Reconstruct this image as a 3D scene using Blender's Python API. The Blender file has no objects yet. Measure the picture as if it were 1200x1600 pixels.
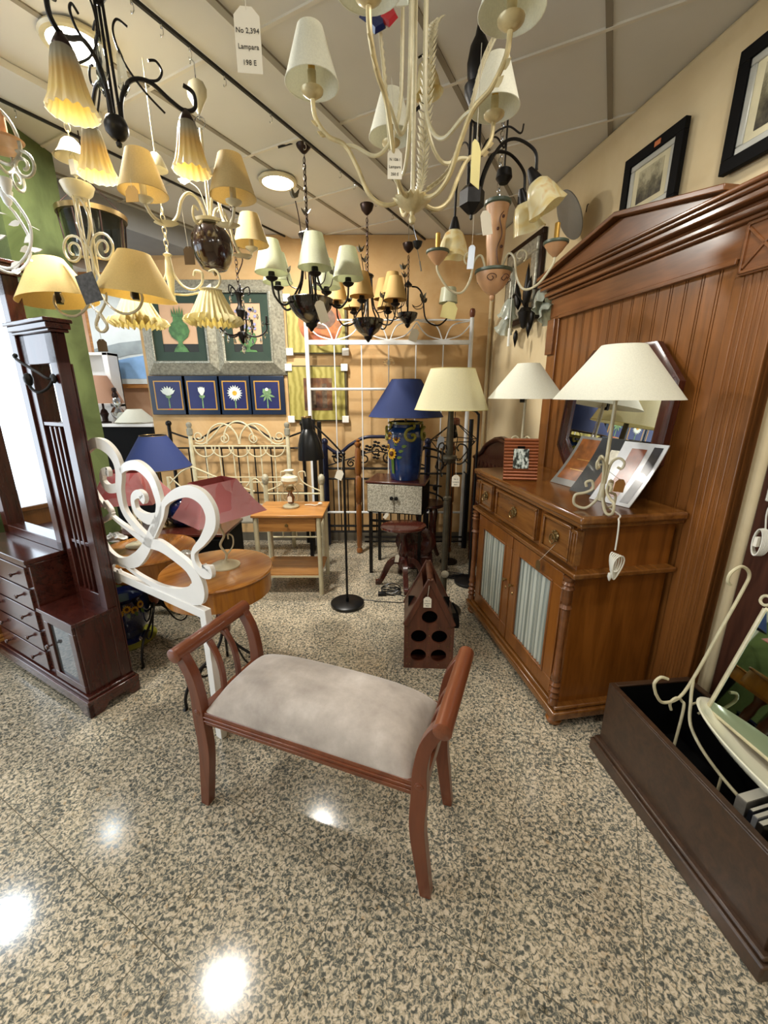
import bpy, math, random
from mathutils import Vector, Matrix
R = math.radians
random.seed(7)
SC = bpy.context.scene
COL = SC.collection
# ------------------------------------------------------------- camera
FPX, TH, HC = 645.0, R(16), 1.5
cd = bpy.data.cameras.new('camera'); cam = bpy.data.objects.new('camera', cd); COL.objects.link(cam)
cam.location = (0, 0, HC); cam.rotation_euler = (R(90) - TH, 0, 0)
cd.sensor_fit = 'VERTICAL'; cd.sensor_height = 36.0; cd.lens = 36.0 * FPX / 1600; cd.clip_start = .05
SC.camera = cam
# ------------------------------------------------------------- view + world
SC.view_settings.view_transform = 'Standard'; SC.view_settings.look = 'None'
SC.view_settings.gamma = 1; SC.view_settings.use_curve_mapping = False
SC.view_settings.exposure = -0.25
w = bpy.data.worlds.new('daylight'); SC.world = w; w.use_nodes = True
w.node_tree.nodes['Background'].inputs[0].default_value = (.75, .87, 1, 1)
w.node_tree.nodes['Background'].inputs[1].default_value = 3.0
# ------------------------------------------------------------- lamps of the room
def area(name, loc, rot, size, power, col, shape='DISK', sy=None):
    l = bpy.data.lights.new(name, 'AREA'); l.shape = shape; l.size = size; l.energy = power; l.color = col
    if sy: l.size_y = sy
    o = bpy.data.objects.new(name, l); COL.objects.link(o); o.location = loc; o.rotation_euler = rot
    return o
CEIL = 2.84
DOWN = [(-1.215, 2.076), (-.691, 3.176), (-1.74, .97), (-2.26, -.13), (.86, .95), (.33, -.15), (-.2, -1.25), (-3.08, 2.34), (-3.7, 4.1), (.55, 3.05), (-3.7, .5)]
SOF = CEIL - .16
for i, (x, y) in enumerate(DOWN):
    area('downlight_glow', (x, y, (SOF if i in (7, 10) else CEIL) - .035), (0, 0, 0), .17, (66, 58, 13, 13, 16, 13, 12, 16, 22, 0, 9)[i], (1, .95, .86) if i not in (7, 8, 10) else (.85, .93, 1))
area('shop_window_daylight', (-4.75, .6, 1.45), (R(90), 0, R(-90)), 5.0, 95, (.80, .90, 1), 'RECTANGLE', 2.2)
# ------------------------------------------------------------- pixel -> place helpers
def ray(px, py):
    a = (px - 600) / FPX; b = (800 - py) / FPX
    return Vector((a, math.cos(TH) + math.sin(TH) * b, -math.sin(TH) + math.cos(TH) * b))
def Pz(px, py, z):
    r = ray(px, py); return Vector((0, 0, HC)) + r * ((z - HC) / r.z)
def Py(px, py, y):
    r = ray(px, py); return Vector((0, 0, HC)) + r * (y / r.y)
def Pl(px, py, o, d):          # hit with the vertical plane through o along d
    r = ray(px, py); n = Vector((-d[1], d[0], 0)).normalized()
    t = (Vector((o[0], o[1], 0)).dot(n)) / r.dot(n); return Vector((0, 0, HC)) + r * t
# ------------------------------------------------------------- mesh builder
I4 = Matrix.Identity(4)
def T(x=0, y=0, z=0): return Matrix.Translation((x, y, z))
def RX(a): return Matrix.Rotation(R(a), 4, 'X')
def RY(a): return Matrix.Rotation(R(a), 4, 'Y')
def RZ(a): return Matrix.Rotation(R(a), 4, 'Z')
class MB:
    def __init__(s): s.v = []; s.f = []; s.m = []; s.nb = 0; s.g = []
    def add(s, vs, fs, M=None, mi=0):
        b = len(s.v); s.g.append((b, len(s.f)))
        for p in vs: s.v.append(tuple((M @ Vector(p)) if M else p))
        for f in fs: s.f.append(tuple(b + i for i in f)); s.m.append(mi)
        return s
    def box(s, x0, x1, y0, y1, z0, z1, M=None, mi=0):
        s.nb += 1; vs = [(x, y, z) for x in (x0, x1) for y in (y0, y1) for z in (z0, z1)]
        return s.add(vs, [(0, 1, 3, 2), (4, 6, 7, 5), (0, 4, 5, 1), (2, 3, 7, 6), (0, 2, 6, 4), (1, 5, 7, 3)], M, mi)
    def lathe(s, prof, seg=24, M=None, mi=0, amp=None, cap=True, lobes=0):
        vs = []; fs = []; n = len(prof)
        for i in range(seg):
            a = 2 * math.pi * i / seg
            for j, (r, z) in enumerate(prof):
                k = 1; dz = 0
                if amp:
                    k = 1 + amp[j][0] * math.cos(lobes * a); dz = amp[j][1] * math.cos(lobes * a)
                vs.append((r * k * math.cos(a), r * k * math.sin(a), z + dz))
        for i in range(seg):
            i2 = (i + 1) % seg
            for j in range(n - 1):
                fs.append((i * n + j, i2 * n + j, i2 * n + j + 1, i * n + j + 1))
        if cap:
            if prof[0][0] > 1e-5: fs.append(tuple(i * n for i in range(seg))[::-1])
            if prof[-1][0] > 1e-5: fs.append(tuple(i * n + n - 1 for i in range(seg)))
        return s.add(vs, fs, M, mi)
    def tube(s, pts, r, seg=8, closed=False, M=None, mi=0, flat=None):
        P = [Vector(p) for p in pts]; n = len(P)
        rs = r if isinstance(r, (list, tuple)) else [r] * n
        vs = []; fs = []
        def tan(i):
            if closed: t = P[(i + 1) % n] - P[i - 1]
            else: t = P[min(i + 1, n - 1)] - P[max(i - 1, 0)]
            return t.normalized() if t.length > 1e-9 else Vector((0, 0, 1))
        t0 = tan(0); u = t0.orthogonal().normalized()
        if flat: u = (Vector(flat) - t0 * Vector(flat).dot(t0)).normalized()
        for i in range(n):
            t = tan(i); u = u - t * u.dot(t)
            if u.length < 1e-6: u = t.orthogonal()
            u.normalize(); w2 = t.cross(u)
            for k in range(seg):
                a = 2 * math.pi * k / seg
                vs.append(tuple(P[i] + (u * math.cos(a) + w2 * math.sin(a)) * rs[i]))
        for i in range(n if closed else n - 1):
            a = i * seg; b = ((i + 1) % n) * seg
            for k in range(seg):
                k2 = (k + 1) % seg; fs.append((a + k, a + k2, b + k2, b + k))
        if not closed:
            fs.append(tuple(range(seg))[::-1]); fs.append(tuple((n - 1) * seg + k for k in range(seg)))
        return s.add(vs, fs, M, mi)
    def prism(s, poly, z0, z1, M=None, mi=0):
        n = len(poly)
        vs = [(x, y, z0) for x, y in poly] + [(x, y, z1) for x, y in poly]
        fs = [tuple(range(n))[::-1], tuple(range(n, 2 * n))] + [(i, (i + 1) % n, n + (i + 1) % n, n + i) for i in range(n)]
        return s.add(vs, fs, M, mi)
    def ribbon(s, pts, ws, th, M=None, mi=0):      # 2d centreline in XY, widths, thickness along Z
        n = len(pts); L = []; Rr = []
        for i in range(n):
            a = Vector(pts[max(i - 1, 0)]); b = Vector(pts[min(i + 1, n - 1)]); t = (b - a)
            if t.length < 1e-9: t = Vector((1, 0))
            t.normalize(); nn = Vector((-t.y, t.x)) * ws[i] / 2; p = Vector(pts[i])
            L.append(p + nn); Rr.append(p - nn)
        vs = []
        for z in (-th / 2, th / 2):
            vs += [(p.x, p.y, z) for p in L] + [(p.x, p.y, z) for p in Rr]
        fs = []; o = 2 * n
        for i in range(n - 1):
            fs += [(i, i + 1, n + i + 1, n + i), (o + i, o + n + i, o + n + i + 1, o + i + 1), (i, o + i, o + i + 1, i + 1), (n + i, n + i + 1, o + n + i + 1, o + n + i)]
        fs += [(0, n, o + n, o), (n - 1, o + n - 1, o + 2 * n - 1, 2 * n - 1)]
        return s.add(vs, fs, M, mi)
    def ball(s, c, r, M=None, mi=0, seg=14, sc=(1, 1, 1)):
        k = seg // 2
        prof = [(r * math.sin(math.pi * i / k), -r * math.cos(math.pi * i / k)) for i in range(k + 1)]
        prof[0] = (0, -r); prof[-1] = (0, r)
        m = T(*c) @ Matrix.Diagonal((*sc, 1))
        return s.lathe(prof, seg, (M @ m) if M else m, mi)
    def split(s, name, mats, parent=None, **k):      # one object for each primitive collected
        e = s.g + [(len(s.v), len(s.f))]
        for (v0, f0), (v1, f1) in zip(e, e[1:]):
            if f1 == f0: continue
            m = MB(); m.nb = s.nb; m.v = s.v[v0:v1]; m.f = [tuple(i - v0 for i in f) for f in s.f[f0:f1]]; m.m = s.m[f0:f1]; m.build(name, mats, parent, **k)
    def build(s, name, mats, parent=None, bev=0, smooth=True, sub=0, loc=None, rot=None):
        me = bpy.data.meshes.new(name); me.from_pydata(s.v, [], s.f)
        if not isinstance(mats, (list, tuple)): mats = [mats]
        for m in mats: me.materials.append(m)
        me.polygons.foreach_set('material_index', s.m)
        import bmesh
        bm = bmesh.new(); bm.from_mesh(me)
        if not s.nb: bmesh.ops.remove_doubles(bm, verts=bm.verts, dist=1e-5)
        bmesh.ops.recalc_face_normals(bm, faces=bm.faces)
        if smooth:
            for f in bm.faces: f.smooth = True
            for e in bm.edges:
                if len(e.link_faces) == 2 and e.calc_face_angle(0) > .7: e.smooth = False
        bm.to_mesh(me); bm.free()
        o = bpy.data.objects.new(name, me); COL.objects.link(o)
        if parent: o.parent = parent
        if loc is not None: o.location = loc
        if rot is not None: o.rotation_euler = rot
        if bev:
            b = o.modifiers.new('bevel', 'BEVEL'); b.width = bev; b.segments = 2; b.limit_method = 'ANGLE'; b.angle_limit = R(40)
        if sub:
            b = o.modifiers.new('sub', 'SUBSURF'); b.levels = sub; b.render_levels = sub
        return o
def tag(o, label, cat, group=None):
    o['label'] = label; o['category'] = cat
    if group: o['group'] = group
    return o
def thing(name, label, cat, loc=(0, 0, 0), rz=0, group=None):
    o = bpy.data.objects.new(name, None); COL.objects.link(o); o.empty_display_size = .05
    o.location = loc; o.rotation_euler = (0, 0, R(rz)); return tag(o, label, cat, group)
def struct(name, mb, m, **k):
    o = mb.build(name, m, **k); o['kind'] = 'structure'; return o
def copy_tree(o, parent=None):
    c = o.copy(); COL.objects.link(c); c.parent = parent
    for ch in list(o.children): copy_tree(ch, c)
    return c
def spl(p, n=6, closed=False):
    P = [Vector(q) for q in p]; N = len(P); out = []
    for i in range(N if closed else N - 1):
        if closed: a, b, c, d = P[i - 1], P[i], P[(i + 1) % N], P[(i + 2) % N]
        else: a, b, c, d = P[max(i - 1, 0)], P[i], P[i + 1], P[min(i + 2, N - 1)]
        for k in range(n):
            t = k / n
            out.append(.5 * ((2 * b) + (c - a) * t + (2 * a - 5 * b + 4 * c - d) * t * t + (3 * b - 3 * c + d - a) * t ** 3))
    if not closed: out.append(P[-1])
    return out
def spir(cx, cy, r0, r1, a0, a1, n=22):
    return [(cx + (r0 + (r1 - r0) * i / n) * math.cos(R(a0 + (a1 - a0) * i / n)), cy + (r0 + (r1 - r0) * i / n) * math.sin(R(a0 + (a1 - a0) * i / n))) for i in range(n + 1)]
def rz_pts(prof, ang, cx=0, cy=0):      # (r,z) curve turned by an angle about the z axis
    c, s_ = math.cos(R(ang)), math.sin(R(ang)); return [(cx + r * c, cy + r * s_, z) for r, z in prof]
def chain(mb, a, b, L=.03, r=.0022, wd=.009, M=None):
    a = Vector(a); b = Vector(b); d = (b - a); n = max(1, int(d.length / (L * .78))); d /= n
    t = d.normalized(); u = t.orthogonal().normalized(); v = t.cross(u)
    for i in range(n):
        c = a + d * (i + .5); uu = u if i % 2 else v
        mb.tube([c + t * (math.cos(q) * L / 2) + uu * (math.sin(q) * wd) for q in [2 * math.pi * k / 10 for k in range(10)]], r, 5, True, M)
# ------------------------------------------------------------- materials
def srgb(h):
    h = h.lstrip('#'); c = [int(h[i:i + 2], 16) / 255 for i in (0, 2, 4)]
    return tuple((x / 12.92 if x <= .04045 else ((x + .055) / 1.055) ** 2.4) for x in c) + (1,)
class NT:
    def __init__(s, name):
        s.mat = bpy.data.materials.new(name); s.mat.use_nodes = True; s.t = s.mat.node_tree
        s.b = s.t.nodes['Principled BSDF']; s.out = s.t.nodes['Material Output']
    def n(s, kind, **k):
        x = s.t.nodes.new('ShaderNode' + kind)
        for a, b in k.items():
            if a.startswith('i_'):
                key = a[2:].replace('_', ' ')
                x.inputs[key].default_value = b
            else: setattr(x, a, b)
        return x
    def l(s, a, b): s.t.links.new(a, b)
    def ramp(s, fac, stops, interp='LINEAR'):
        r = s.n('ValToRGB'); r.color_ramp.interpolation = interp; e = r.color_ramp.elements
        while len(e) > 1: e.remove(e[0])
        e[0].position = stops[0][0]; e[0].color = stops[0][1]
        for p, c in stops[1:]:
            q = e.new(p); q.color = c
        s.l(fac, r.inputs[0]); return r.outputs[0]
    def coords(s, scale=(1, 1, 1), rot=(0, 0, 0), kind='Object', loc=(0, 0, 0)):
        c = s.n('TexCoord'); m = s.n('Mapping'); s.l(c.outputs[kind], m.inputs[0])
        m.inputs['Scale'].default_value = scale; m.inputs['Rotation'].default_value = rot; m.inputs['Location'].default_value = loc
        return m.outputs[0]
    def bump(s, h, st=.2, d=.01):
        b = s.n('Bump'); b.inputs['Strength'].default_value = st; b.inputs['Distance'].default_value = d
        s.l(h, b.inputs['Height']); s.l(b.outputs[0], s.b.inputs['Normal'])
def plain(name, col, rough=.5, metal=0, spec=.5, coat=0, var=.12, sc=8, alpha=1, emit=0, trans=0, bump=0, sheen=0):
    t = NT(name); c = srgb(col) if isinstance(col, str) else col
    co = t.coords(); nz = t.n('TexNoise'); nz.inputs['Scale'].default_value = sc; nz.inputs['Detail'].default_value = 4
    t.l(co, nz.inputs['Vector'])
    a = tuple(min(1, x * (1 - var)) for x in c[:3]) + (1,); b = tuple(min(1, x * (1 + var)) for x in c[:3]) + (1,)
    t.l(t.ramp(nz.outputs['Fac'], [(.3, a), (.7, b)]), t.b.inputs['Base Color'])
    t.b.inputs['Roughness'].default_value = rough; t.b.inputs['Metallic'].default_value = metal
    t.b.inputs['Specular IOR Level'].default_value = spec; t.b.inputs['Coat Weight'].default_value = coat
    t.b.inputs['Transmission Weight'].default_value = trans; t.b.inputs['Sheen Weight'].default_value = sheen
    if emit: t.b.inputs['Emission Color'].default_value = c; t.b.inputs['Emission Strength'].default_value = emit
    if bump: t.bump(nz.outputs['Fac'], bump, .003)
    return t.mat
def wood(name, light, dark, axis='z', rough=.3, coat=.3, sc=1.0):
    t = NT(name); s_ = {'x': (1.2, 14, 14), 'y': (14, 1.2, 14), 'z': (14, 14, 1.2)}[axis]
    co = t.coords(tuple(v * sc for v in s_))
    nz = t.n('TexNoise'); nz.inputs['Scale'].default_value = 1.6; nz.inputs['Detail'].default_value = 7; nz.inputs['Distortion'].default_value = 1.2
    t.l(co, nz.inputs['Vector'])
    n2 = t.n('TexNoise'); n2.inputs['Scale'].default_value = 11; n2.inputs['Detail'].default_value = 3; t.l(co, n2.inputs['Vector'])
    mx = t.n('Math', operation='MULTIPLY_ADD'); mx.inputs[1].default_value = .35; t.l(n2.outputs['Fac'], mx.inputs[0]); t.l(nz.outputs['Fac'], mx.inputs[2])
    t.l(t.ramp(mx.outputs[0], [(.45, srgb(dark)), (.85, srgb(light))]), t.b.inputs['Base Color'])
    t.b.inputs['Roughness'].default_value = rough; t.b.inputs['Coat Weight'].default_value = coat; t.b.inputs['Coat Roughness'].default_value = .15
    t.bump(mx.outputs[0], .08, .002)
    return t.mat
def fabric_shade(name, col, tr=.45, weave=220, spec=0):
    t = NT(name); c = srgb(col); co = t.coords()
    nz = t.n('TexNoise'); nz.inputs['Scale'].default_value = weave; nz.inputs['Detail'].default_value = 2; t.l(co, nz.inputs['Vector'])
    a = tuple(x * .93 for x in c[:3]) + (1,); r = t.ramp(nz.outputs['Fac'], [(.35, a), (.65, c)])
    t.l(r, t.b.inputs['Base Color']); t.b.inputs['Roughness'].default_value = .35 if spec else .8
    tl = t.n('BsdfTranslucent'); t.l(r, tl.inputs[0]); ms = t.n('MixShader'); ms.inputs[0].default_value = tr
    t.l(t.b.outputs[0], ms.inputs[1]); t.l(tl.outputs[0], ms.inputs[2]); t.l(ms.outputs[0], t.out.inputs[0])
    return t.mat
def glassy(name, col, rough=.1, tint=None):
    t = NT(name); t.b.inputs['Base Color'].default_value = srgb(col); t.b.inputs['Roughness'].default_value = rough
    t.b.inputs['Transmission Weight'].default_value = 1; t.b.inputs['IOR'].default_value = 1.35; return t.mat
M = {}
M['cream'] = plain('cream_painted_iron', '#cfc6a4', .42, 0, .5, .2, .12, 30)
M['ivory'] = plain('ivory_metal', '#c4bb9c', .38, 0, .5, .3, .08, 20)
M['gold_ivory'] = plain('brushed_ivory_gold', '#c9b98c', .35, .25, .5, .2, .22, 25)
M['white_metal'] = plain('white_painted_metal', '#e4e6e6', .32, 0, .5, .3, .03, 10)
M['white_board'] = plain('white_lacquered_board', '#e9e6e0', .35, 0, .5, .2, .03, 6)
M['black_iron'] = plain('black_forged_iron', '#151211', .42, .5, .5, 0, .3, 40, bump=.2)
M['brown_iron'] = plain('dark_brown_iron', '#2a1a14', .38, .6, .5, 0, .3, 30)
M['navy_iron'] = plain('navy_painted_iron', '#141a38', .35, .2, .5, .2, .15, 20)
M['bronze'] = plain('grey_bronze', '#4a4538', .4, .5, .5, 0, .25, 22)
M['black_satin'] = plain('black_satin_metal', '#131416', .33, .3)
M['black_lacq'] = plain('black_panel', '#070708', .7, spec=.15)
M['brass'] = plain('aged_brass', '#8a744c', .3, .9, .5, 0, .2, 40)
M['chrome'] = plain('polished_steel', '#c9cbcc', .12, 1)
M['mirror'] = plain('mirror_silver', '#e8ecec', .015, 1, var=.01)
M['track'] = plain('track_metal', '#221f1b', .5, .3)
M['honey'] = wood('honey_stained_wood', '#8d5520', '#6b3c10', 'z', .28, .35, .7)
M['honey_y'] = wood('honey_stained_wood_along', '#845526', '#5f3814', 'y', .22, .5, .7)
M['panelw'] = wood('panel_stained_wood', '#875426', '#693f19', 'z', .33, .25, .6)
M['panel_frame'] = wood('panel_frame_wood', '#7c4d2a', '#5d371a', 'y', .3, .3, .7)
M['cherry'] = wood('cherry_red_wood', '#7f4529', '#62321d', 'y', .3, .3, .7)
M['cherry_z'] = wood('cherry_red_wood_upright', '#753d24', '#582a18', 'z', .32, .3, .7)
M['mahog'] = wood('dark_mahogany', '#4a1f17', '#2c100c', 'z', .25, .4)
M['mahog_x'] = wood('dark_mahogany_across', '#4e231a', '#30130d', 'x', .22, .5)
M['walnut'] = wood('dark_walnut', '#46301f', '#302015', 'x', .42, .15)
M['rackw'] = wood('leather_brown_rack_wood', '#5e3322', '#3d1f14', 'z', .38, .2)
M['pine'] = wood('pine_wood', '#b98244', '#8e5c28', 'x', .35, .25)
M['oak_top'] = wood('round_table_wood', '#c08138', '#93581c', 'x', .2, .6, .7)
M['oak_side'] = wood('round_table_side', '#b97a28', '#94591a', 'z', .3, .4)
M['parch'] = fabric_shade('parchment_shade', '#d2be8c', .35)
M['parch_y'] = fabric_shade('yellow_parchment_shade', '#e2cc8c', .4)
M['gold_linen'] = fabric_shade('gold_linen_shade', '#c2a062', .25, 400)
M['cream_sh'] = fabric_shade('cream_card_shade', '#e2ddba', .3)
M['white_sh'] = fabric_shade('white_card_shade', '#f0efdf', .3)
M['lit_sh'] = fabric_shade('cream_big_shade', '#f3eecb', .35)
M['pleat'] = fabric_shade('pleated_cream_shade', '#efe5b4', .4)
M['sage_sh'] = fabric_shade('cream_green_card_shade', '#dde0c6', .3, 200, 1)
M['blue_sh'] = fabric_shade('navy_blue_shade', '#1e3066', .12, 300)
M['pink_sh'] = fabric_shade('dusky_rose_shade', '#b1585a', .2, 200, 1)
M['tag'] = plain('card_tag', '#ebe6d6', .7, var=.04)
M['tag_y'] = plain('yellow_card_tag', '#d9cf8f', .7, var=.06)
M['tag_brown'] = plain('brown_card_tag', '#56401c', .6, var=.15)
M['ink'] = plain('ink', '#3b3a38', .8)
M['string'] = plain('string', '#cfc9b8', .8)
M['plug'] = plain('white_plastic', '#dddbcf', .35)
M['gilt'] = plain('gilt_candle', '#c39a48', .35, .5)
M['flower_y'] = plain('yellow_ceramic', '#d8a92e', .25, coat=.5)
M['flower_c'] = plain('brown_seed_centre', '#5a3414', .6)
M['leaf_g'] = plain('green_ceramic_leaf', '#5a7a34', .3, coat=.4)
M['olive'] = plain('olive_glaze', '#8d8a36', .25, coat=.5)
M['blue_gl'] = plain('cobalt_glaze', '#1d3a70', .16, coat=.8, var=.3, sc=14)
M['navy_gl'] = plain('deep_navy_glaze', '#101c48', .12, coat=.8, var=.3, sc=10)
M['crystal'] = glassy('clear_crystal', '#f2f6f4', .03)
M['clear'] = plain('frosted_glass', '#d5dccf', .15, trans=.55, coat=.4, var=.04)
M['smoke'] = glassy('lantern_glass', '#aab0ac', .08)
M['terra'] = plain('terracotta_glaze', '#b88c64', .4, coat=.2, var=.16, sc=9)
M['terra_dk'] = plain('green_grey_rim', '#4a5648', .4)
M['terra_line'] = plain('brown_painted_line', '#4c2a20', .5)
# ruler of spotted dark bowls
def spotted(name, base, spot, sc=7, th=.28, rough=.18):
    t = NT(name); v = t.n('TexVoronoi'); v.inputs['Scale'].default_value = sc; t.l(t.coords(), v.inputs['Vector'])
    nz = t.n('TexNoise'); nz.inputs['Scale'].default_value = 18; t.l(t.coords(), nz.inputs['Vector'])
    ad = t.n('Math', operation='MULTIPLY_ADD'); ad.inputs[1].default_value = .25; t.l(nz.outputs['Fac'], ad.inputs[0]); t.l(v.outputs['Distance'], ad.inputs[2])
    t.l(t.ramp(ad.outputs[0], [(th, srgb(spot)), (th + .12, srgb(base))]), t.b.inputs['Base Color'])
    t.b.inputs['Roughness'].default_value = rough; t.b.inputs['Coat Weight'].default_value = .7; return t.mat
M['bowl'] = spotted('dark_flowered_ceramic', '#1d1713', '#8f8264', 9, .36)
M['vase_br'] = spotted('brown_flowered_ceramic', '#2b1611', '#a3936a', 8, .33)
# velvet
t = NT('taupe_velvet'); nz = t.n('TexNoise'); nz.inputs['Scale'].default_value = 7; nz.inputs['Detail'].default_value = 6; nz.inputs['Roughness'].default_value = .65
t.l(t.coords(), nz.inputs['Vector'])
t.l(t.ramp(nz.outputs['Fac'], [(.3, srgb('#9a9088')), (.55, srgb('#b5aba2')), (.75, srgb('#ccc3bb'))]), t.b.inputs['Base Color'])
t.b.inputs['Roughness'].default_value = .85; t.b.inputs['Sheen Weight'].default_value = .6; t.b.inputs['Sheen Roughness'].default_value = .35
M['velvet'] = t.mat
# bell glass: amber towards the rim, grey at the neck (colour of the glass itself)
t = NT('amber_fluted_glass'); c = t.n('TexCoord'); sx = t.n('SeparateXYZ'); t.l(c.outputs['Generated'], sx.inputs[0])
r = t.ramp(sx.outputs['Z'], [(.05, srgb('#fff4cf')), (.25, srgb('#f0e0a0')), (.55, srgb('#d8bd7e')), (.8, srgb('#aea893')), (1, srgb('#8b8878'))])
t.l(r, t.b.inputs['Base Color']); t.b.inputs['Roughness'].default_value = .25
tl = t.n('BsdfTranslucent'); t.l(r, tl.inputs[0]); ms = t.n('MixShader'); ms.inputs[0].default_value = .4
t.l(t.b.outputs[0], ms.inputs[1]); t.l(tl.outputs[0], ms.inputs[2]); t.l(ms.outputs[0], t.out.inputs[0]); M['bell'] = t.mat
t = NT('alabaster_glass'); nz = t.n('TexNoise'); nz.inputs['Scale'].default_value = 12; nz.inputs['Distortion'].default_value = 1.5; t.l(t.coords(), nz.inputs['Vector'])
r = t.ramp(nz.outputs['Fac'], [(.35, srgb('#e9d79a')), (.6, srgb('#f2ecc9')), (.75, srgb('#e0b768'))]); t.l(r, t.b.inputs['Base Color'])
t.b.inputs['Roughness'].default_value = .25; tl = t.n('BsdfTranslucent'); t.l(r, tl.inputs[0]); ms = t.n('MixShader'); ms.inputs[0].default_value = .4
t.l(t.b.outputs[0], ms.inputs[1]); t.l(tl.outputs[0], ms.inputs[2]); t.l(ms.outputs[0], t.out.inputs[0]); M['alab'] = t.mat
# granite floor
t = NT('speckled_granite'); rot = (0, 0, R(28))
co = t.coords(kind='Object')
n1 = t.n('TexNoise'); n1.inputs['Scale'].default_value = 88; n1.inputs['Detail'].default_value = 3.2; n1.inputs['Roughness'].default_value = .62; n1.inputs['Distortion'].default_value = .9; t.l(co, n1.inputs['Vector'])
n2 = t.n('TexNoise'); n2.inputs['Scale'].default_value = 6; n2.inputs['Detail'].default_value = 2; t.l(co, n2.inputs['Vector'])
n3 = t.n('TexNoise'); n3.inputs['Scale'].default_value = 36; n3.inputs['Detail'].default_value = 2; t.l(co, n3.inputs['Vector'])
ad = t.n('Math', operation='MULTIPLY_ADD'); ad.inputs[1].default_value = .12; t.l(n2.outputs['Fac'], ad.inputs[0]); t.l(n1.outputs['Fac'], ad.inputs[2])
c1 = t.ramp(ad.outputs[0], [(.45, srgb('#50524d')), (.53, srgb('#7f7d71')), (.585, srgb('#b3a58b')), (.68, srgb('#cfc1aa'))])
c2 = t.ramp(n3.outputs['Fac'], [(.28, srgb('#8b8a80')), (.4, srgb('#ffffff')), (.62, srgb('#ffffff')), (.75, srgb('#f0dcc4'))])
mx = t.n('Mix', data_type='RGBA', blend_type='MULTIPLY'); mx.inputs[0].default_value = .8; t.l(c1, mx.inputs[6]); t.l(c2, mx.inputs[7])
br = t.n('TexBrick'); br.offset = 0; br.inputs['Scale'].default_value = 1; br.inputs['Mortar Size'].default_value = .0012; br.inputs['Brick Width'].default_value = .41; br.inputs['Row Height'].default_value = .41; br.inputs['Mortar Smooth'].default_value = 0
t.l(t.coords(rot=rot, loc=(.13, .02, 0)), br.inputs['Vector'])
mk = t.n('Mix', data_type='RGBA', blend_type='MIX'); t.l(br.outputs['Fac'], mk.inputs[0]); t.l(mx.outputs[2], mk.inputs[6]); mk.inputs[7].default_value = srgb('#5d5747')
t.l(mk.outputs[2], t.b.inputs['Base Color']); t.b.inputs['Roughness'].default_value = .13; t.b.inputs['Specular IOR Level'].default_value = .55
M['granite'] = t.mat
t = NT('granite_door_front'); n1 = t.n('TexNoise'); n1.inputs['Scale'].default_value = 130; n1.inputs['Detail'].default_value = 3; t.l(t.coords(), n1.inputs['Vector'])
t.l(t.ramp(n1.outputs['Fac'], [(.4, srgb('#8d8a7c')), (.6, srgb('#c6c2b2'))]), t.b.inputs['Base Color']); M['speck'] = t.mat
# plaster walls
def plaster(name, a, b, sc=2.2, rough=.85):
    t = NT(name); co = t.coords()
    nz = t.n('TexNoise'); nz.inputs['Scale'].default_value = sc; nz.inputs['Detail'].default_value = 7; nz.inputs['Roughness'].default_value = .6; nz.inputs['Distortion'].default_value = .8; t.l(co, nz.inputs['Vector'])
    t.l(t.ramp(nz.outputs['Fac'], [(.33, srgb(a)), (.68, srgb(b))]), t.b.inputs['Base Color'])
    t.b.inputs['Roughness'].default_value = rough; t.b.inputs['Specular IOR Level'].default_value = .25
    n2 = t.n('TexNoise'); n2.inputs['Scale'].default_value = 60; t.l(co, n2.inputs['Vector']); t.bump(n2.outputs['Fac'], .06, .004); return t.mat
M['ochre'] = plaster('ochre_plaster', '#c39a66', '#d6b687')
M['beige_pl'] = plaster('cream_plaster', '#cdb88f', '#dccba6', 1.6)
M['green_pl'] = plaster('mottled_green_plaster', '#424d2b', '#626f43', 2.6, .6)
M['pale_pl'] = plaster('pale_plaster', '#dccdbb', '#ece3d6', 3)
M['ceil_m'] = plain('ceiling_board', '#d3d1ca', .8, var=.03, sc=3)
M['ceil_g'] = plain('ceiling_joint', '#8a8273', .7, var=.05)
M['ceil_w'] = plain('ceiling_joint_white', '#d8d2c4', .6, var=.03)
M['soffit'] = plain('grey_soffit', '#8f9296', .7, var=.04)
t = NT('lamp_glow'); t.b.inputs['Emission Color'].default_value = (1, .98, .9, 1); t.b.inputs['Emission Strength'].default_value = 14; M['glow'] = t.mat
t = NT('fabric_curtain'); wv = t.n('TexWave'); wv.bands_direction = 'Y'; wv.inputs['Scale'].default_value = 9; wv.inputs['Distortion'].default_value = 2.5; wv.inputs['Detail'].default_value = 3; t.l(t.coords(scale=(1, 1, .12)), wv.inputs['Vector'])
t.l(t.ramp(wv.outputs['Fac'], [(.1, srgb('#8b948e')), (.8, srgb('#c6cabe'))]), t.b.inputs['Base Color']); t.b.inputs['Roughness'].default_value = .25; t.b.inputs['Coat Weight'].default_value = .5
t.bump(wv.outputs['Fac'], .5, .01); M['curtain'] = t.mat
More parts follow.
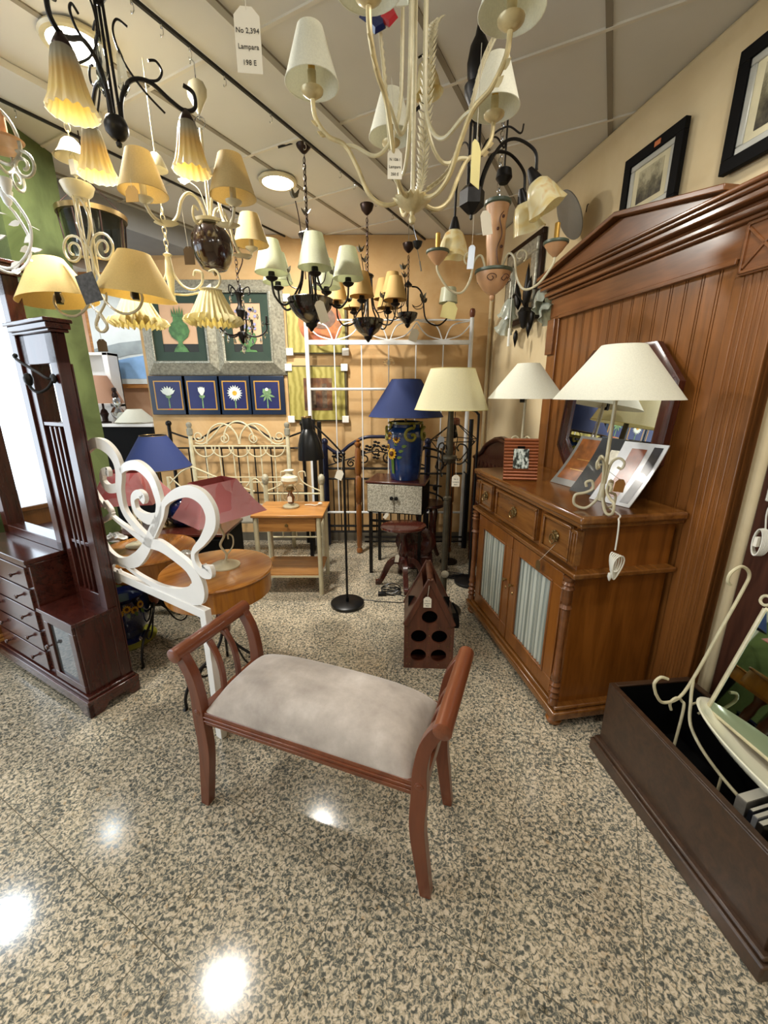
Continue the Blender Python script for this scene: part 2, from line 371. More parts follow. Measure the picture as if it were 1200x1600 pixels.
# ============================================================= STRUCTURE
struct('floor', MB().box(-6.5, 3.6, -3.6, 6.2, -.12, 0), M['granite'], smooth=False)
GR = T(0, 0, 0) @ RZ(-28)                      # the ceiling grid runs 28 degrees off the walls
struct('ceiling', MB().box(-6.5, 3.6, -3.6, 6.2, CEIL + .004, CEIL + .12), M['ceil_m'], smooth=False)
mb = MB()
for k in range(-7, 6):
    c = -2.05 + .62 * k
    if -6 < c < 3.2: mb.box(c - .012, c + .012, -5, 8, CEIL - .002, CEIL + .004, RZ(-28))
struct('trim_1', mb, M['ceil_g'], smooth=False)
mb = MB()
for k in range(-10, 11): v = 1.57 + .62 * k; mb.box(-6, 4, v - .008, v + .008, CEIL - .004, CEIL + .004, RZ(-28))
struct('trim_2', mb, M['ceil_w'], smooth=False)
mb = MB()
mb.box(-1.62, -1.42, -5, 7, CEIL - .03, CEIL, RZ(-28)); mb.box(-2.66, -2.42, -5, 7, CEIL - .03, CEIL, RZ(-28))
struct('trim_3', mb, M['ceil_m'], smooth=False)
struct('trim_4', MB().box(-4.2, -3.35, -3, 5.4, CEIL - .16, CEIL, RZ(-28)), M['soffit'], smooth=False)
BY = 4.15
struct('wall_back', MB().box(-2.27, 1.05, BY, BY + .14, 0, CEIL), M['ochre'], smooth=False)
struct('baseboard_back', MB().box(-2.26, 1.0, BY - .012, BY, 0, .09), plain('grey_granite_skirting', '#6c6558', .25), smooth=False)
WA = -8.03
wm = T(1.36, 1.6, 0) @ RZ(-WA)
struct('wall_right', MB().box(0, .16, -.115, 2.75, 0, CEIL, wm), M['beige_pl'], bev=.018)
struct('trim_5', MB().lathe([(.016, 0), (.016, CEIL)], 12, T(.972, BY - .03, 0)), M['beige_pl'])
struct('wall_far', MB().box(-6.5, -2.0, 5.9, 6.05, 0, CEIL), M['pale_pl'], smooth=False)
struct('wall_left', MB().box(-4.95, -4.8, -3.5, -1.9, 0, CEIL).box(-4.95, -4.8, 3.1, 6.0, 0, CEIL).box(-4.95, -4.8, -1.9, 3.1, 0, .3).box(-4.95, -4.8, -1.9, 3.1, 2.55, CEIL), M['pale_pl'], smooth=False)
struct('wall_pillar', MB().box(-2.44, -1.93, 2.42, 2.88, 0, CEIL), M['green_pl'], smooth=False)
struct('wall_entrance', MB().box(-6.4, 3.5, -3.6, -3.45, 0, CEIL), M['beige_pl'], smooth=False)
wn = MB()
for y in (-1.9, -.25, 1.4, 3.04): wn.box(-4.9, -4.85, y, y + .06, .3, 2.55)
wn.box(-4.9, -4.85, -1.9, 3.1, .3, .36); wn.box(-4.9, -4.85, -1.9, 3.1, 2.49, 2.55)
struct('window_1', wn, M['black_satin'], smooth=False)
# right side beyond the wall end: dark wooden door, then wall
wd = MB()
dm = T(1.36, 1.6, 0) @ RZ(-WA)
wd.box(.012, .12, -.30, -.119, 0, 2.3, dm); wd.box(.05, .14, -1.35, -.30, 0, 2.2, dm); wd.box(.012, .12, -1.5, -1.35, 0, 2.3, dm); wd.box(.012, .12, -1.5, -.119, 2.2, 2.34, dm)
for k in range(6): wd.box(.038, .052, -1.35 + .005, -.305, .12 + k * .36, .12 + k * .36 + .345, dm)
struct('door_1', wd, wood('dark_door_wood', '#4e2d1f', '#351b12', 'z', .35, .2), bev=.004)
hb = MB()
hb.tube([(.03, -.31, .3 + .0), (.03, -.31, 2.1)], .006, 8, M=dm)
ho = struct('trim_6', hb, M['bronze'])
struct('wall_side', MB().box(0, .16, -4.9, -1.5, 0, CEIL, dm).box(0, .16, -1.5, -.115, 2.345, CEIL, dm), M['beige_pl'], smooth=False)
# alcove on the left back: white niche panel
struct('wall_alcove', MB().box(-4.8, -2.0, 5.45, 5.6, 0, CEIL), plaster('pink_plaster', '#cfa384', '#dbb598'), smooth=False)
# ------------------------------------------------------------- lights, tracks
def downlight(x, y, lab, grp=None):
    t_ = thing('ceiling_downlight', lab, 'downlight', (x, y, SOF if (x, y) in (DOWN[7], DOWN[10]) else CEIL), 0, grp)
    MB().lathe([(.098, -.002), (.12, -.004), (.124, -.012), (.118, -.022), (.1, -.024), (.098, -.012)], 36).build('rim', M['ivory'], t_)
    MB().lathe([(0, -.02), (.098, -.016), (.098, -.004), (0, -.004)], 32).build('lamp_diffuser', M['glow'], t_)
    return t_
downlight(*DOWN[0], 'round recessed downlight glaring at top left above the fluted bell chandelier')
downlight(*DOWN[1], 'small round recessed downlight in the middle of the ceiling, left of the dark ceiling rose')
for q in (2, 3, 4, 5, 6, 7, 8, 10): downlight(*DOWN[q], 'round recessed downlight outside the picture', 'downlights outside the picture')
for c, lab in ((-1.63, 'dark metal ceiling track with small hooks, right one of two'), (-2.67, 'dark metal ceiling track further left, running under the grey beam')):
    t_ = thing('ceiling_track', lab, 'ceiling track', (0, 0, CEIL - .03), -28)
    MB().box(c - .006, c + .006, -1, 4.05 if c > -2 else 3.2, -.012, .0).build('rail', M['track'], t_, smooth=False)
    for v in ((1.1, 1.22, 1.33, 1.45, 1.62, 1.9, 2.16, 2.5, 2.66, 2.95, 3.2) if c > -2 else (1.3, 1.6, 1.95, 2.2, 2.5, 2.7)):
        hk = MB(); hk.tube([(c, v, -.01), (c, v, -.025)], .004, 6)
        hk.tube(spl([(c, v, -.022), (c + .008, v, -.032), (c + .006, v, -.046), (c - .006, v, -.048), (c - .008, v, -.04)], 4), .0018, 6)
        hk.build('hook', M['chrome'], t_)
def text(s, size, M_, mat, parent, name='lettering', depth=.0006):
    cu = bpy.data.curves.new(name, 'FONT'); cu.body = s; cu.size = size; cu.extrude = depth; cu.align_x = 'CENTER'; cu.align_y = 'CENTER'
    cu.resolution_u = 3
    o = bpy.data.objects.new(name, cu); COL.objects.link(o)
    dg = bpy.context.evaluated_depsgraph_get(); me = bpy.data.meshes.new_from_object(o.evaluated_get(dg)); bpy.data.objects.remove(o)
    o = bpy.data.objects.new(name, me); COL.objects.link(o); me.materials.append(mat); o.parent = parent; o.matrix_local = M_
    return o
def price_tag(p, label, w=.035, h=.06, rz=0, tilt=0, top=None, lines=('No. 4', 'Lampara', '98 E'), mat=None, ink=None):
    """card hanging at p (top of card) on a string from `top`"""
    t_ = thing('price_tag', label, 'price tag', p, rz)
    mm = RY(tilt)
    c = w * .28
    mb = MB().prism([(-w / 2, -h), (w / 2, -h), (w / 2, -c), (w / 2 - c, 0), (-w / 2 + c, 0), (-w / 2, -c)], -.0006, .0006, mm @ RX(90))
    cardo = mb.build('card', mat or M['tag'], t_, smooth=False)
    if lines:
        for i, s in enumerate(lines):
            text(s, w * .24, mm @ T(0, -.001, -h * (.36 + .24 * i)) @ RX(90), ink or M['ink'], t_, depth=.0003)
    d = Vector(top) - Vector(p) if top is not None else Vector((0, 0, .05))
    d = Matrix.Rotation(R(-rz), 3, 'Z') @ d
    MB().tube([(0, 0, -.006), d], .0009, 5).build('string', M['string'], t_)
    return t_
# ============================================================= BENCH
# corners from the floor contacts: front-left (-.646,1.206), front-right (.105,.924), back-right (.221,1.219)
BA = math.degrees(math.atan2(.924 - 1.206, .105 + .646))
b = thing('upholstered_bench', 'cherry wood bench with scrolled arms and taupe velvet seat in the foreground', 'bench', (-.646, 1.206, 0), BA)
W_, D_ = .802, .317
def arm_leg(x, y, s, back):
    # s=-1 left side (flares out to -x), +1 right
    c = spl([(s * .03, .0), (s * .012, .13), (-s * .004, .27), (s * .0, .40), (s * .0, .48), (s * .012, .56), (s * .036, .615), (s * .054, .64)], 6)
    ws = [.034 + .014 * math.sin(min(1, i / (len(c) * .62)) * math.pi * .9) for i in range(len(c))]
    mb = MB().ribbon([(p.x, p.y) for p in c], ws, .034, T(x, y, 0) @ RX(90))
    if not back:
        mb.lathe([(.0, -.002), (.012, -.002), (.014, 0), (.012, .002)], 16, T(x, y - .017, .43) @ RX(90))
        mb.lathe([(.004, -.004), (.007, -.002), (.007, .002)], 12, T(x, y - .018, .43) @ RX(90))
    return mb.build('leg', M['cherry_z'], b, bev=.004)
for s, x in ((-1, 0), (1, W_)):
    for y in (0, D_): arm_leg(x, y, s, y > 0)
    ar = MB(); ar.tube([(x + s * .060, y, .648) for y in (-.03, -.026, .1, .2, D_ + .026, D_ + .03)], [.02, .0265, .0265, .0265, .0265, .02], 18, M=I4)
    ar.build('armrest', M['cherry'], b)
    for yy in (.12, .20):
        c = spl([(s * .0, .42), (s * .0, .50), (s * .015, .57), (s * .045, .625)], 6)
        MB().ribbon([(p.x, p.y) for p in c], [.016] * len(c), .02, T(x, yy, 0) @ RX(90)).build('arm_slat', M['cherry_z'], b, bev=.003)
    MB().box(x - .015, x + .015, .015, D_ - .015, .385, .43).build('side_rail', M['cherry'], b, bev=.003)
for y in (0, D_):
    q = MB().box(.015, W_ - .015, y - .012, y + .012, .385, .435)
    q.box(.02, W_ - .02, y - .016, y + .016, .398, .404); q.box(.02, W_ - .02, y - .016, y + .016, .414, .42)
    q.build('seat_rail', M['cherry'], b, bev=.002)
# cushion: domed along the length
mb = MB(); nx, ny = 26, 18; vs = []; fs = []
def cz(u, v):
    e = (1 - abs(2 * u - 1) ** 3.2); f = (1 - abs(2 * v - 1) ** 2.6)
    return .432 + .112 * (max(0, e) ** .42) * (max(0, f) ** .5)
for i in range(nx + 1):
    for j in range(ny + 1):
        u, v = i / nx, j / ny
        vs.append((.022 + u * (W_ - .044), -.012 + v * (D_ + .024), cz(u, v)))
n0 = len(vs)
for i in range(nx + 1):
    for j in range(ny + 1):
        vs.append((.022 + i / nx * (W_ - .044), -.012 + j / ny * (D_ + .024), .43))
id_ = lambda i, j: i * (ny + 1) + j
for i in range(nx):
    for j in range(ny):
        fs.append((id_(i, j), id_(i + 1, j), id_(i + 1, j + 1), id_(i, j + 1))); fs.append(tuple(n0 + k for k in (id_(i, j), id_(i, j + 1), id_(i + 1, j + 1), id_(i + 1, j))))
per = [(i, 0) for i in range(nx)] + [(nx, j) for j in range(ny)] + [(i, ny) for i in range(nx, 0, -1)] + [(0, j) for j in range(ny, 0, -1)]
for k in range(len(per)):
    a, c = id_(*per[k]), id_(*per[(k + 1) % len(per)]); fs.append((a, c, n0 + c, n0 + a))
mb.add(vs, fs); mb.build('seat_cushion', M['velvet'], b, sub=1)

# ============================================================= SIDEBOARD
SBR = 9.5
s = thing('sideboard', 'honey wood sideboard with curtained glass doors and three drawers under the white lamps', 'sideboard', (.80, 1.595, 0), SBR)
SL, SD, SH = 1.08, .465, 1.01
s.scale = (1, 1, 1.0198)
q = MB().box(.02, SD, .02, SL - .02, .10, .975); q.build('carcass', M['honey'], s, bev=.002)
q = MB().box(-.025, SD + .0, -.035, SL + .035, .975, SH - .0); q.build('top', M['honey_y'], s, bev=.011)
q = MB().box(-.012, SD, -.02, SL + .02, .957, .976).box(-.02, SD, -.028, SL + .028, .742, .764).box(-.008, SD, -.015, SL + .015, .734, .744)
q.build('moulding', M['honey_y'], s, bev=.006)
q = MB().box(-.03, SD, -.03, SL + .03, .045, .085).box(-.015, SD, -.015, SL + .015, .085, .105); q.build('plinth', M['honey_y'], s, bev=.008)
dr = [(.05, .27), (.33, .79), (.85, 1.03)]
for (y0, y1) in dr:
    q = MB().box(.0, .022, y0, y1, .785, .945)
    for a in ((y0, y1, .785, .80), (y0, y1, .93, .945), (y0, y0 + .015, .8, .93), (y1 - .015, y1, .8, .93)): q.box(-.01, .0, *a)
    d = q.build('drawer', M['honey_y'], s, bev=.003)
    yc = (y0 + y1) / 2
    h = MB().lathe([(.0, -.006), (.021, -.003), (.024, 0), (.018, .004), (.007, .006), (.006, .016)], 18, T(-.004, yc, .868) @ RY(-90))
    for k in range(8): h.ball((-.008, yc + .024 * math.cos(k * .785), .868 + .024 * math.sin(k * .785)), .005, seg=8)
    h.tube([(-.02, yc + .02 * math.cos(a), .856 + .022 * math.sin(a)) for a in [2 * math.pi * k / 16 for k in range(16)]], .0028, 6, True)
    h.build('handle', M['brass'], d)
for y in (.0, SL - .04):
    q = MB().box(-.012, .02, y, y + .04, .79, .94).box(-.018, -.01, y + .008, y + .013, .8, .93).box(-.018, -.01, y + .027, y + .032, .8, .93)
    q.build('corner_block', M['honey_y'], s, bev=.002)
for (y0, y1, side) in ((.065, .535, 1), (.545, 1.015, -1)):
    q = MB()
    for a in ((y0, y1, .115, .195), (y0, y1, .66, .73), (y0, y0 + .08, .195, .66), (y1 - .08, y1, .195, .66)): q.box(-.004, .02, *a)
    for a in ((y0 + .072, y1 - .072, .188, .2), (y0 + .072, y1 - .072, .655, .667), (y0 + .072, y0 + .084, .2, .655), (y1 - .084, y1 - .072, .2, .655)): q.box(-.009, .0, *a)
    d = q.build('door', M['honey'], s, bev=.003)
    n = 60; c = MB(); vs = []; fs = []
    for k in range(n + 1):
        y = y0 + .075 + (y1 - y0 - .15) * k / n; dx = .008 + .004 * math.sin(k * 1.35) + .0015 * math.sin(k * 3.1)
        vs += [(dx, y, .19), (dx + .002 * math.sin(k * .7), y, .42), (dx, y, .665)]
    for k in range(n):
        for m_ in (0, 1): fs.append((3 * k + m_, 3 * k + 3 + m_, 3 * k + 4 + m_, 3 * k + 1 + m_))
    c.add(vs, fs).build('curtain', M['curtain'], d)
    yk = y1 - .035 if side > 0 else y0 + .035
    MB().lathe([(.006, 0), (.005, .01), (.011, .016), (.009, .023), (0, .025)], 14, T(-.004, yk, .47) @ RY(-90)).build('knob', M['brass'], d)
    MB().lathe([(.009, 0), (.007, .003), (0, .003)], 12, T(-.004, yk, .42) @ RY(-90)).build('keyhole', M['brass'], d)
def colprof(z0, z1, r):
    h = z1 - z0
    pts = [(r * .9, 0), (r * .9, .02), (r * .65, .03), (r * 1.05, .045), (r * .7, .06), (r * 1.1, .075), (r * .7, .09), (r * 1.05, .105), (r * .7, .12), (r, .14), (r * .75, .16), (r * .62, h * .5), (r * .75, h - .16), (r * .7, h - .15),
           (r * 1.1, h - .14), (r * .7, h - .125), (r * .95, h - .11), (r * .9, h - .06), (r * 1.15, h - .05), (r * .75, h - .04), (r * 1.1, h - .03), (r * .75, h - .02), (r, h - .01), (r, h)]
    return [(a, z0 + z) for a, z in pts]
for y in (.018, SL - .018):
    MB().lathe(colprof(.105, .736, .024), 20, T(-.008, y, 0)).build('turned_column', M['panel_frame'], s)
for x in (.01, SD - .05):
    for y in (.02, SL - .02):
        MB().lathe([(.02, 0), (.034, .008), (.038, .024), (.03, .036), (.022, .046)], 20, T(x, y, 0)).build('bun_foot', M['honey'], s)

# ============================================================= WALL PANEL (headboard unit)
PR = 9.5
p = thing('panelled_headboard', 'tall wooden tongue-and-groove headboard panel with pediment cornice, standing against the right wall', 'wall panel', (1.298, 1.50, 0), PR)
PL = 1.40
q = MB(); ng = 15; y0, y1 = .17, PL - .10; st = (y1 - y0) / ng
for k in range(ng):
    a = y0 + k * st; q.box(.012, .03, a + .004, a + st - .012, 0, 1.99); q.box(.012, .03, a + st - .008, a + st, 0, 1.99)
q.box(.02, .055, 0, PL, 0, 2.05)
q.build('groove_board', M['panelw'], p, smooth=False)
q = MB().box(-.002, .055, PL - .10, PL, 0, 2.0); q.build('stile', M['panelw'], p, bev=.003)
q = MB().box(-.002, .055, 0, .17, 0, .04)
for a, c_ in ((0, .03), (.042, .058), (.072, .088), (.102, .118), (.132, .17)): q.box(-.004, .02, a, c_, .0, 1.9)
q.box(.0, .055, 0, .17, 0, 2.0); q.build('stile', M['panelw'], p, bev=.003)
q = MB().box(-.006, .055, .15, PL, 1.96, 2.07); q.box(-.012, .02, .17, PL - .1, 1.945, 1.965); q.build('frieze', M['panel_frame'], p, bev=.003)
q = MB().box(-.016, .055, -.005, .15, 1.9, 2.07).box(-.024, -.01, .0, .145, 1.905, 1.915).box(-.024, -.01, .0, .145, 2.055, 2.065).box(-.024, -.01, .0, .01, 1.905, 2.06).box(-.024, -.01, .135, .145, 1.905, 2.06)
for a in (45, -45): q.box(-.022, -.01, -.088, .088, -.005, .005, T(0, .073, 1.985) @ RX(a))
q.build('corner_block', M['panel_frame'], p, bev=.002)
q = MB().box(-.02, .055, PL - .08, PL - .0, 1.74, 1.95); q.build('side_block', M['panel_frame'], p, bev=.003)
q = MB()
for (x, z0, z1) in ((-.025, 2.07, 2.085), (-.045, 2.085, 2.105), (-.035, 2.105, 2.118), (-.07, 2.118, 2.14), (-.085, 2.14, 2.155), (-.095, 2.155, 2.17)):
    q.box(x, .055, x * .6, PL - x * .6, z0, z1)
q.build('cornice', M['panel_frame'], p, bev=.005)
q = MB().prism([(.22, 2.17), (PL + .03, 2.17), (PL + .02, 2.185), (.78, 2.30), (.25, 2.19)], -.05, .05, Matrix(((0, 0, 1, 0), (1, 0, 0, 0), (0, 1, 0, 0), (0, 0, 0, 1))))
for (ya, za, yb, zb) in ((.2, 2.178, .78, 2.30), (.78, 2.30, PL + .06, 2.178)):
    q.prism([(ya, za), (yb, zb), (yb, zb + .022), (ya, za + .022)], -.09, .055, Matrix(((0, 0, 1, 0), (1, 0, 0, 0), (0, 1, 0, 0), (0, 0, 0, 1))))
q.build('pediment', M['panel_frame'], p, bev=.004)

# ---- two dark framed etchings leaning on the wall above it
def etching(name_lab, y0, y1, z0, z1, seed):
    wx = lambda y: 1.36 - .141 * (y - 1.6)
    t_ = thing('framed_etching', name_lab, 'picture', (wx(y0) - .012, y0, z0), -WA)
    Lx = (y1 - y0) * 1.01; H = z1 - z0; f = .045
    def ring(q, a, b, x0, x1):
        q.box(x0, x1, a, Lx - a, a, b); q.box(x0, x1, a, Lx - a, H - b, H - a); q.box(x0, x1, a, b, b, H - b); q.box(x0, x1, Lx - b, Lx - a, b, H - b)
    q = MB(); ring(q, 0, f, -.025, .0); q.build('frame', M['black_lacq'], t_, bev=.002)
    q = MB(); ring(q, f, f + .026, -.018, 0); q.build('silver_slip', plain('pewter_slip', '#b5b6ae', .35, .2), t_, bev=.004)
    MB().box(-.012, 0, f + .026, Lx - f - .026, f + .026, H - f - .026).build('mount', plain('cream_mount', '#cfc7a6', .8), t_, smooth=False)
    tt = NT('etching_print'); nz = tt.n('TexNoise'); nz.inputs['Scale'].default_value = 16; nz.inputs['Detail'].default_value = 8; nz.inputs['Roughness'].default_value = .7
    tt.l(tt.coords(loc=(seed, 0, 0)), nz.inputs['Vector']); c = tt.n('TexCoord'); sx = tt.n('SeparateXYZ'); tt.l(c.outputs['Generated'], sx.inputs[0])
    m_ = tt.n('Math', operation='MULTIPLY_ADD'); m_.inputs[1].default_value = .5; tt.l(sx.outputs['Z'], m_.inputs[0]); tt.l(nz.outputs['Fac'], m_.inputs[2])
    tt.l(tt.ramp(m_.outputs[0], [(.5, srgb('#2c2820')), (.72, srgb('#6b6650')), (.92, srgb('#b5ae90'))]), tt.b.inputs['Base Color']); tt.b.inputs['Roughness'].default_value = .3
    MB().box(-.014, -.01, f + .06, Lx - f - .06, f + .05, H - f - .045).build('print', tt.mat, t_, smooth=False)
    return t_
e1 = etching('small black framed landscape etching, the whole frame visible above the panel', 2.10, 2.46, 2.29, 2.61, 0)
MB().box(-.028, -.024, .13, .165, .285, .305).build('sticker', plain('orange_sticker', '#c4713f', .6), e1, smooth=False)
etching('black framed etching cut by the right edge of the picture', 1.50, 1.885, 2.30, 2.68, 4)

# ============================================================= ON THE SIDEBOARD
def scr_lamp_base(parent, mat, h, rr=.085):
    """stem with three scrolled feet"""
    q = MB().tube([(0, 0, .05), (0, 0, h)], .0075, 10); q.lathe([(.013, .05), (.016, .07), (.009, .1)], 14); q.build('stem', mat, parent)
    for k in range(3):
        a = 120 * k + 20
        c = spl([(.006, .20), (.004, .13), (.012, .06), (.05, .005 + .006), (rr + .01, .02), (rr + .012, .06), (rr - .025, .075), (rr - .05, .095), (rr - .042, .125), (rr - .022, .118), (rr - .026, .1)], 7)
        MB().tube(rz_pts([(v.x, v.y) for v in c], a), .0058, 8).build('scroll_foot', mat, parent)
        c = spl([(.006, .12), (.016, .2), (.04, .225), (.062, .21), (.056, .185), (.04, .19)], 6)
        MB().tube(rz_pts([(v.x, v.y) for v in c], a + 60), .0048, 8).build('scroll', mat, parent)
def cone_shade(parent, rt, rb, z0, z1, mat, seg=48, trim=None, th=.0015):
    q = MB().lathe([(rb, z0), (rt, z1), (rt - th, z1), (rb - th, z0)], seg, cap=False)
    q.f += []; n = 4
    q.add([], []);
    o = q.build('lamp_shade', mat, parent)
    if trim:
        MB().tube([(rb * math.cos(a), rb * math.sin(a), z0) for a in [2 * math.pi * k / 48 for k in range(48)]], .0025, 6, True).tube([(rt * math.cos(a), rt * math.sin(a), z1) for a in [2 * math.pi * k / 40 for k in range(40)]], .002, 6, True).build('shade_trim', trim, o)
    MB().lathe([(.014, z0 - .005), (.014, z0 + .05), (.009, z0 + .052)], 12).lathe([(.009, z0 + .05), (.028, z0 + .085), (.027, z0 + .11), (0, z0 + .135)], 14).build('bulb_holder', M['ivory'], parent)
    sp = MB()
    for k in range(3): sp.tube([(0, 0, z1 - .03), ((rt - .002) * math.cos(k * 2.094), (rt - .002) * math.sin(k * 2.094), z1 - .006)], .0015, 5)
    sp.build('shade_spider', M['brass'], parent)
    return o
pL = Pz(936, 800, 1.03)
l1 = thing('table_lamp', 'large white cone shade lamp on scrolled cream base at the near end of the sideboard', 'table lamp', (pL.x, pL.y, 1.0305), 10)
scr_lamp_base(l1, M['ivory'], .47); cone_shade(l1, .076, .226, .448, .642, M['white_sh'])
MB().tube(spl([(.03, -.02, .02), (.045, -.05, .006), (.025, -.09, .006), (-.008, -.122, .006), (-.022, -.143, -.002), (-.024, -.149, -.05), (-.024, -.149, -.11)], 8), .0032, 8).build('power_cord', M['plug'], l1)
q = MB()
for k in range(5):
    a = k * .5; q.tube([(-.024 + (.0035 * k - .007) * (1 + math.cos(t_)) + (.011 + .003 * k) * math.sin(t_) * (1 + .45 * math.cos(t_)), -.152 - .0035 * k + .003 * math.sin(t_), -.165 + .048 * math.cos(t_) - .003 * k) for t_ in [2 * math.pi * i / 20 for i in range(20)]], .003, 6, True)
q.tube([(-.024 + .011 * math.cos(u_), -.159 + .012 * math.sin(u_), -.19) for u_ in [2 * math.pi * i / 16 for i in range(16)]], .004, 6, True).build('cord_bundle', M['plug'], l1)
q = MB(); q.lathe([(.0, -.20), (.008, -.20), (.009, -.215), (.004, -.23), (.0, -.235)], 10, T(-.038, -.16, 0)); q.build('plug', M['plug'], l1, bev=.002)
tg = Pz(965, 760, 1.12)
price_tag((tg.x - .0, tg.y - .02, 1.155), 'tan square price tag hanging on the scrolled base of the big white lamp', .06, .055, 20, 10, (pL.x, pL.y, 1.21), ('', '', ''), plain('tan_card', '#c08f52', .7))
pL2 = Py(815, 690, 2.50)
l2 = thing('table_lamp', 'pale green-white cone shade lamp at the far end of the sideboard, behind the photo frame', 'table lamp', (pL2.x, 2.50, 1.0305), -20)
scr_lamp_base(l2, M['ivory'], .49); cone_shade(l2, .062, .215, .442, .635, M['white_sh'])
MB().tube([(.0, .02, .2), (.0, .01, .45)], .003, 6).build('cord', M['plug'], l2)
MB().box(-.03, -.004, -.02, .004, .42, .46).build('tag', M['black_satin'], l2, smooth=False)
# photo frame
pf = Pz(812, 751, 1.03)
f = thing('photo_frame', 'ribbed copper-brown photo frame with a black and white picture on the sideboard', 'photo frame', (pf.x, pf.y, 1.0315), -8)
mm = T(0, 0, 0) @ RX(-14)
q = MB()
for k in range(13):
    z = .0 + k * .018; q.box(-.092, .092, -.0, .012, z, z + .0185, mm); q.tube([(-.092, .0, z + .009), (.092, .0, z + .009)], .008, 8, M=mm)
q.build('ribbed_frame', plain('copper_brown_ribs', '#8c4c28', .3, .3, coat=.3), f)
tt = NT('photo_print'); nz = tt.n('TexNoise'); nz.inputs['Scale'].default_value = 45; nz.inputs['Detail'].default_value = 3; tt.l(tt.coords(scale=(1.5, 1, .7)), nz.inputs['Vector'])
tt.l(tt.ramp(nz.outputs['Fac'], [(.42, srgb('#2f3230')), (.5, srgb('#8b9690')), (.6, srgb('#cfd6d0'))]), tt.b.inputs['Base Color']); tt.b.inputs['Roughness'].default_value = .2
MB().box(-.042, .042, -.0105, -.009, .065, .175, mm).build('photo', tt.mat, f, smooth=False)
MB().box(-.02, .02, .0, .004, 0, .19, T(0, .075, 0) @ RX(12)).build('easel_back', M['black_lacq'], f)
# octagonal mirror
om = thing('octagonal_mirror', 'octagonal mahogany framed mirror leaning on the panel behind the big lamp', 'mirror', (1.125, 2.14, 1.0315), SBR)
ow, oh = .385, .345
lean = T(0, 0, 0) @ RY(5)
def octa(k): c = .17 - k * .42; return [(-ow + k, -oh + c + k), (-ow + c + k, -oh + k), (ow - c - k, -oh + k), (ow - k, -oh + c + k), (ow - k, oh - c - k), (ow - c - k, oh - k), (-ow + c + k, oh - k), (-ow + k, oh - c - k)]
q = MB(); lv = [(0, 0), (0, .03), (.02, .036), (.035, .03), (.06, .03), (.075, .02), (.088, .012)]
vs = []; fs = []
for (k, h) in lv: vs += [(-h, a, b_ + oh) for a, b_ in octa(k)]
for i in range(len(lv) - 1):
    for k in range(8): fs.append((8 * i + k, 8 * i + (k + 1) % 8, 8 * i + 8 + (k + 1) % 8, 8 * i + 8 + k))
q.add(vs, fs, lean); q.build('frame', M['mahog'], om)
q = MB().add([(-.014, a, b_ + oh) for a, b_ in octa(.084)] + [(-.008, a, b_ + oh) for a, b_ in octa(.084)], [tuple(range(8)), tuple(range(8, 16))] + [(k, (k + 1) % 8, 8 + (k + 1) % 8, 8 + k) for k in range(8)], lean)
q.build('mirror_glass', M['mirror'], om, smooth=False)
# three catalogues
def catalogue(px, py, y_off, lab, wdt, hgt, tilt, yaw, cols, seed):
    o = Pz(px, py, 1.0315)
    t_ = thing('catalogue', lab, 'catalogue', (o.x, o.y, 1.032), yaw, 'furniture catalogues leaning on the octagonal mirror')
    n = 10; vs = []; fs = []
    for i in range(n + 1):
        v = i / n; z = hgt * v * math.cos(R(tilt)) ; y = hgt * v * math.sin(R(tilt)) + .06 * (1 - v) ** 2 * -1 + .06
        for x in (-wdt / 2, wdt / 2):
            sh = .05 * v
            vs += [(x + sh, y - .0, z), (x + sh, y + .006, z)]
    for i in range(n):
        a = i * 4; c = a + 4
        fs += [(a, a + 2, c + 2, c), (a + 1, c + 1, c + 3, a + 3), (a, c, c + 1, a + 1), (a + 2, a + 3, c + 3, c + 2)]
    fs += [(0, 1, 3, 2), (4 * n, 4 * n + 2, 4 * n + 3, 4 * n + 1)]
    MB().add(vs, fs).build('pages', plain('catalogue_cover', cols[0], .2, coat=.4, var=.1), t_)
    # printed picture blocks sitting on the cover
    for k, (x0, x1, v0, v1, c_) in enumerate(cols[1:]):
        vv = []; ff = []
        for i in range(5):
            v = v0 + (v1 - v0) * i / 4; z = hgt * v * math.cos(R(tilt)); y = hgt * v * math.sin(R(tilt)) - .06 * (1 - v) ** 2 + .06
            vv += [(x0 * wdt + .05 * v, y - .001, z), (x1 * wdt + .05 * v, y - .001, z)]
        for i in range(4): ff.append((2 * i, 2 * i + 1, 2 * i + 3, 2 * i + 2))
        MB().add(vv, ff).build('printed_picture', plain('print_%d_%d' % (seed, k), c_, .25, coat=.3, var=.35, sc=25), t_)
    return t_
catalogue(880, 758, 0, 'grey catalogue with a wooden cabinet on it, leftmost of three leaning on the mirror', .20, .26, 16, -70, ['#777672', (-.4, .4, .12, .95, '#80491f'), (-.2, .25, .3, .6, '#caa154')], 1)
catalogue(915, 772, 0, 'glossy black catalogue with a lamp picture, middle one behind the lamp stem', .20, .27, 14, -66, ['#26272a', (-.1, .3, .55, .8, '#d8d3c0'), (0, .4, .1, .4, '#8a4f2c')], 2)
catalogue(950, 786, 0, 'white edged catalogue with a wooden hall cabinet, rightmost of the three by the mirror', .19, .27, 14, -62, ['#cfd2d6', (-.25, .1, .1, .9, '#7c3b22'), (.22, .42, .05, .95, '#34343a')], 3)
price_tag(tuple(Pl(851, 878, (.79, 1.65), (-.165, .986)) + Vector((-.03, 0, .008))), 'dark price tag on a thread hanging from the near drawer of the sideboard', .036, .048, -80, 0, (.775, 1.75, .85), ('', '', ''), M['tag_brown'])

# ============================================================= TRUNK at the right edge
TA = math.degrees(math.atan2(.077, .70))
t_ = thing('open_chest', 'dark walnut open chest box on the floor at the right edge', 'chest', (1.012, .735, 0), TA)
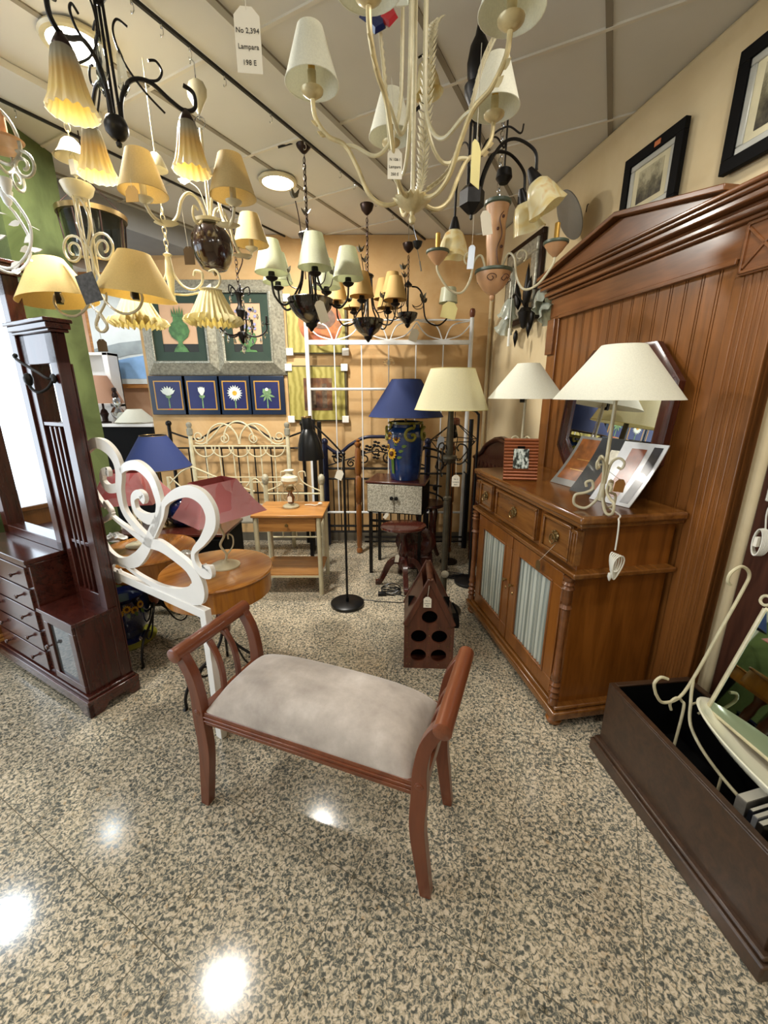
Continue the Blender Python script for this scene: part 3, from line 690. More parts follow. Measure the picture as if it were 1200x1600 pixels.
# local +y runs away from camera, +x to the wall
TL, TW, TZ = .72, .36, .34
q = MB().box(0, .02, 0, TL, .06, TZ).box(TW - .02, TW, 0, TL, .06, TZ).box(.02, TW - .02, TL - .02, TL, .06, TZ).box(.02, TW - .02, 0, .02, .06, TZ)
q.build('box_wall', M['walnut'], t_, bev=.003)
MB().box(.02, TW - .02, .02, TL - .02, .06, .075).build('box_base', M['black_lacq'], t_)
q = MB().box(-.028, TW, -.028, TL + .02, 0, .058).box(-.018, TW, -.018, TL + .012, .058, .074); q.build('plinth', M['walnut'], t_, bev=.006)
q = MB()
for a in ((.001, .024, .0, TL), (TW - .024, TW - .001, .0, TL), (.024, TW - .024, .0, .024), (.024, TW - .024, TL - .024, TL)): q.box(a[0], a[1], a[2], a[3], TZ, TZ + .008)
q.build('rim', M['walnut'], t_, bev=.002)
MB().box(.0215, .024, .025, TL - .025, .08, TZ - .002).box(TW - .024, TW - .0215, .025, TL - .025, .08, TZ - .002).box(.024, TW - .024, TL - .024, TL - .0215, .08, TZ - .002).build('lining', M['black_lacq'], t_, smooth=False)
# cream iron washstand-mirror standing in it (local frame: y along the chest, leaning to the wall)
A = Vector((1.075, 1.22, .09)); 
v_ = thing('wash_stand', 'cream wrought iron stand holding a tilted glass mirror, standing in the open chest', 'stand', (1.012, 1.25, .077), TA)
def V(x, y, z): return (x, y, z)
rodx = lambda z: .03 + .22 * (z / .8)
q = MB()
q.tube(spl([(-.035, .0, .385), (-.05, .0, .43), (-.03, 0, .455), (.0, 0, .445)], 5)[::-1] + spl([(-.035, 0, .385), (.0, 0, .345), (.06, 0, .36), (.1, 0, .44), (.15, -.0, .6), (.205, 0, .78), (.215, 0, .84), (.18, 0, .87), (.145, 0, .85), (.14, 0, .82), (.155, 0, .805)], 7), .0055, 8)
q.tube(spl([(.1, 0, .44), (.09, -.02, .36), (.08, -.06, .27), (.07, -.2, .22), (.06, -.45, .21), (.05, -.56, .24)], 7), .0055, 8)
q.tube(spl([(.04, .0, .31), (.03, 0, .34), (.05, 0, .36), (.075, 0, .345), (.08, -.01, .3), (.06, -.02, .0)], 6), .005, 8)
q.tube([(.07, -.2, .22), (.07, -.2, .005)], .0045, 8); q.tube([(.055, -.5, .22), (.055, -.5, .005)], .0045, 8)
q.tube(spl([(.1, -.01, .33), (.12, -.02, .35), (.14, -.03, .33), (.12, -.03, .31)], 5), .004, 8)
q.build('scrolled_frame', M['cream'], v_)
mmv = T(.12, -.06, .36) @ RY(17)
q = MB(); q.tube([(0, 0, 0), (0, 0, .40)], .008, 8, M=mmv); q.tube([(0, -.42, 0), (0, -.42, .40)], .008, 8, M=mmv); q.tube([(0, 0, .40), (0, -.42, .40)], .006, 8, M=mmv); q.tube([(0, 0, 0), (0, -.42, 0)], .006, 8, M=mmv)
q.tube([(0, .012 + .016 * math.cos(a), .425 + .016 * math.sin(a)) for a in [k * .393 for k in range(16)]], .005, 6, True, M=mmv)
for yy, s_ in ((-.08, 1), (-.2, -1), (-.3, 1)):
    c = spir(0, 0, .05, .018, -90, 430 if s_ > 0 else -560, 26); q.tube([(0, yy + a_, .465 + b_) for a_, b_ in c], .005, 8, M=mmv)
q.build('mirror_frame', M['cream'], v_)
MB().box(-.002, .003, -.41, -.005, .005, .395, mmv).build('mirror_glass', plain('green_tinted_mirror', '#a9b8a8', .02, 1, var=.01), v_, smooth=False)
# basin
bs = thing('wash_basin', 'shallow oval cream ceramic basin resting on the iron stand at the right edge', 'basin', (1.185, .875, .425), TA)
mbs = RX(2) @ RY(14) @ Matrix.Diagonal((.165, .36, 1, 1))
MB().lathe([(0, -.045), (.5, -.04), (.85, -.012), (1, .012), (1.02, .018), (.99, .02), (.95, .012), (.82, -.006), (.5, -.028), (0, -.03)], 48, mbs).build('bowl', plain('cream_ceramic', '#f0eed8', .15, coat=.6, var=.03), bs)
# books in the chest
for k, (c_, w_) in enumerate((('#8f8b85', .03), ('#22242a', .012), ('#8d8f92', .014), ('#2b2723', .016))):
    y = .985 - sum((.034, .016, .018, .02)[:k])
    bb = thing('magazine', ['pale magazine with a red mark standing in the chest, leftmost of the row', 'thin black magazine second in the chest row', 'grey magazine third in the chest row', 'dark brown magazine last in the chest row'][k], 'magazine', (1.10, y - .02, .0765), TA + 8, 'magazines in the open chest')
    MB().box(-.02, .12, -w_ / 2, w_ / 2, 0, .247 - .004 * k).build('cover', plain('cover_%d' % k, c_, .35, var=.2, sc=30), bb, bev=.001)
    MB().box(-.017, .117, -w_ / 2 + .002, w_ / 2 - .002, .2471 - .004 * k, .2485 - .004 * k).build('pages', M['tag'], bb)
# white cable bundle hanging at the door
cw = Py(1194, 845, 1.30); cw.x = 1.335
cb = thing('cable_bundle', 'coil of white cable with a plug hanging beside the dark door at the right edge', 'cable', (1.372, 1.41, Py(1190, 835, 1.41).z), TA)
q = MB()
for k in range(6): q.tube([(-.0 - .004 * k, .028 * math.sin(t2) * (1 - .08 * k), -.03 + .05 * math.cos(t2)) for t2 in [2 * math.pi * i / 20 for i in range(20)]], .003, 6, True)
q.tube(spl([(0, 0, .02), (0, .01, .08), (.0, .0, .14)], 5), .003, 6); q.build('coil', M['plug'], cb)
MB().box(-.012, .012, -.02, .02, .12, .17).build('plug', M['plug'], cb, bev=.004)
MB().box(-.028, .01, -.006, .006, -.045, -.01).build('cable_tie', M['tag'], cb)
# ============================================================= HALL STAND (left)
HR = -28.9
h = thing('hall_stand', 'dark mahogany hall stand with mirrors, drawers, glass door cupboard and an iron hook, at left', 'hall stand', (-1.406, 1.643, 0), HR)
# local x: 0 = front right corner of the plinth, negative to the left; +y to the back
HW = .96
def poly_plinth(e, z0, z1):
    return MB().box(-HW - e, e, -e, .22 + e, z0, z1)
q = MB().prism([(-.30, 0), (-.30, .05), (-.24, .07), (.03, .07), (.03, 0), (-.03, 0), (-.06, .03), (-.12, .045), (-.2, .05)][::-1] if False else [(-HW, .04), (-.10, .04), (-.06, 0), (.012, 0), (.012, .07), (-HW, .07)], -.012, .012, T(0, -.0, 0) @ RX(90))
q.prism([(-.012, 0), (.05, 0), (.08, .035), (.16, .035), (.19, 0), (.232, 0), (.232, .07), (-.012, .07)], -.012, .012, T(0, 0, 0) @ Matrix(((0, 0, 1, 0), (1, 0, 0, 0), (0, 1, 0, 0), (0, 0, 0, 1))))
q.box(-HW - .012, .012, -.012, .235, .065, .09).box(-HW, .0, 0, .225, .09, .105)
q.build('plinth', M['mahog_x'], h, bev=.004)
# chest of drawers block (left), z to .74
q = MB().box(-HW + .02, -.345, .02, .20, .10, .72).box(-HW, -.335, -.0, .205, .715, .74).box(-HW + .005, -.34, .006, .2, .70, .715)
q.build('drawer_chest', M['mahog_x'], h, bev=.004)
for k in range(5):
    z0 = .115 + k * .117
    q = MB().box(-HW + .06, -.38, .008, .03, z0, z0 + .108); d = q.build('drawer', M['mahog_x'], h, bev=.003)
    for x in (-.50, -.80): MB().lathe([(.005, 0), (.005, .01), (.012, .016), (.010, .024), (0, .026)], 12, T(x, .008, z0 + .054) @ RX(90)).build('knob', M['mahog'], d)
# right cupboard, z to .49
q = MB().box(-.325, -.31, .02, .20, .10, .475).box(-.055, -.02, .02, .20, .10, .475).box(-.325, -.02, .19, .2, .1, .475).box(-.335, -.005, -.0, .205, .475, .495)
q.build('cupboard_body', M['mahog'], h, bev=.003)
q = MB()
for a in ((-.31, -.03, .11, .15), (-.31, -.03, .43, .47), (-.31, -.265, .15, .43), (-.075, -.03, .15, .43)): q.box(a[0], a[1], .008, .028, a[2], a[3])
d = q.build('door', M['mahog'], h, bev=.003)
MB().box(-.267, -.073, .018, .021, .148, .432).build('glass_pane', plain('dim_glass', '#51585a', .08, .3, coat=.6), d, smooth=False)
MB().lathe([(.005, 0), (.005, .01), (.012, .016), (.010, .024), (0, .026)], 12, T(-.285, .008, .3) @ RX(90)).build('knob', M['mahog'], d)
# tall back frames. right wing x -.30..0, y .15-.2, top 1.79
q = MB()
for (x0, x1) in ((-.075, -.015), (-.30, -.25)): q.box(x0, x1, .165, .215, .09, 1.74)
q.box(-.30, -.015, .165, .215, 1.62, 1.74).box(-.25, -.075, .165, .205, .495, .56).box(-.25, -.075, .172, .21, .80, .82)
for x in (-.205, -.165, -.125): q.box(x - .008, x + .008, .17, .19, .56, 1.36)
q.box(-.25, -.075, .168, .2, 1.36, 1.38)
q.build('wing_frame', M['mahog'], h, bev=.003)
q = MB().box(-.315, .0, .15, .225, 1.74, 1.752).box(-.325, .01, .14, .23, 1.752, 1.775).box(-.335, .02, .13, .235, 1.775, 1.79); q.build('wing_cornice', M['mahog_x'], h, bev=.003)
MB().box(-.25, -.075, .203, .208, .56, 1.62).build('narrow_mirror', M['mirror'], h, smooth=False)
# centre: big mirror frame x -HW..-.30, top 2.0
q = MB().box(-.36, -.305, .155, .215, .74, 1.98).box(-HW, -HW + .06, .155, .215, .74, 1.98).box(-HW, -.305, .155, .215, 1.90, 1.98).box(-HW, -.305, .155, .215, .74, .79)
q.build('centre_frame', M['mahog'], h, bev=.003)
q = MB().box(-HW - .01, -.295, .14, .225, 1.98, 1.995).box(-HW - .02, -.28, .13, .23, 1.995, 2.02).box(-HW - .03, -.27, .12, .235, 2.02, 2.035); q.build('centre_cornice', M['mahog_x'], h, bev=.003)
MB().box(-HW + .05, -.355, .195, .2, .785, 1.905).build('large_mirror', M['mirror'], h, smooth=False)
MB().box(-HW, -.015, .216, .222, .1, 1.62).build('back_board', M['mahog'], h, smooth=False)
# iron hooks
for (x, z) in ((-.05, 1.56),):
    q = MB()
    q.tube(spl([(x, .16, z), (x - .01, .14, z - .0), (x - .05, .12, z + .03), (x - .10, .10, z + .06), (x - .125, .09, z + .08), (x - .13, .088, z + .09), (x - .122, .09, z + .093)], 6), .006, 8)
    q.ball((x, .155, z), .02, sc=(1, .5, 1)); q.ball((x - .122, .09, z + .09), .009)
    q.tube(spl([(x, .15, z - .01), (x - .01, .13, z - .04), (x - .04, .11, z - .055), (x - .07, .10, z - .04), (x - .08, .10, z - .02)], 6), .006, 8)
    q.lathe([(0, 0), (.012, .004), (.02, .02), (.022, .04), (.014, .06), (0, .066)], 14, T(x - .08, .10, z - .03) @ Matrix.Scale(.8, 4))
    q.build('coat_hook', M['black_iron'], h)

# pale carved wood frame at the extreme left
g = Pz(-8, 1010, 0)
t_ = thing('wooden_cabinet', 'light brown wooden cabinet edge with moulded plinth at the far left behind the hall stand', 'cabinet', (-2.41, 2.07, 0), -28.9)
MB().box(-.6, .0, -.02, .25, 0, .06).box(-.6, -.01, -.01, .25, .06, .085).build('plinth', M['pine'], t_, bev=.008)
q = MB().box(-.6, -.02, .0, .25, .085, .80); q.build('body', M['panelw'], t_, bev=.004)
q = MB().box(-.6, -.08, -.015, 0, .16, .74).box(-.07, -.03, -.012, 0, .1, .78); q.build('door', M['panelw'], t_, bev=.006)
MB().box(-.62, .0, -.02, .25, .80, .83).build('top', M['panelw'], t_, bev=.006)

# ============================================================= ROUND TABLES
def round_table(px, py, lab, lx, ht=.66):
    c = Pz(px, py, ht)
    t_ = thing('round_table', lab, 'table', (c.x, c.y, 0), lx, 'round occasional tables')
    q = MB().lathe([(0, .648), (.25, .648), (.262, .652), (.267, .66), (.262, .668), (.25, .67), (0, .67)], 64); q.build('tabletop', M['oak_top'], t_)
    MB().lathe([(.20, .555), (.252, .555), (.252, .65), (.20, .65)], 64).build('drum_apron', M['oak_side'], t_)
    MB().lathe([(0, .548), (.25, .548), (.25, .556), (0, .556)], 48).build('underside', M['oak_side'], t_)
    q = MB().lathe([(.012, .29), (.03, .32), (.036, .40), (.028, .46), (.03, .50), (.05, .548)], 18); q.build('stem', M['cherry_z'], t_)
    for k in range(3):
        a = 120 * k
        cc = spl([(.012, .36), (.02, .30), (.05, .24), (.12, .19), (.20, .15), (.245, .07), (.25, .0), (.262, .002)], 7)
        q = MB().tube(rz_pts([(v.x, v.y + .004) for v in cc], a), .0075, 8)
        cc = spl([(.05, .24), (.09, .15), (.13, .12), (.16, .145), (.14, .175), (.115, .165)], 6)
        q.tube(rz_pts([(v.x, v.y) for v in cc], a), .005, 6); q.build('leg', M['black_iron'], t_)
    return t_, c
tA, cA = round_table(340, 890, 'round wooden drum table on black iron tripod, nearer one, carrying a rose lamp', 234 - 0)
tB, cB = round_table(229, 859, 'round wooden drum table on black iron tripod, further left behind the white scroll headboard', 275, .62)
tB.scale = (1, 1, .62 / .66)
def wrap_lamp(c, lab, tilt, rz, hh, wb):
    t_ = thing('table_lamp', lab, 'table lamp', c, rz, 'rose square lamps on the round tables')
    MB().lathe([(.0, 0), (.072, 0), (.072, .006), (.06, .012), (.02, .018), (.01, .03)], 36).build('base', M['ivory'], t_)
    cc = spl([(0, 0, .02), (.012, 0, .06), (-.012, 0, .11), (.01, 0, .16), (-.004, 0, .21), (0, 0, hh + .05)], 6)
    MB().tube(cc, .006, 8).tube(spl([(.006, 0, .05), (.045, 0, .1), (.05, 0, .15), (.03, 0, .165), (.028, 0, .14)], 5), .004, 6).build('stem', M['ivory'], t_)
    mm = T(0, 0, hh) @ RY(tilt) @ RZ(35)
    n = 10; q = MB(); vs = []; fs = []; b_, t0, H = wb / 2, wb * .25, .165
    lev = [(0, 1.0), (.05, .985), (.5, .92), (1, 1.0)]
    for li, (v, bulge) in enumerate([(0, 1), (.33, .95), (.66, .95), (1, 1)]):
        s_ = (b_ + (t0 - b_) * v) * bulge
        for k in range(4):
            x0, y0 = [(1, 1), (-1, 1), (-1, -1), (1, -1)][k]; x1, y1 = [(1, 1), (-1, 1), (-1, -1), (1, -1)][(k + 1) % 4]
            for i in range(6):
                u = i / 6; vs.append(((x0 + (x1 - x0) * u) * s_, (y0 + (y1 - y0) * u) * s_, v * H))
    for li in range(3):
        for i in range(24): fs.append((24 * li + i, 24 * li + (i + 1) % 24, 24 * li + 24 + (i + 1) % 24, 24 * li + 24 + i))
    q.add(vs, fs, mm); q.add([tuple(Vector(v) * .99) for v in vs], [f_[::-1] for f_ in fs], mm); sh = q.build('lamp_shade', M['pink_sh'], t_)
    # cellophane wrap
    rr = random.Random(3); vs2 = [((v[0]) * 1.015 + rr.uniform(-.003, .003), v[1] * 1.015 + rr.uniform(-.003, .003), v[2] + rr.uniform(-.004, .004)) for v in vs]
    q = MB().add(vs2, fs, mm)
    tt = NT('cellophane'); tt.b.inputs['Base Color'].default_value = (1, 1, 1, 1); tt.b.inputs['Roughness'].default_value = .12
    tp = tt.n('BsdfTransparent'); ms = tt.n('MixShader'); ms.inputs[0].default_value = .09
    n2 = tt.n('TexNoise'); n2.inputs['Scale'].default_value = 28; n2.inputs['Distortion'].default_value = 2; tt.l(tt.coords(scale=(1, 1, .3)), n2.inputs['Vector']); tt.bump(n2.outputs['Fac'], 1, .01)
    tt.l(tp.outputs[0], ms.inputs[1]); tt.l(tt.b.outputs[0], ms.inputs[2]); tt.l(ms.outputs[0], tt.out.inputs[0])
    q.build('plastic_wrap', tt.mat, sh)
    for k in range(4):
        x, y = [(1, 1), (-1, 1), (-1, -1), (1, -1)][k]; x2, y2 = [(1, 1), (-1, 1), (-1, -1), (1, -1)][(k + 1) % 4]
    return t_
lA = Pz(352, 884, .67)
wrap_lamp((lA.x, lA.y, .6705), 'rose square lamp in cellophane standing on the nearer round table', -5, 10, .27, .33)
lB = Pz(218, 852, .63)
wrap_lamp((lB.x, lB.y, .6305), 'rose square lamp standing on the further round table behind the white scrolls', 0, -25, .285, .34)
tg = Pz(353, 845, .79)
for (c, lab, r_) in ((Pz(292, 872, .67), 'crumpled clear plastic bag with plug on the nearer round table', .05), (Pz(180, 843, .63), 'crumpled white paper and plastic on the further round table', .06)):
    rr = random.Random(int(c.x * 1000)); vs = []; fs = []
    n, m_ = 14, 7
    for i in range(n):
        for j in range(m_):
            a = 2 * math.pi * i / n; ph = math.pi / 2 * j / (m_ - 1); k = rr.uniform(.7, 1.15); z_ = .045 * math.sin(ph) * rr.uniform(.6, 1.1)
            vs.append((r_ * math.cos(ph) * math.cos(a) * k * 1.2, r_ * math.cos(ph) * math.sin(a) * k * .8, z_ if j else 0))
    for i in range(n):
        for j in range(m_ - 1): fs.append((i * m_ + j, ((i + 1) % n) * m_ + j, ((i + 1) % n) * m_ + j + 1, i * m_ + j + 1))
    fs.append(tuple(i * m_ for i in range(n)))
    o = MB().add(vs, fs).build('plastic_bag', plain('crinkled_plastic', '#cfd0cc', .18, 0, .6, .5), None, loc=(c.x, c.y, .6705 if 'nearer' in lab else .6305), smooth=False); tag(o, lab, 'plastic bag')
# cabinet with navy lamp + vase behind the tables
t_ = thing('low_cabinet', 'black low cabinet behind the round tables carrying the navy cone lamp', 'cabinet', (-1.62, 2.72, 0), 0)
MB().box(-.26, .5, 0, .38, .04, .54).build('body', M['black_lacq'], t_, bev=.003); MB().box(-.27, .51, -.01, .39, .54, .56).build('top', M['mahog_x'], t_, bev=.004)
MB().box(-.22, .46, .03, .35, 0, .04).build('plinth', M['black_lacq'], t_)
for x in (-.25, .13): 
    d_ = MB().box(x, x + .36, -.014, 0, .07, .52).build('door', M['black_lacq'], t_, bev=.002); MB().ball((x + (.33 if x < 0 else .03), -.022, .3), .012).build('knob', M['brass'], d_)
t_ = thing('table_lamp', 'navy blue cone shade lamp with gold edge behind the white scroll headboard', 'table lamp', (-1.605, 2.9, .561), 0)
def blue_pot(parent, s=1.0, neck=True, mat='blue_gl'):
    MB().lathe([(0, 0), (.05 * s, 0), (.06 * s, .01 * s), (.085 * s, .04 * s), (.105 * s, .09 * s), (.1 * s, .135 * s), (.07 * s, .17 * s), (.04 * s, .185 * s), (.042 * s, .2 * s), (.05 * s, .21 * s), (.04 * s, .212 * s), (0, .2 * s)], 32).build('vase_body', M[mat], parent)
def sunflower(parent, c, n_, r=.02, name='flower', leaf=False):
    """moulded flower at c facing n_"""
    n_ = Vector(n_).normalized(); u = n_.orthogonal().normalized(); v = n_.cross(u); c = Vector(c)
    q = MB(); k_ = 12
    for k in range(k_):
        a = 2 * math.pi * k / k_; d = u * math.cos(a) + v * math.sin(a); e = n_.cross(d)
        q.add([c + d * r * .35 + e * r * .16, c + d * r * .35 - e * r * .16, c + d * r * .75 - e * r * .2 + n_ * r * .15, c + d * r * 1.05, c + d * r * .75 + e * r * .2 + n_ * r * .15, c + d * r * .6 + n_ * r * .05 - n_ * .1 * r], [(0, 1, 2, 3, 4)])
        q.add([c + d * r * .35 + n_ * r * .1, c + d * r * 1.0, c + d * r * .7 + e * r * .18 - n_ * r * .1, c + d * r * .7 - e * r * .18 - n_ * r * .1], [(0, 2, 1), (0, 1, 3), (0, 3, 2), (1, 2, 3)])
    o = q.build(name, M['flower_y'], parent, smooth=False)
    q = MB().ball(tuple(c + n_ * r * .1), r * .42, seg=10); q.build('flower_centre', M['flower_c'], o)
    return o
def leaf(parent, c, d, n_, L=.03, name='leaf', mat='leaf_g'):
    c = Vector(c); d = Vector(d).normalized(); n_ = Vector(n_).normalized(); e = n_.cross(d)
    q = MB(); P_ = [c, c + d * L * .3 + e * L * .28, c + d * L * .65 + e * L * .22, c + d * L, c + d * L * .65 - e * L * .22, c + d * L * .3 - e * L * .28]
    q.add([p_ + n_ * .0 for p_ in P_] + [p_ + n_ * .003 for p_ in P_] , [(5, 4, 3, 2, 1, 0), (6, 7, 8, 9, 10, 11)] + [(i, (i + 1) % 6, 6 + (i + 1) % 6, 6 + i) for i in range(6)])
    return q.build(name, M[mat], parent, smooth=False)
MB().lathe([(0, 0), (.07, 0), (.07, .01), (.02, .02), (.012, .05), (.02, .1), (.03, .16), (.02, .24), (.008, .28), (.008, .40)], 24).build('base', M['brass'], t_)
cone_shade(t_, .085, .225, .44, .66, M['blue_sh'], trim=M['brass'])
pv = Py(293, 832, 2.98)
t_ = thing('vase', 'round cobalt blue ceramic vase with moulded yellow sunflowers, seen between the rose lamps', 'vase', (pv.x, 2.95, .561), 0)
blue_pot(t_, 1.25, True, 'navy_gl')
for dx, dz in ((.07, .12), (.03, .09), (.09, .08)): sunflower(t_, (dx, -.115, dz), (dx * 4, -1, .1), .022)
for dx, dz in ((.05, .14), (.1, .11), (.0, .1)): leaf(t_, (dx, -.118, dz), (.6, 0, .4), (.2, -1, 0))
# blue planter on floor
pp = Pz(200, 975, 0)
t_ = thing('planter', 'blue glazed floor pot with yellow flower garland standing under the further round table', 'planter', (-1.62, 2.30, 0), 0)
MB().lathe([(0, .01), (.10, 0), (.105, .015), (.085, .03), (.09, .05), (.125, .12), (.14, .2), (.13, .26), (.115, .29), (.13, .31), (.12, .315), (.105, .29), (0, .28)], 40).build('pot', M['navy_gl'], t_)
MB().lathe([(0, 0), (.15, 0), (.16, .012), (.15, .016), (0, .012)], 40).build('saucer', M['olive'], t_)
for k in range(9): 
    a = R(-150 + k * 17); sunflower(t_, (.135 * math.cos(a), .135 * math.sin(a), .265 - .02 * (k % 2)), (math.cos(a), math.sin(a), .2), .024)
    leaf(t_, (.138 * math.cos(a), .138 * math.sin(a), .24), (0.3, 0, -1), (math.cos(a), math.sin(a), 0), .035)

# ============================================================= WHITE SCROLL HEADBOARD
o0 = Vector((-.735, 1.525, 0)); dd = Vector((-.68, .434, 0)).normalized()
hb_ang = math.degrees(math.atan2(dd.y, dd.x))
hd = thing('scroll_headboard', 'white metal headboard with large cut-out scrolls standing between the hall stand and the bench', 'headboard', (o0.x, o0.y, 0), hb_ang)
def loc2(px, py):
    p_ = Pl(px, py, o0, dd); return ((p_ - o0).dot(dd), p_.z)
def c4(x, y): return loc2(130 + x / 3.4286, 660 + y / 3.4286)
PLM = RX(90)       # XY of the outline -> local X,Z
def rib(q, pts, w, taper=None):
    P2 = spl([(*c4(*a[:2]), 0) for a in pts], 7); ws_ = [a[2] if len(a) > 2 else w for a in pts]
    W2 = []
    for i in range(len(pts) - 1):
        for k in range(7): W2.append((ws_[i] + (ws_[i + 1] - ws_[i]) * k / 7))
    W2.append(ws_[-1])
    q.ribbon([(v.x, v.y) for v in P2], [x * .00108 for x in W2], .018, PLM)
q = MB()
rib(q, [(125, 455, 14), (60, 360, 14), (22, 260, 16), (12, 170, 30), (60, 112, 42), (125, 128, 52), (178, 190, 56), (200, 270, 50), (200, 360, 44), (225, 470, 36), (290, 560, 34), (365, 632, 30)], 30)
rib(q, [(185, 350, 40), (140, 352, 38), (108, 310, 28), (112, 268, 30), (135, 262, 36), (138, 285, 20)], 28)
rib(q, [(208, 262, 20), (240, 235, 34), (300, 232, 42), (365, 290, 46), (402, 380, 44), (415, 450, 36), (405, 520, 40), (370, 600, 44), (345, 670, 52), (290, 735, 62), (215, 748, 46), (150, 700, 34), (105, 620, 22), (92, 545, 14), (140, 508, 22), (160, 480, 12)], 24)
rib(q, [(400, 505, 36), (350, 515, 46), (292, 475, 34), (275, 410, 28), (298, 382, 34), (325, 398, 44), (322, 425, 26)], 26)
rib(q, [(378, 600, 40), (425, 500, 34), (445, 430, 26), (500, 385, 38), (570, 368, 44), (640, 400, 54), (685, 470, 60), (690, 550, 52), (650, 630, 34), (600, 690, 20), (605, 750, 24), (640, 800, 34), (672, 795, 62), (668, 765, 40)], 24)
rib(q, [(118, 425, 20), (150, 470, 28), (165, 505, 12), (250, 572, 18), (350, 640, 40), (420, 660, 50), (500, 715, 46), (570, 775, 48), (618, 850, 70), (615, 915, 90), (540, 925, 60), (430, 890, 34), (320, 830, 20), (225, 762, 12)], 24)
rib(q, [(225, 765, 12), (165, 745, 24), (148, 800, 36), (190, 830, 60), (205, 805, 44)], 22)
rib(q, [(75, 540, 10), (88, 620, 24), (98, 668, 10)], 20); rib(q, [(105, 710, 10), (140, 770, 30), (140, 820, 20)], 20)
q.build('scroll_cutout', M['white_board'], hd, bev=.002)
r0 = loc2(318, 950); r1 = loc2(165, 882)
q = MB().box(-.012, 1.0, -.014, .014, r0[1] - .042, r0[1]); q.build('lower_rail', M['white_board'], hd, bev=.002)
q = MB().box(-.015, .026, -.0145, .0145, 0, r0[1] + .001); q.build('leg', M['white_board'], hd, bev=.002)
q = MB().box(.97, 1.005, -.014, .014, 0, r0[1] - .0); q.build('leg', M['white_board'], hd, bev=.002)

# ============================================================= SIDE TABLE
t_ = thing('side_table', 'cream legged side table with wooden top, one drawer and low shelf', 'side table', (-.962, 2.90, 0), 0)
MB().box(-.015, .515, -.015, .40, .625, .645).build('tabletop', M['pine'], t_, bev=.004)
MB().box(.03, .46, .02, .37, .51, .625).build('apron', M['pine'], t_, bev=.002)
d = MB().box(.035, .455, .006, .025, .515, .622).build('drawer', M['pine'], t_, bev=.002)
MB().lathe([(.006, 0), (.006, .01), (.014, .017), (.012, .024), (0, .027)], 14, T(.245, .006, .568) @ RX(90)).build('knob', M['brass'], d)
for x in (.012, .478):
    for y in (.012, .375): MB().lathe([(.016, 0), (.018, .02), (.018, .625)], 16, T(x, y, 0)).build('leg', M['ivory'], t_)
MB().box(.01, .48, .01, .375, .155, .17).build('shelf', M['pine'], t_, bev=.002)
MB().box(.0, .49, .0, .012, .145, .158).box(.0, .49, .373, .385, .145, .158).split('shelf_rail', M['ivory'], t_)
# oil-lamp style lamp
c = Pz(455, 792, .646)
t_ = thing('oil_lamp', 'small cream oil-lamp style table lamp on the side table', 'table lamp', (c.x, c.y, .6455), 0)
MB().lathe([(0, 0), (.062, 0), (.064, .01), (.055, .018), (.045, .022), (.02, .03)], 32).build('base', M['ivory'], t_)
MB().lathe([(.02, .03), (.028, .05), (.032, .08), (.022, .1), (.015, .115), (.018, .125)], 24).build('stem', plain('brown_glass_stem', '#6e4420', .15, coat=.7), t_)
MB().lathe([(.022, .125), (.036, .14), (.03, .155), (.022, .165)], 24).build('burner', M['brass'], t_)
MB().lathe([(.03, .185), (.055, .195), (.068, .215), (.062, .24), (.035, .255), (.026, .265), (.026, .28), (.038, .292), (.036, .294), (.022, .28), (.03, .25), (.06, .225), (.03, .187)], 32, cap=False).build('globe', spotted('marbled_cream_glass', '#e3dcc0', '#a39a84', 22, .2, .2), t_)
q = MB()
for s_ in (-1, 1):
    q.tube(spl([(s_ * .025, 0, .045), (s_ * .05, 0, .06), (s_ * .06, 0, .1), (s_ * .045, 0, .15), (s_ * .028, 0, .17), (s_ * .02, 0, .2)], 5), .003, 6)
    q.tube(spl([(s_ * .04, 0, .16), (s_ * .075, 0, .185), (s_ * .105, 0, .17), (s_ * .1, 0, .14), (s_ * .082, 0, .15)], 5), .0035, 6)
q.build('wire_arm', M['ivory'], t_)
price_tag((c.x + .005, c.y - .055, .745), 'white price tag on the oil-lamp style lamp', .034, .045, 0, 0, (c.x + .005, c.y - .03, .78), ('', '', ''))
c2 = Pz(492, 790, .646)
o = MB().tube(spl([(-.06, .0, .006), (-.02, .012, .006), (.02, -.01, .006), (.05, .012, .008), (.07, .02, .01)], 6), .004, 6).ball((.06, .016, .014), .012, sc=(1.6, 1, .8)).build('white_cable', M['plug'], None, loc=(c2.x - .02, c2.y, .6455)); tag(o, 'short white cable with plug lying on the side table beside the oil lamp', 'cable')

# ============================================================= BLACK FLOOR LAMP
t_ = thing('floor_lamp', 'black metal reading floor lamp with bell shaped spot and round base', 'floor lamp', (-.27, 2.745, 0), 0)
MB().lathe([(0, 0), (.118, 0), (.122, .006), (.122, .022), (.114, .028), (0, .03)], 48).build('base', M['black_satin'], t_)
MB().tube([(0, 0, .02), (0, 0, 1.12)], .0085, 12).tube([(0, 0, .03), (0, 0, .06)], .012, 12).build('pole', M['black_satin'], t_)
MB().tube(spl([(0, 0, 1.11), (-.03, 0, 1.145), (-.10, 0, 1.22), (-.19, 0, 1.305)], 4), .006, 10).ball((0, 0, 1.115), .014).build('arm', M['black_satin'], t_)
q = MB().lathe([(.085, 0), (.083, .03), (.074, .10), (.055, .16), (.036, .19), (.032, .195), (.03, .19), (.05, .158), (.069, .1), (.078, .03), (.08, 0)], 36, T(-.21, -.03, 1.085) @ RY(-4), cap=False)
q.lathe([(.032, .19), (.033, .27), (.03, .275), (0, .275)], 24, T(-.21, -.03, 1.085) @ RY(-4)); sh = q.build('lamp_shade', M['black_satin'], t_)
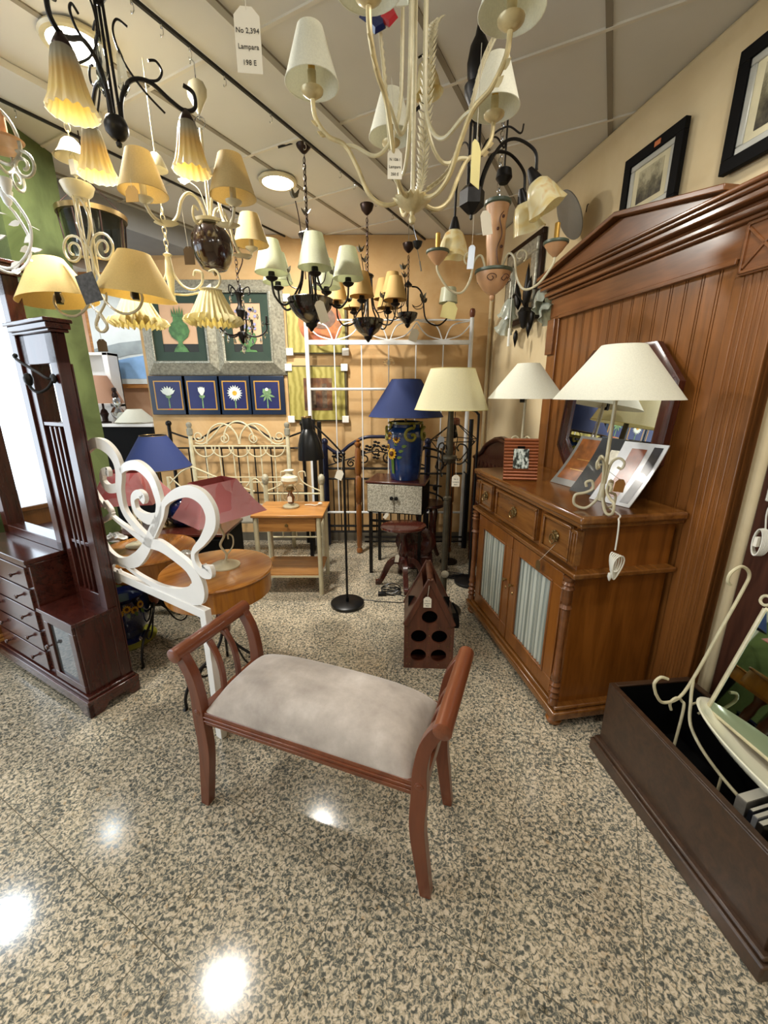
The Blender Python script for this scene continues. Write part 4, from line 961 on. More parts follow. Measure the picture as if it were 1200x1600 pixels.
MB().lathe([(.0335, .265), (.0335, .272), (.0305, .277), (0, .277)], 24, T(-.21, -.03, 1.085) @ RY(-4)).build('brass_cap', M['brass'], sh)
MB().ball((-.21, -.03, 1.14), .03).build('bulb', M['ivory'], t_)
price_tag((-.285, 2.71, 1.01), 'white curled price tag hanging on the black reading lamp pole', .05, .065, -10, 22, (-.272, 2.735, 1.1), ('', '', ''))
# its cable
c = Pz(605, 935, 0)
t_ = thing('power_cable', 'tangled thin black cable with plug on the floor right of the reading lamp', 'cable', (c.x, c.y, 0), 0)
MB().tube(spl([(-.20, -.02, .004), (-.1, -.045, .004), (.0, -.06, .004), (.12, -.07, .004), (.18, -.02, .004), (.1, .05, .004), (.05, .09, .006)], 8), .003, 6).build('cord', M['black_satin'], t_)
q = MB()
for k in range(6): q.tube([(.03 + .075 * math.cos(a) , .07 + .03 * math.sin(a) + .008 * k, .006 + .008 * k + .012 * math.sin(a * 2 + k)) for a in [2 * math.pi * i / 16 for i in range(16)]], .0035, 5, True)
q.build('cord_coil', M['black_satin'], t_)
MB().box(-.07, -.01, .03, .06, .0, .03).build('plug', M['black_satin'], t_, bev=.004)

# ============================================================= GRANITE-DOOR CABINET + BLUE VASE LAMP
c = Pz(573, 800, .555)
t_ = thing('small_cabinet', 'small dark cabinet with two speckled stone doors carrying the blue vase lamp', 'cabinet', (-.138, 3.30, 0), -14)
MB().box(0, .46, 0, .34, .555, .80).build('body', M['black_lacq'], t_, bev=.003)
MB().box(-.012, .475, -.012, .352, .80, .818).build('top', M['mahog_x'], t_, bev=.004)
for x in (.006, .232):
    d = MB().box(x, x + .222, -.012, 0, .565, .795).build('door', M['speck'], t_, bev=.002)
    MB().lathe([(.007, 0), (.007, .012), (.017, .02), (.014, .03), (0, .034)], 14, T(.212 if x < .1 else .25, -.012, .69) @ RX(90)).build('knob', M['black_satin'], d)
for x in (.01, .425):
    for y in (.01, .305): MB().box(x, x + .025, y, y + .025, 0, .555).build('leg', M['black_iron'], t_)
for x in (.03,): MB().box(.02, .44, .01, .02, .47, .49).build('rail', M['black_iron'], t_)
price_tag((.03, 3.10, .60), 'white folded price tag below the stone door knobs', .028, .05, 0, 35, (.055, 3.235, .69), ('', '', ''))
vx = Py(638, 748, 3.42)
t_ = thing('vase_lamp', 'big cobalt blue jar lamp with sunflowers and navy cone shade on the stone-door cabinet', 'table lamp', (.175, 3.40, .8185), 0)
vb = MB().lathe([(0, 0), (.115, 0), (.122, .01), (.132, .1), (.142, .22), (.15, .32), (.152, .36), (.14, .40), (.118, .425), (.118, .45), (.125, .465), (.11, .468), (.1, .44), (0, .43)], 48).build('vase_body', M['blue_gl'], t_)
MB().lathe([(.113, .443), (.127, .452), (.127, .466), (.11, .47), (.108, .45)], 40, cap=False).build('rim', M['olive'], t_)
for a in (-75, -20, 190):
    q = MB(); rr_ = .155
    c2 = spl([(-.02, .455), (.02, .46), (.035, .44), (.025, .42), (.005, .425)], 5); pts = [(rr_ * math.cos(R(a) + x / rr_) * (.86 if z > .41 else 1), rr_ * math.sin(R(a) + x / rr_) * (.86 if z > .41 else 1), z) for x, z in [(v.x, v.y) for v in c2]]
    q.tube(pts, .011, 8)
    c2 = spl([(.005, .425), (-.035, .41), (-.05, .37), (-.03, .335), (.01, .33), (.03, .355), (.015, .375), (-.005, .365)], 5); pts = [((rr_) * math.cos(R(a) + x / rr_), (rr_) * math.sin(R(a) + x / rr_), z) for x, z in [(v.x, v.y) for v in c2]]
    q.tube(pts, .012, 8); q.build('scroll_handle', M['olive'], t_)
for (a, z, r_) in ((-150, .36, .032), (-122, .34, .036), (-138, .22, .048), (-160, .27, .028)): sunflower(t_, (.148 * math.cos(R(a)), .148 * math.sin(R(a)), z), (math.cos(R(a)), math.sin(R(a)), .1), r_)
for (a, z, dx) in ((-110, .34, 1), (-165, .31, -1), (-115, .24, 1), (-120, .19, 1), (-130, .29, .4), (-158, .2, -1), (-105, .28, 1)): leaf(t_, (.148 * math.cos(R(a)), .148 * math.sin(R(a)), z), (dx, -.2, .2), (math.cos(R(a)), math.sin(R(a)), 0), .045)
q = MB()
for k in range(3): q.tube([(.148 * math.cos(R(-140 + 4 * k)), .148 * math.sin(R(-140 + 4 * k)), .18), (.14 * math.cos(R(-138 + 3 * k)), .14 * math.sin(R(-138 + 3 * k)), .06)], .005, 6)
q.build('stem', M['leaf_g'], t_)
MB().tube([(0, 0, .43), (0, 0, .54)], .01, 10).tube(spl([(.0, 0, .5), (-.06, -.03, .5), (-.1, -.02, .47)], 5), .003, 6).build('neck_tube', M['brass'], t_)
cone_shade(t_, .115, .30, .505, .79, M['blue_sh'], trim=M['brass'])

# ============================================================= STOOLS
c = Pz(628, 893, 0)
t_ = thing('pedestal_table', 'dark carved pedestal side table with four curved legs in front of the black bedstead', 'side table', (.155, 3.11, 0), 10)
for k in range(4):
    a = -95 + 90 * k
    cc = spl([(.02, .19), (.07, .205), (.115, .17), (.15, .10), (.18, .04), (.2, .022), (.225, .022)], 6)
    ws = [.05 - .022 * (i / len(cc)) for i in range(len(cc))]
    MB().ribbon([(v.x, v.y) for v in cc], ws, .04, RZ(a) @ RX(90)).build('leg', M['mahog'], t_, bev=.007)
MB().lathe([(0, .13), (.035, .13), (.045, .17), (.04, .22), (.03, .24), (.045, .27), (.05, .30), (.028, .36), (.024, .42), (.04, .46), (.06, .475)], 24).build('column', M['mahog'], t_)
MB().lathe([(0, .475), (.17, .475), (.185, .487), (.18, .5), (.165, .505), (0, .505)], 40, Matrix.Diagonal((1, .8, 1, 1))).build('tabletop', M['mahog_x'], t_)
price_tag((.105, 2.98, .30), 'white price tag hanging on the dark pedestal table column', .032, .06, 15, 8, (.14, 3.12, .37), ('', '', ''))
c = Py(640, 842, 3.42)
t_ = thing('carved_disc', 'oval dark wood disc with a carved letter D leaning behind the pedestal table', 'plaque', (.28, 3.44, .0), -6)
MB().lathe([(0, -.012), (.165, -.012), (.178, -.004), (.178, .004), (.165, .012), (.12, .014), (.115, .01), (0, .01)], 40, T(0, 0, .245) @ RX(80) @ Matrix.Diagonal((1, .8, 1, 1))).build('disc', M['mahog'], t_)
text('D', .11, T(0.03, -.022, .27) @ RX(80), M['walnut'], t_, 'carved_letter', .004)
MB().box(-.13, .13, -.02, .14, 0, .11).box(-.1, .1, -.06, -.02, 0, .02).build('stand', M['mahog'], t_, bev=.01)
# rounded carved bracket on the right
t_ = thing('stool', 'dark carved wooden stool half hidden behind the cream-shade floor lamp', 'stool', (.40, 3.60, 0), 10)
MB().lathe([(0, .53), (.14, .53), (.15, .545), (.14, .56), (0, .565)], 32).build('seat', M['mahog'], t_)
for k in range(3):
    cc = spl([(.06, .53), (.10, .45), (.08, .3), (.10, .12), (.15, 0.01)], 6); MB().ribbon([(v.x, v.y) for v in cc], [.03] * len(cc), .03, RZ(30 + 120 * k) @ RX(90)).build('leg', M['mahog'], t_, bev=.005)

# ============================================================= WINE RACK
wa = math.degrees(math.atan2(-.012, .254))
t_ = thing('wine_rack', 'house-shaped dark studded wooden wine rack with five round holes on the floor', 'wine rack', (.112, 2.015, 0), wa)
t_.scale = (1.08, 1, 1)
Wd, Hs, Ha, Dp = .255, .285, .53, .26
q = MB()
# face with five holes: build by grid of cells around circular holes
def holed_face(q, y, th):
    cs = [(.075, .085), (.18, .085), (.075, .205), (.18, .205), (.1275, .325)]; r_ = .04
    cells = [(0.02, .1275, .025, .145), (.1275, .235, .025, .145), (.02, .1275, .145, .265), (.1275, .235, .145, .265), (.075, .18, .265, .385)]
    for (cx, cz_), (x0, x1, z0, z1) in zip(cs, cells):
        n = 32; vs = []; fs = []
        for i in range(n):
            a = 2 * math.pi * (i + .5) / n; ca, sa = math.cos(a), math.sin(a)
            k = min(((x1 - cx) if ca > 0 else (cx - x0)) / max(abs(ca), 1e-6), ((z1 - cz_) if sa > 0 else (cz_ - z0)) / max(abs(sa), 1e-6))
            for yy in (y, y + th): vs += [(cx + r_ * ca, yy, cz_ + r_ * sa), (cx + k * ca, yy, cz_ + k * sa)]
        # corner-true outer ring
        for i in range(n):
            j = (i + 1) % n; a, b_ = 4 * i, 4 * j
            fs += [(a, a + 1, b_ + 1, b_), (a + 2, b_ + 2, b_ + 3, a + 3), (a, b_, b_ + 2, a + 2)]
        base = len(vs)
        q.add(vs, fs)
        for (X_, Z_) in ((x0, z0), (x1, z0), (x1, z1), (x0, z1)):
            aa = math.atan2(Z_ - cz_, X_ - cx); i = int(math.floor(aa / (2 * math.pi) * n - .5)) % n; j = (i + 1) % n
            for yy, o_ in ((y, 1), (y + th, 3)): q.add([vs[4 * i + o_], (X_, yy, Z_), vs[4 * j + o_]], [(0, 1, 2)])
    for yy in (y, y + th):
        q.add([(.0, yy, .265), (.075, yy, .265), (.075, yy, .385), (.07, yy, .40), (.1275, yy, .52), (.185, yy, .40), (.18, yy, .385), (.18, yy, .265), (.255, yy, .265), (.1275, yy, .385)], [(0, 1, 2, 3), (2, 9, 4, 3), (9, 6, 5, 4), (6, 7, 8, 5)])
    q.box(0, .02, y, y + th, 0, .27); q.box(.235, .255, y, y + th, 0, .27); q.box(.02, .235, y, y + th, 0.0, .025)
holed_face(q, 0, .012); q.build('front_face', M['rackw'], t_, smooth=False)
MB().prism([(0, 0), (Wd, 0), (Wd, Hs), (Wd / 2, Ha), (0, Hs)], -.006, .006, T(0, Dp - .006, 0) @ RX(90)).build('back_face', M['rackw'], t_)
q = MB().box(0, .012, .012, Dp - .012, 0, Hs).box(Wd - .012, Wd, .012, Dp - .012, 0, Hs).box(.012, Wd - .012, .012, Dp - .012, 0, .02); q.build('side_board', M['rackw'], t_, bev=.001)
for s_ in (0, 1):
    m_ = Matrix.Identity(4)
    x0, x1 = (0.002, Wd / 2 - .035) if s_ == 0 else (Wd / 2 + .035, Wd - .002)
    za, zb = (Hs - .005, Ha - .055) if s_ == 0 else (Ha - .055, Hs - .005)
    MB().prism([(x0, za), (x1, zb), (x1, zb + .012), (x0, za + .014)], -Dp, 0, RX(90)).build('roof_board', M['rackw'], t_)
for y in (-.008, Dp - .012):
    q = MB()
    for (xa, za, xb, zb) in ((.006, Hs - .01, Wd / 2, Ha + .02), (Wd - .006, Hs - .01, Wd / 2, Ha + .02)):
        dx, dz = xb - xa, zb - za; L_ = math.hypot(dx, dz); nx, nz_ = -dz / L_ * .014, dx / L_ * .014
        q.prism([(xa - nx, za - nz_), (xb - nx, zb - nz_), (xb + nx, zb + nz_), (xa + nx, za + nz_)], -.02, 0, T(0, y, 0) @ RX(90))
    q.build('gable_strap', M['rackw'], t_, bev=.003)
MB().tube([(Wd / 2, -.0, Ha + .005), (Wd / 2, Dp, Ha + .005)], .016, 14).build('carry_handle', M['rackw'], t_)
q = MB()
for i in range(6):
    for x, z in ((.1275, .03 + i * .045), (.015, .03 + i * .045), (.24, .03 + i * .045)): q.ball((x, -.001, z), .0035, seg=6)
for x in (.03, .075, .18, .225):
    for z in (.145, .027, .26): q.ball((x, -.001, z), .0035, seg=6)
q.split('stud', M['brass'], t_)
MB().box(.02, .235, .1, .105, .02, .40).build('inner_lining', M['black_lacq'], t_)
# leather strap at the side
MB().tube(spl([(Wd + .004, .16, .33), (Wd + .03, .15, .27), (Wd + .035, .12, .20), (Wd + .01, .1, .22)], 5), .006, 6).box(Wd, Wd + .03, .1, .15, .2, .27).build('strap', M['black_lacq'], t_)
price_tag((.232, 1.985, .46), 'white price tag with handwriting on the gable of the wine rack', .042, .062, -3, 0, (.24, 2.0, .52))

# ============================================================= CREAM SHADE FLOOR LAMP
t_ = thing('floor_lamp', 'tall floor lamp with big cream shade and grey bronze fluted pole behind the wine rack', 'floor lamp', (.42, 2.66, 0), 0)
MB().lathe([(0, 0), (.125, 0), (.13, .01), (.12, .02), (.05, .03), (.025, .05), (.022, .08)], 40).build('base', M['bronze'], t_)
MB().lathe([(.022, .08), (.022, .82), (.028, .825), (.028, .84), (.014, .85), (.013, 1.06)], 20).build('pole', M['bronze'], t_)
MB().lathe([(.013, 1.06), (.035, 1.08), (.052, 1.1), (.05, 1.115), (.02, 1.12), (.026, 1.14), (.02, 1.3), (.016, 1.42)], 24).build('cup', M['bronze'], t_)
for k in range(3):
    cc = spl([(.02, 1.08), (.07, 1.06), (.115, 1.1), (.11, 1.17), (.07, 1.19), (.05, 1.165), (.06, 1.145)], 6)
    q = MB().tube(rz_pts([(v.x, v.y) for v in cc], 120 * k + 0), .005, 8); cc = spl([(.1, 1.09), (.13, 1.05), (.12, 1.0), (.1, 1.01)], 5); q.tube(rz_pts([(v.x, v.y) for v in cc], 120 * k), .004, 6)
    q.build('scroll', M['black_iron'], t_)
cone_shade(t_, .135, .228, 1.405, 1.645, M['lit_sh'], trim=M['tag_y'])
MB().lathe([(0, 0), (.028, 0), (.028, .012), (0, .014)], 20, T(-.0, -.024, .30) @ RX(90)).build('foot_switch', M['chrome'], t_)
price_tag((.46, 2.60, 1.0), 'white price tag hanging from the cream-shade floor lamp', .05, .075, -5, 0, (.46, 2.62, 1.1))
# second stand: black disc base with curved hook pole
t_ = thing('hook_stand', 'black curved pole stand with round base between floor lamp and sideboard', 'stand', (.70, 3.12, 0), 0)
MB().lathe([(0, 0), (.12, 0), (.12, .018), (.11, .024), (0, .026)], 40).build('base', M['black_satin'], t_)
MB().tube(spl([(0, 0, .02), (0, 0, .7), (0, 0, 1.28), (-.01, -.0, 1.36), (-.06, 0, 1.385), (-.13, 0, 1.38)], 6), .009, 10).build('pole', M['black_satin'], t_)
t_ = thing('power_cable', 'black and white loose cables on the floor beside the black disc base', 'cable', (.60, 3.20, 0), 0)
q = MB()
for k in range(4): q.tube([(.0 + .08 * math.cos(a), -.0 + .03 * math.sin(a) + .012 * k, .006 + .006 * k + .006 * math.sin(a * 2 + k)) for a in [2 * math.pi * i / 16 for i in range(16)]], .004, 5, True)
q.build('cord_coil', M['black_satin'], t_)
# mahogany arched headboard behind the sideboard
t_ = thing('arched_headboard', 'dark mahogany carved arched headboard leaning in the corner behind the sideboard', 'headboard', (.91, 3.20, 0), -77)
q = MB()
arch = [(-.45, 0), (-.45, .95), (-.42, 1.0), (-.3, 1.05), (-.22, 1.12), (-.1, 1.17), (0, 1.185), (.1, 1.17), (.22, 1.12), (.3, 1.05), (.42, 1.0), (.45, .95), (.45, 0)]
q.prism(arch, -.02, .02, RX(90)); q.build('board', M['mahog'], t_, bev=.006)
MB().tube(spl([(x, -.028, z - .03) for x, z in arch[2:-2]], 4), .016, 8).build('carved_moulding', M['mahog'], t_)
q = MB()
for k in range(11): q.lathe([(0, 0), (.03, 0), (.03, .004), (.0, .012)], 10, T(-.35 + .07 * k, -.02, .93) @ RX(90))
q.build('carving', M['mahog'], t_)
# ============================================================= PICTURES ON THE BACK WALL
XZ = Matrix(((1, 0, 0, 0), (0, 0, -1, 0), (0, 1, 0, 0), (0, 0, 0, 1)))     # XY outline -> XZ, thickness toward the room
M['green_mount'] = plain('dark_green_mount', '#24382c', .7); M['peach'] = plain('peach_ground', '#cba583', .7, var=.06)
M['silver_leaf'] = plain('mottled_silver_leaf', '#a5a394', .32, .35, var=.35, sc=45, bump=.3)
M['silver_bead'] = plain('beaded_silver', '#8e8c7e', .3, .6, var=.5, sc=120, bump=.6)
M['urn'] = plain('green_painted_urn', '#48703f', .5, var=.45, sc=22); M['dark_tbl'] = plain('painted_dark_table', '#1c201e', .6)
M['navy_board'] = plain('navy_frame_board', '#11223a', .35, var=.08); M['orange_line'] = plain('orange_gold_line', '#b5873a', .4); M['ultram'] = plain('ultramarine_ground', '#1d2356', .4, var=.15)
M['petal'] = plain('painted_white_petal', '#dfe6dc', .6, var=.08); M['stemg'] = plain('painted_green_stem', '#6f8f62', .6, var=.3, sc=40); M['yel'] = plain('painted_yellow_centre', '#d2a12e', .6, var=.3, sc=80)
def wall_rect(px0, py0, px1, py1, y):
    a = Py(px0, py1, y); b_ = Py(px1, py0, y); return a.x, a.z, b_.x - a.x, b_.z - a.z
def frame_ring(q, W, H, a, b_, t0, t1, mi=0):
    """picture frame ring between insets a and b, thickness t0 (at a) and t1 (at b) toward the room"""
    vs = []
    for (k, t_) in ((a, 0), (a, t0), (b_, t1), (b_, 0)):
        vs += [(k, k, t_), (W - k, k, t_), (W - k, H - k, t_), (k, H - k, t_)]
    fs = []
    for i in range(4):
        for k in range(4):
            j = (i + 1) % 4; fs.append((4 * i + k, 4 * i + (k + 1) % 4, 4 * j + (k + 1) % 4, 4 * j + k))
    q.add(vs, fs, XZ, mi)
def big_frame(px0, px1, lab, motif):
    x, z, W, H = wall_rect(px0, 437, px1, 586, BY - .02)
    t_ = thing('ornate_picture', lab, 'picture', (x, BY - .012, z), 0)
    q = MB(); frame_ring(q, W, H, 0, .10, .012, .085); q.build('frame', M['silver_leaf'], t_, smooth=False)
    q = MB(); frame_ring(q, W, H, .098, .122, .09, .085); q.build('beaded_edge', M['silver_bead'], t_, bev=.004)
    q = MB(); frame_ring(q, W, H, .12, .20, .065, .06); q.build('mount', M['green_mount'], t_, smooth=False)
    MB().box(.19, W - .19, -.054, -.05, .17, H - .19).build('painting', M['peach'], t_, smooth=False)
    MB().box(.19, W - .19, -.056, -.05, .17, .27).build('painted_table', M['dark_tbl'], t_, smooth=False)
    cx = W / 2
    def half(prof): return [(cx - r, zz) for r, zz in prof] + [(cx + r, zz) for r, zz in prof[::-1]]
    if motif == 'urn':
        q = MB().prism(half([(.07, .20), (.055, .23), (.02, .27), (.02, .29), (.075, .33), (.095, .38), (.08, .43), (.045, .46), (.04, .52)]), .058, .062, XZ)
        for k in range(5): q.prism([(cx - .04 + .02 * k - .012, .50), (cx - .04 + .02 * k + .014, .50), (cx - .05 + .026 * k, .57 + .02 * (k % 2))], .0622, .0632 + .0004 * k, XZ)
        q.build('painted_urn', M['urn'], t_, smooth=False)
    else:
        q = MB().prism(half([(.08, .20), (.07, .215), (.015, .22), (.015, .24), (.06, .27), (.085, .31), (.07, .36), (.04, .37)]), .058, .062, XZ).build('painted_bowl', M['urn'], t_, smooth=False)
        rr = random.Random(5); q = MB()
        for k in range(22): q.prism([(cx + rr.uniform(-.09, .09) + .014 * math.cos(a), .44 + rr.uniform(-.06, .1) * 1 + .014 * math.sin(a)) for a in [2 * math.pi * i / 7 for i in range(7)]] if False else [(lambda X_, Z_: [(X_ + .014 * math.cos(2 * math.pi * i / 7), Z_ + .014 * math.sin(2 * math.pi * i / 7)) for i in range(7)])(cx + rr.uniform(-.09, .09), .47 + rr.uniform(-.09, .1))][0], .058, .061, XZ)
        q.build('painted_flowers', plain('lilac_flowers', '#8e90b4', .6, var=.3), t_, smooth=False)
        q = MB()
        for k in range(7): q.prism([(cx - .004, .36), (cx + .004, .36), (cx - .08 + .027 * k, .5)], .058, .06, XZ)
        q.build('painted_leaves', M['urn'], t_, smooth=False)
    return t_
big_frame(233, 337, 'silver framed painting of a green urn, left one of the two large ornate frames', 'urn')
big_frame(340, 440, 'silver framed painting of flowers in a green bowl, behind the small crystal chandelier', 'bowl')
def flower_pic(px0, px1, lab, kind):
    x, z, W, H = wall_rect(px0, 587, px1, 648, BY - .05)
    t_ = thing('flower_picture', lab, 'picture', (x + .003, BY - .012, z), 0); W -= .006
    MB().box(0, W, -.028, 0, 0, H).build('frame_board', M['navy_board'], t_, bev=.004)
    q = MB(); frame_ring(q, W, H, .045, .056, .031, .031); q.build('gold_line', M['orange_line'], t_, smooth=False)
    MB().box(.055, W - .055, -.030, -.02, .055, H - .055).build('print', M['ultram'], t_, smooth=False)
    cx, cz_ = W / 2, H * .56
    q = MB(); q.prism([(cx - .006, .06), (cx + .006, .06), (cx + .004, cz_), (cx - .004, cz_)], .03, .032, XZ)
    def pet(a, L, w, c=(cx, cz_)):
        ca, sa = math.cos(R(a)), math.sin(R(a)); f_ = lambda u, v: (c[0] + u * ca - v * sa, c[1] + u * sa + v * ca)
        return [f_(0, -w * .3), f_(L * .6, -w / 2), f_(L, 0), f_(L * .6, w / 2), f_(0, w * .3)]
    if kind in ('open', 'bud'):
        q.prism(pet(90, .035, .06, (cx, cz_ - .045)), .0325, .0335, XZ); q.build('painted_stem', M['stemg'], t_, smooth=False)
        q = MB(); 
        for i, a in enumerate((35, 145, 52, 128, 70, 110, 90) if kind == 'open' else (68, 112, 80, 100, 90)): q.prism(pet(a, .085 if kind == 'open' else .08, .028, (cx, cz_ - .02)), .0335, .035 + .0006 * i, XZ)
        q.build('painted_petals', M['petal'], t_, smooth=False)
    elif kind == 'daisy':
        q.build('painted_stem', M['stemg'], t_, smooth=False); q = MB()
        for k in range(18): q.prism(pet(20 * k, .075, .02), .0325, .034 + .0004 * (k % 5), XZ)
        q.build('painted_petals', M['petal'], t_, smooth=False)
        MB().prism([(cx + .022 * math.cos(a), cz_ + .022 * math.sin(a)) for a in [2 * math.pi * k / 16 for k in range(16)]], .034, .0372, XZ).build('painted_centre', M['yel'], t_, smooth=False)
    else:
        for i, a in enumerate((60, 120, 90)): q.prism(pet(a, .07, .05, (cx, cz_ - .02)), .0325, .034 + .0005 * i, XZ)
        for i, a in enumerate((200, 240, -20, -60)): q.prism(pet(a, .08, .02, (cx, cz_ - .01)), .0325, .0332 + .0002 * i, XZ)
        q.build('painted_stem', M['stemg'], t_, smooth=False)
        MB().prism(pet(90, .03, .035, (cx, cz_ + .02)), .0352, .0375, XZ).build('painted_petals', M['petal'], t_, smooth=False)
    MB().box(W / 2 - .02, W / 2 + .02, -.034, -.031, .046, .056).build('sticker', plain('red_orange_sticker', '#d0663a', .6), t_, smooth=False)
flower_pic(238, 288, 'navy flower picture with an opening white daisy on its stalk, leftmost of four', 'open')
flower_pic(289, 342, 'navy flower picture with a closed white bud, second of four from the left', 'bud')
flower_pic(343, 391, 'navy flower picture with a fully open daisy with yellow centre', 'daisy')
flower_pic(392, 443, 'navy flower picture with a drooping green bud, rightmost of four', 'droop')
def yellow_pic(px0, py0, px1, py1, lab, kind):
    x, z, W, H = wall_rect(px0, py0, px1, py1, BY - .04)
    t_ = thing('yellow_picture', lab, 'picture', (x, BY - .004, z), 0)
    MB().box(0, W, -.03, 0, 0, H).build('backing', plain('dark_olive_edge', '#4a4126', .6), t_, bev=.002)
    tt = NT('yellow_passepartout'); wv = tt.n('TexWave'); wv.inputs['Scale'].default_value = 5; wv.inputs['Distortion'].default_value = 9; wv.inputs['Detail'].default_value = 3; tt.l(tt.coords(), wv.inputs['Vector'])
    tt.l(tt.ramp(wv.outputs['Fac'], [(0, srgb('#8c8238')), (.5, srgb('#a1954a')), (1, srgb('#ada258'))]), tt.b.inputs['Base Color']); tt.b.inputs['Roughness'].default_value = .5
    MB().box(.008, W - .02, -.036, -.03, .012, H - .012).build('mount', tt.mat, t_, smooth=False)
    tt = NT('brown_abstract'); nz = tt.n('TexNoise'); nz.inputs['Scale'].default_value = 9; nz.inputs['Detail'].default_value = 6; tt.l(tt.coords(), nz.inputs['Vector'])
    cols = [(.35, srgb('#3a2118')), (.55, srgb('#6d4527')), (.7, srgb('#8a7a5a'))] if kind == 'sq' else [(.35, srgb('#8a3f1c')), (.55, srgb('#b06a30')), (.7, srgb('#6b4a34'))]
    tt.l(tt.ramp(nz.outputs['Fac'], cols), tt.b.inputs['Base Color'])
    if kind == 'sq':
        MB().box(W * .27, W * .75, -.039, -.036, H * .2, H * .78).build('painting', tt.mat, t_, smooth=False)
        MB().box(W * .38, W * .47, -.041, -.039, H * .24, H * .6).box(W * .58, W * .66, -.041, -.039, H * .24, H * .68).build('painted_jars', plain('painted_jar', '#5d4c3a', .6, var=.5, sc=30), t_, smooth=False)
    else:
        MB().prism([(W * .56 + .2 * math.cos(a), H * .55 + .2 * math.sin(a)) for a in [2 * math.pi * k / 40 for k in range(40)]], .036, .04, XZ).build('painting', tt.mat, t_, smooth=False)
        MB().prism([(W * .6 + .12 * math.cos(a), H * .62 + .09 * math.sin(a)) for a in [2 * math.pi * k / 30 for k in range(30)]], .04, .042, XZ).build('painted_shape', plain('dull_rust', '#6d5140', .6, var=.4, sc=20), t_, smooth=False)
    for (a, b_) in ((-.014, -.014), (W - .05, -.014), (-.014, H - .05), (W - .05, H - .05)):
        MB().box(a, a + .064, -.05, .0, b_, b_ + .064).build('corner_guard', M['white_board'], t_, bev=.003)
yellow_pic(450, 462, 541, 553, 'yellow bordered picture with a rust coloured disc behind the white bed frame', 'disc')
yellow_pic(453, 571, 541, 658, 'yellow bordered picture with dark jars in a square, below the disc picture', 'sq')

# ============================================================= BEDSTEADS AGAINST THE BACK WALL
def wpt(y): return lambda px, py: (lambda v: (v.x, y, v.z))(Py(px, py, y))
# tall white bed frame
y = 4.0; P_ = wpt(y); org = Py(492, 800, y)
t_ = thing('white_bed_frame', 'tall white metal bed frame with arc pattern standing upright against the back wall', 'bed frame', (org.x, y, 0), 0)
def L(p): return (p[0] - org.x, 0, p[2])
zt, zr, zl = P_(600, 500)[2], P_(600, 535)[2], P_(600, 608)[2]
xa, xb = .0, P_(735, 550)[0] - org.x
q = MB().tube([(xa, 0, 0), (xa, 0, zt - .01)], .019, 12).lathe([(.019, 0), (.008, .012), (0, .014)], 10, T(xa, 0, zt - .01)); q.build('post', M['white_metal'], t_)
q = MB().tube([(xb, 0, 0), (xb, 0, zt + .02)], .019, 12); po = q.build('post', M['white_metal'], t_)
MB().lathe([(.016, 0), (.024, .02), (.026, .05), (.02, .07), (0, .078)], 14, T(xb, 0, zt + .02)).build('wood_finial', M['cherry_z'], po)
MB().box(xa, xb, -.012, .012, zr - .02, zr + .02).build('rail', M['white_metal'], t_, bev=.003)
MB().tube([(xa + .28, 0, zt), (xb, 0, zt)], .008, 8).tube([(xa, 0, zl), (xb, 0, zl)], .012, 8).tube([(xa, 0, .35), (xb, 0, .35)], .012, 8).split('cross_bar', M['white_metal'], t_)
xs = [xa + (xb - xa) * k / 6 for k in range(1, 6)]
for x in xs: MB().tube([(x, 0, .35), (x, 0, zr)], .0055, 8).build('vertical_bar', M['white_metal'], t_)
q = MB(); step = (xb - xa) / 6 * 1.0
for k in range(6):
    xc = xa + step * (k + .5) 
for k in range(3):
    xc = xa + (xb - xa) * (2 * k + 1) / 6; r_ = (xb - xa) / 6
    q.tube(spl([(xc - r_, 0, zt - .02), (xc - r_ * .6, 0, zr + .06), (xc, 0, zr + .02)], 6) , .006, 6).tube(spl([(xc + r_, 0, zt - .02), (xc + r_ * .6, 0, zr + .06), (xc, 0, zr + .02)], 6), .006, 6)
    q.tube(spl([(xc - r_ * .05, 0, zr + .02), (xc - r_ * .3, 0, zr + .14), (xc - r_ * .9, 0, zt - .01)], 6), .006, 6).tube(spl([(xc + r_ * .05, 0, zr + .02), (xc + r_ * .3, 0, zr + .14), (xc + r_ * .9, 0, zt - .01)], 6), .006, 6)
q.build('arc_pattern', M['white_metal'], t_)
zz = P_(615, 567)
c = MB().ball((xs[2], -.02, zz[2]), .02, seg=8); 
for k in range(6): c.ball((xs[2] + .04 * math.cos(k), -.02, zz[2] + .03 * math.sin(k)), .014, seg=6)
c.build('crystal_flower', M['crystal'], t_)
# cream scroll headboard
y = 3.95; a, b_ = Py(295, 665, y), Py(448, 665, y)
t_ = thing('cream_iron_headboard', 'cream wrought iron headboard with overlapping scroll arches, behind the side table', 'headboard', (a.x, y, 0), 0)
W = b_.x - a.x; zt = a.z; zr = Py(370, 697, y).z
for x in (0, W):
    q = MB().tube([(x, 0, 0), (x, 0, zt - .06)], .019, 12).build('post', M['cream'], t_)
    MB().lathe([(.022, -.09), (.027, -.085), (.027, -.03), (.018, -.025), (.018, -.015), (.026, 0), (.024, .02), (.012, .03), (0, .034)], 16, T(x, 0, zt - .0)).build('finial', plain('grey_patina', '#8b8878', .5), q)
MB().tube([(0, 0, zr), (W, 0, zr)], .007, 8).tube([(0, 0, zr - .35), (W, 0, zr - .35)], .007, 8).tube([(0, 0, zr - .30), (W, 0, zr - .30)], .005, 8).split('cross_bar', M['cream'], t_)
nb = 7
for k in range(1, nb): MB().tube([(W * k / nb, 0, .28), (W * k / nb, 0, zr)], .0065, 8).build('vertical_bar', M['cream'], t_)
q = MB()
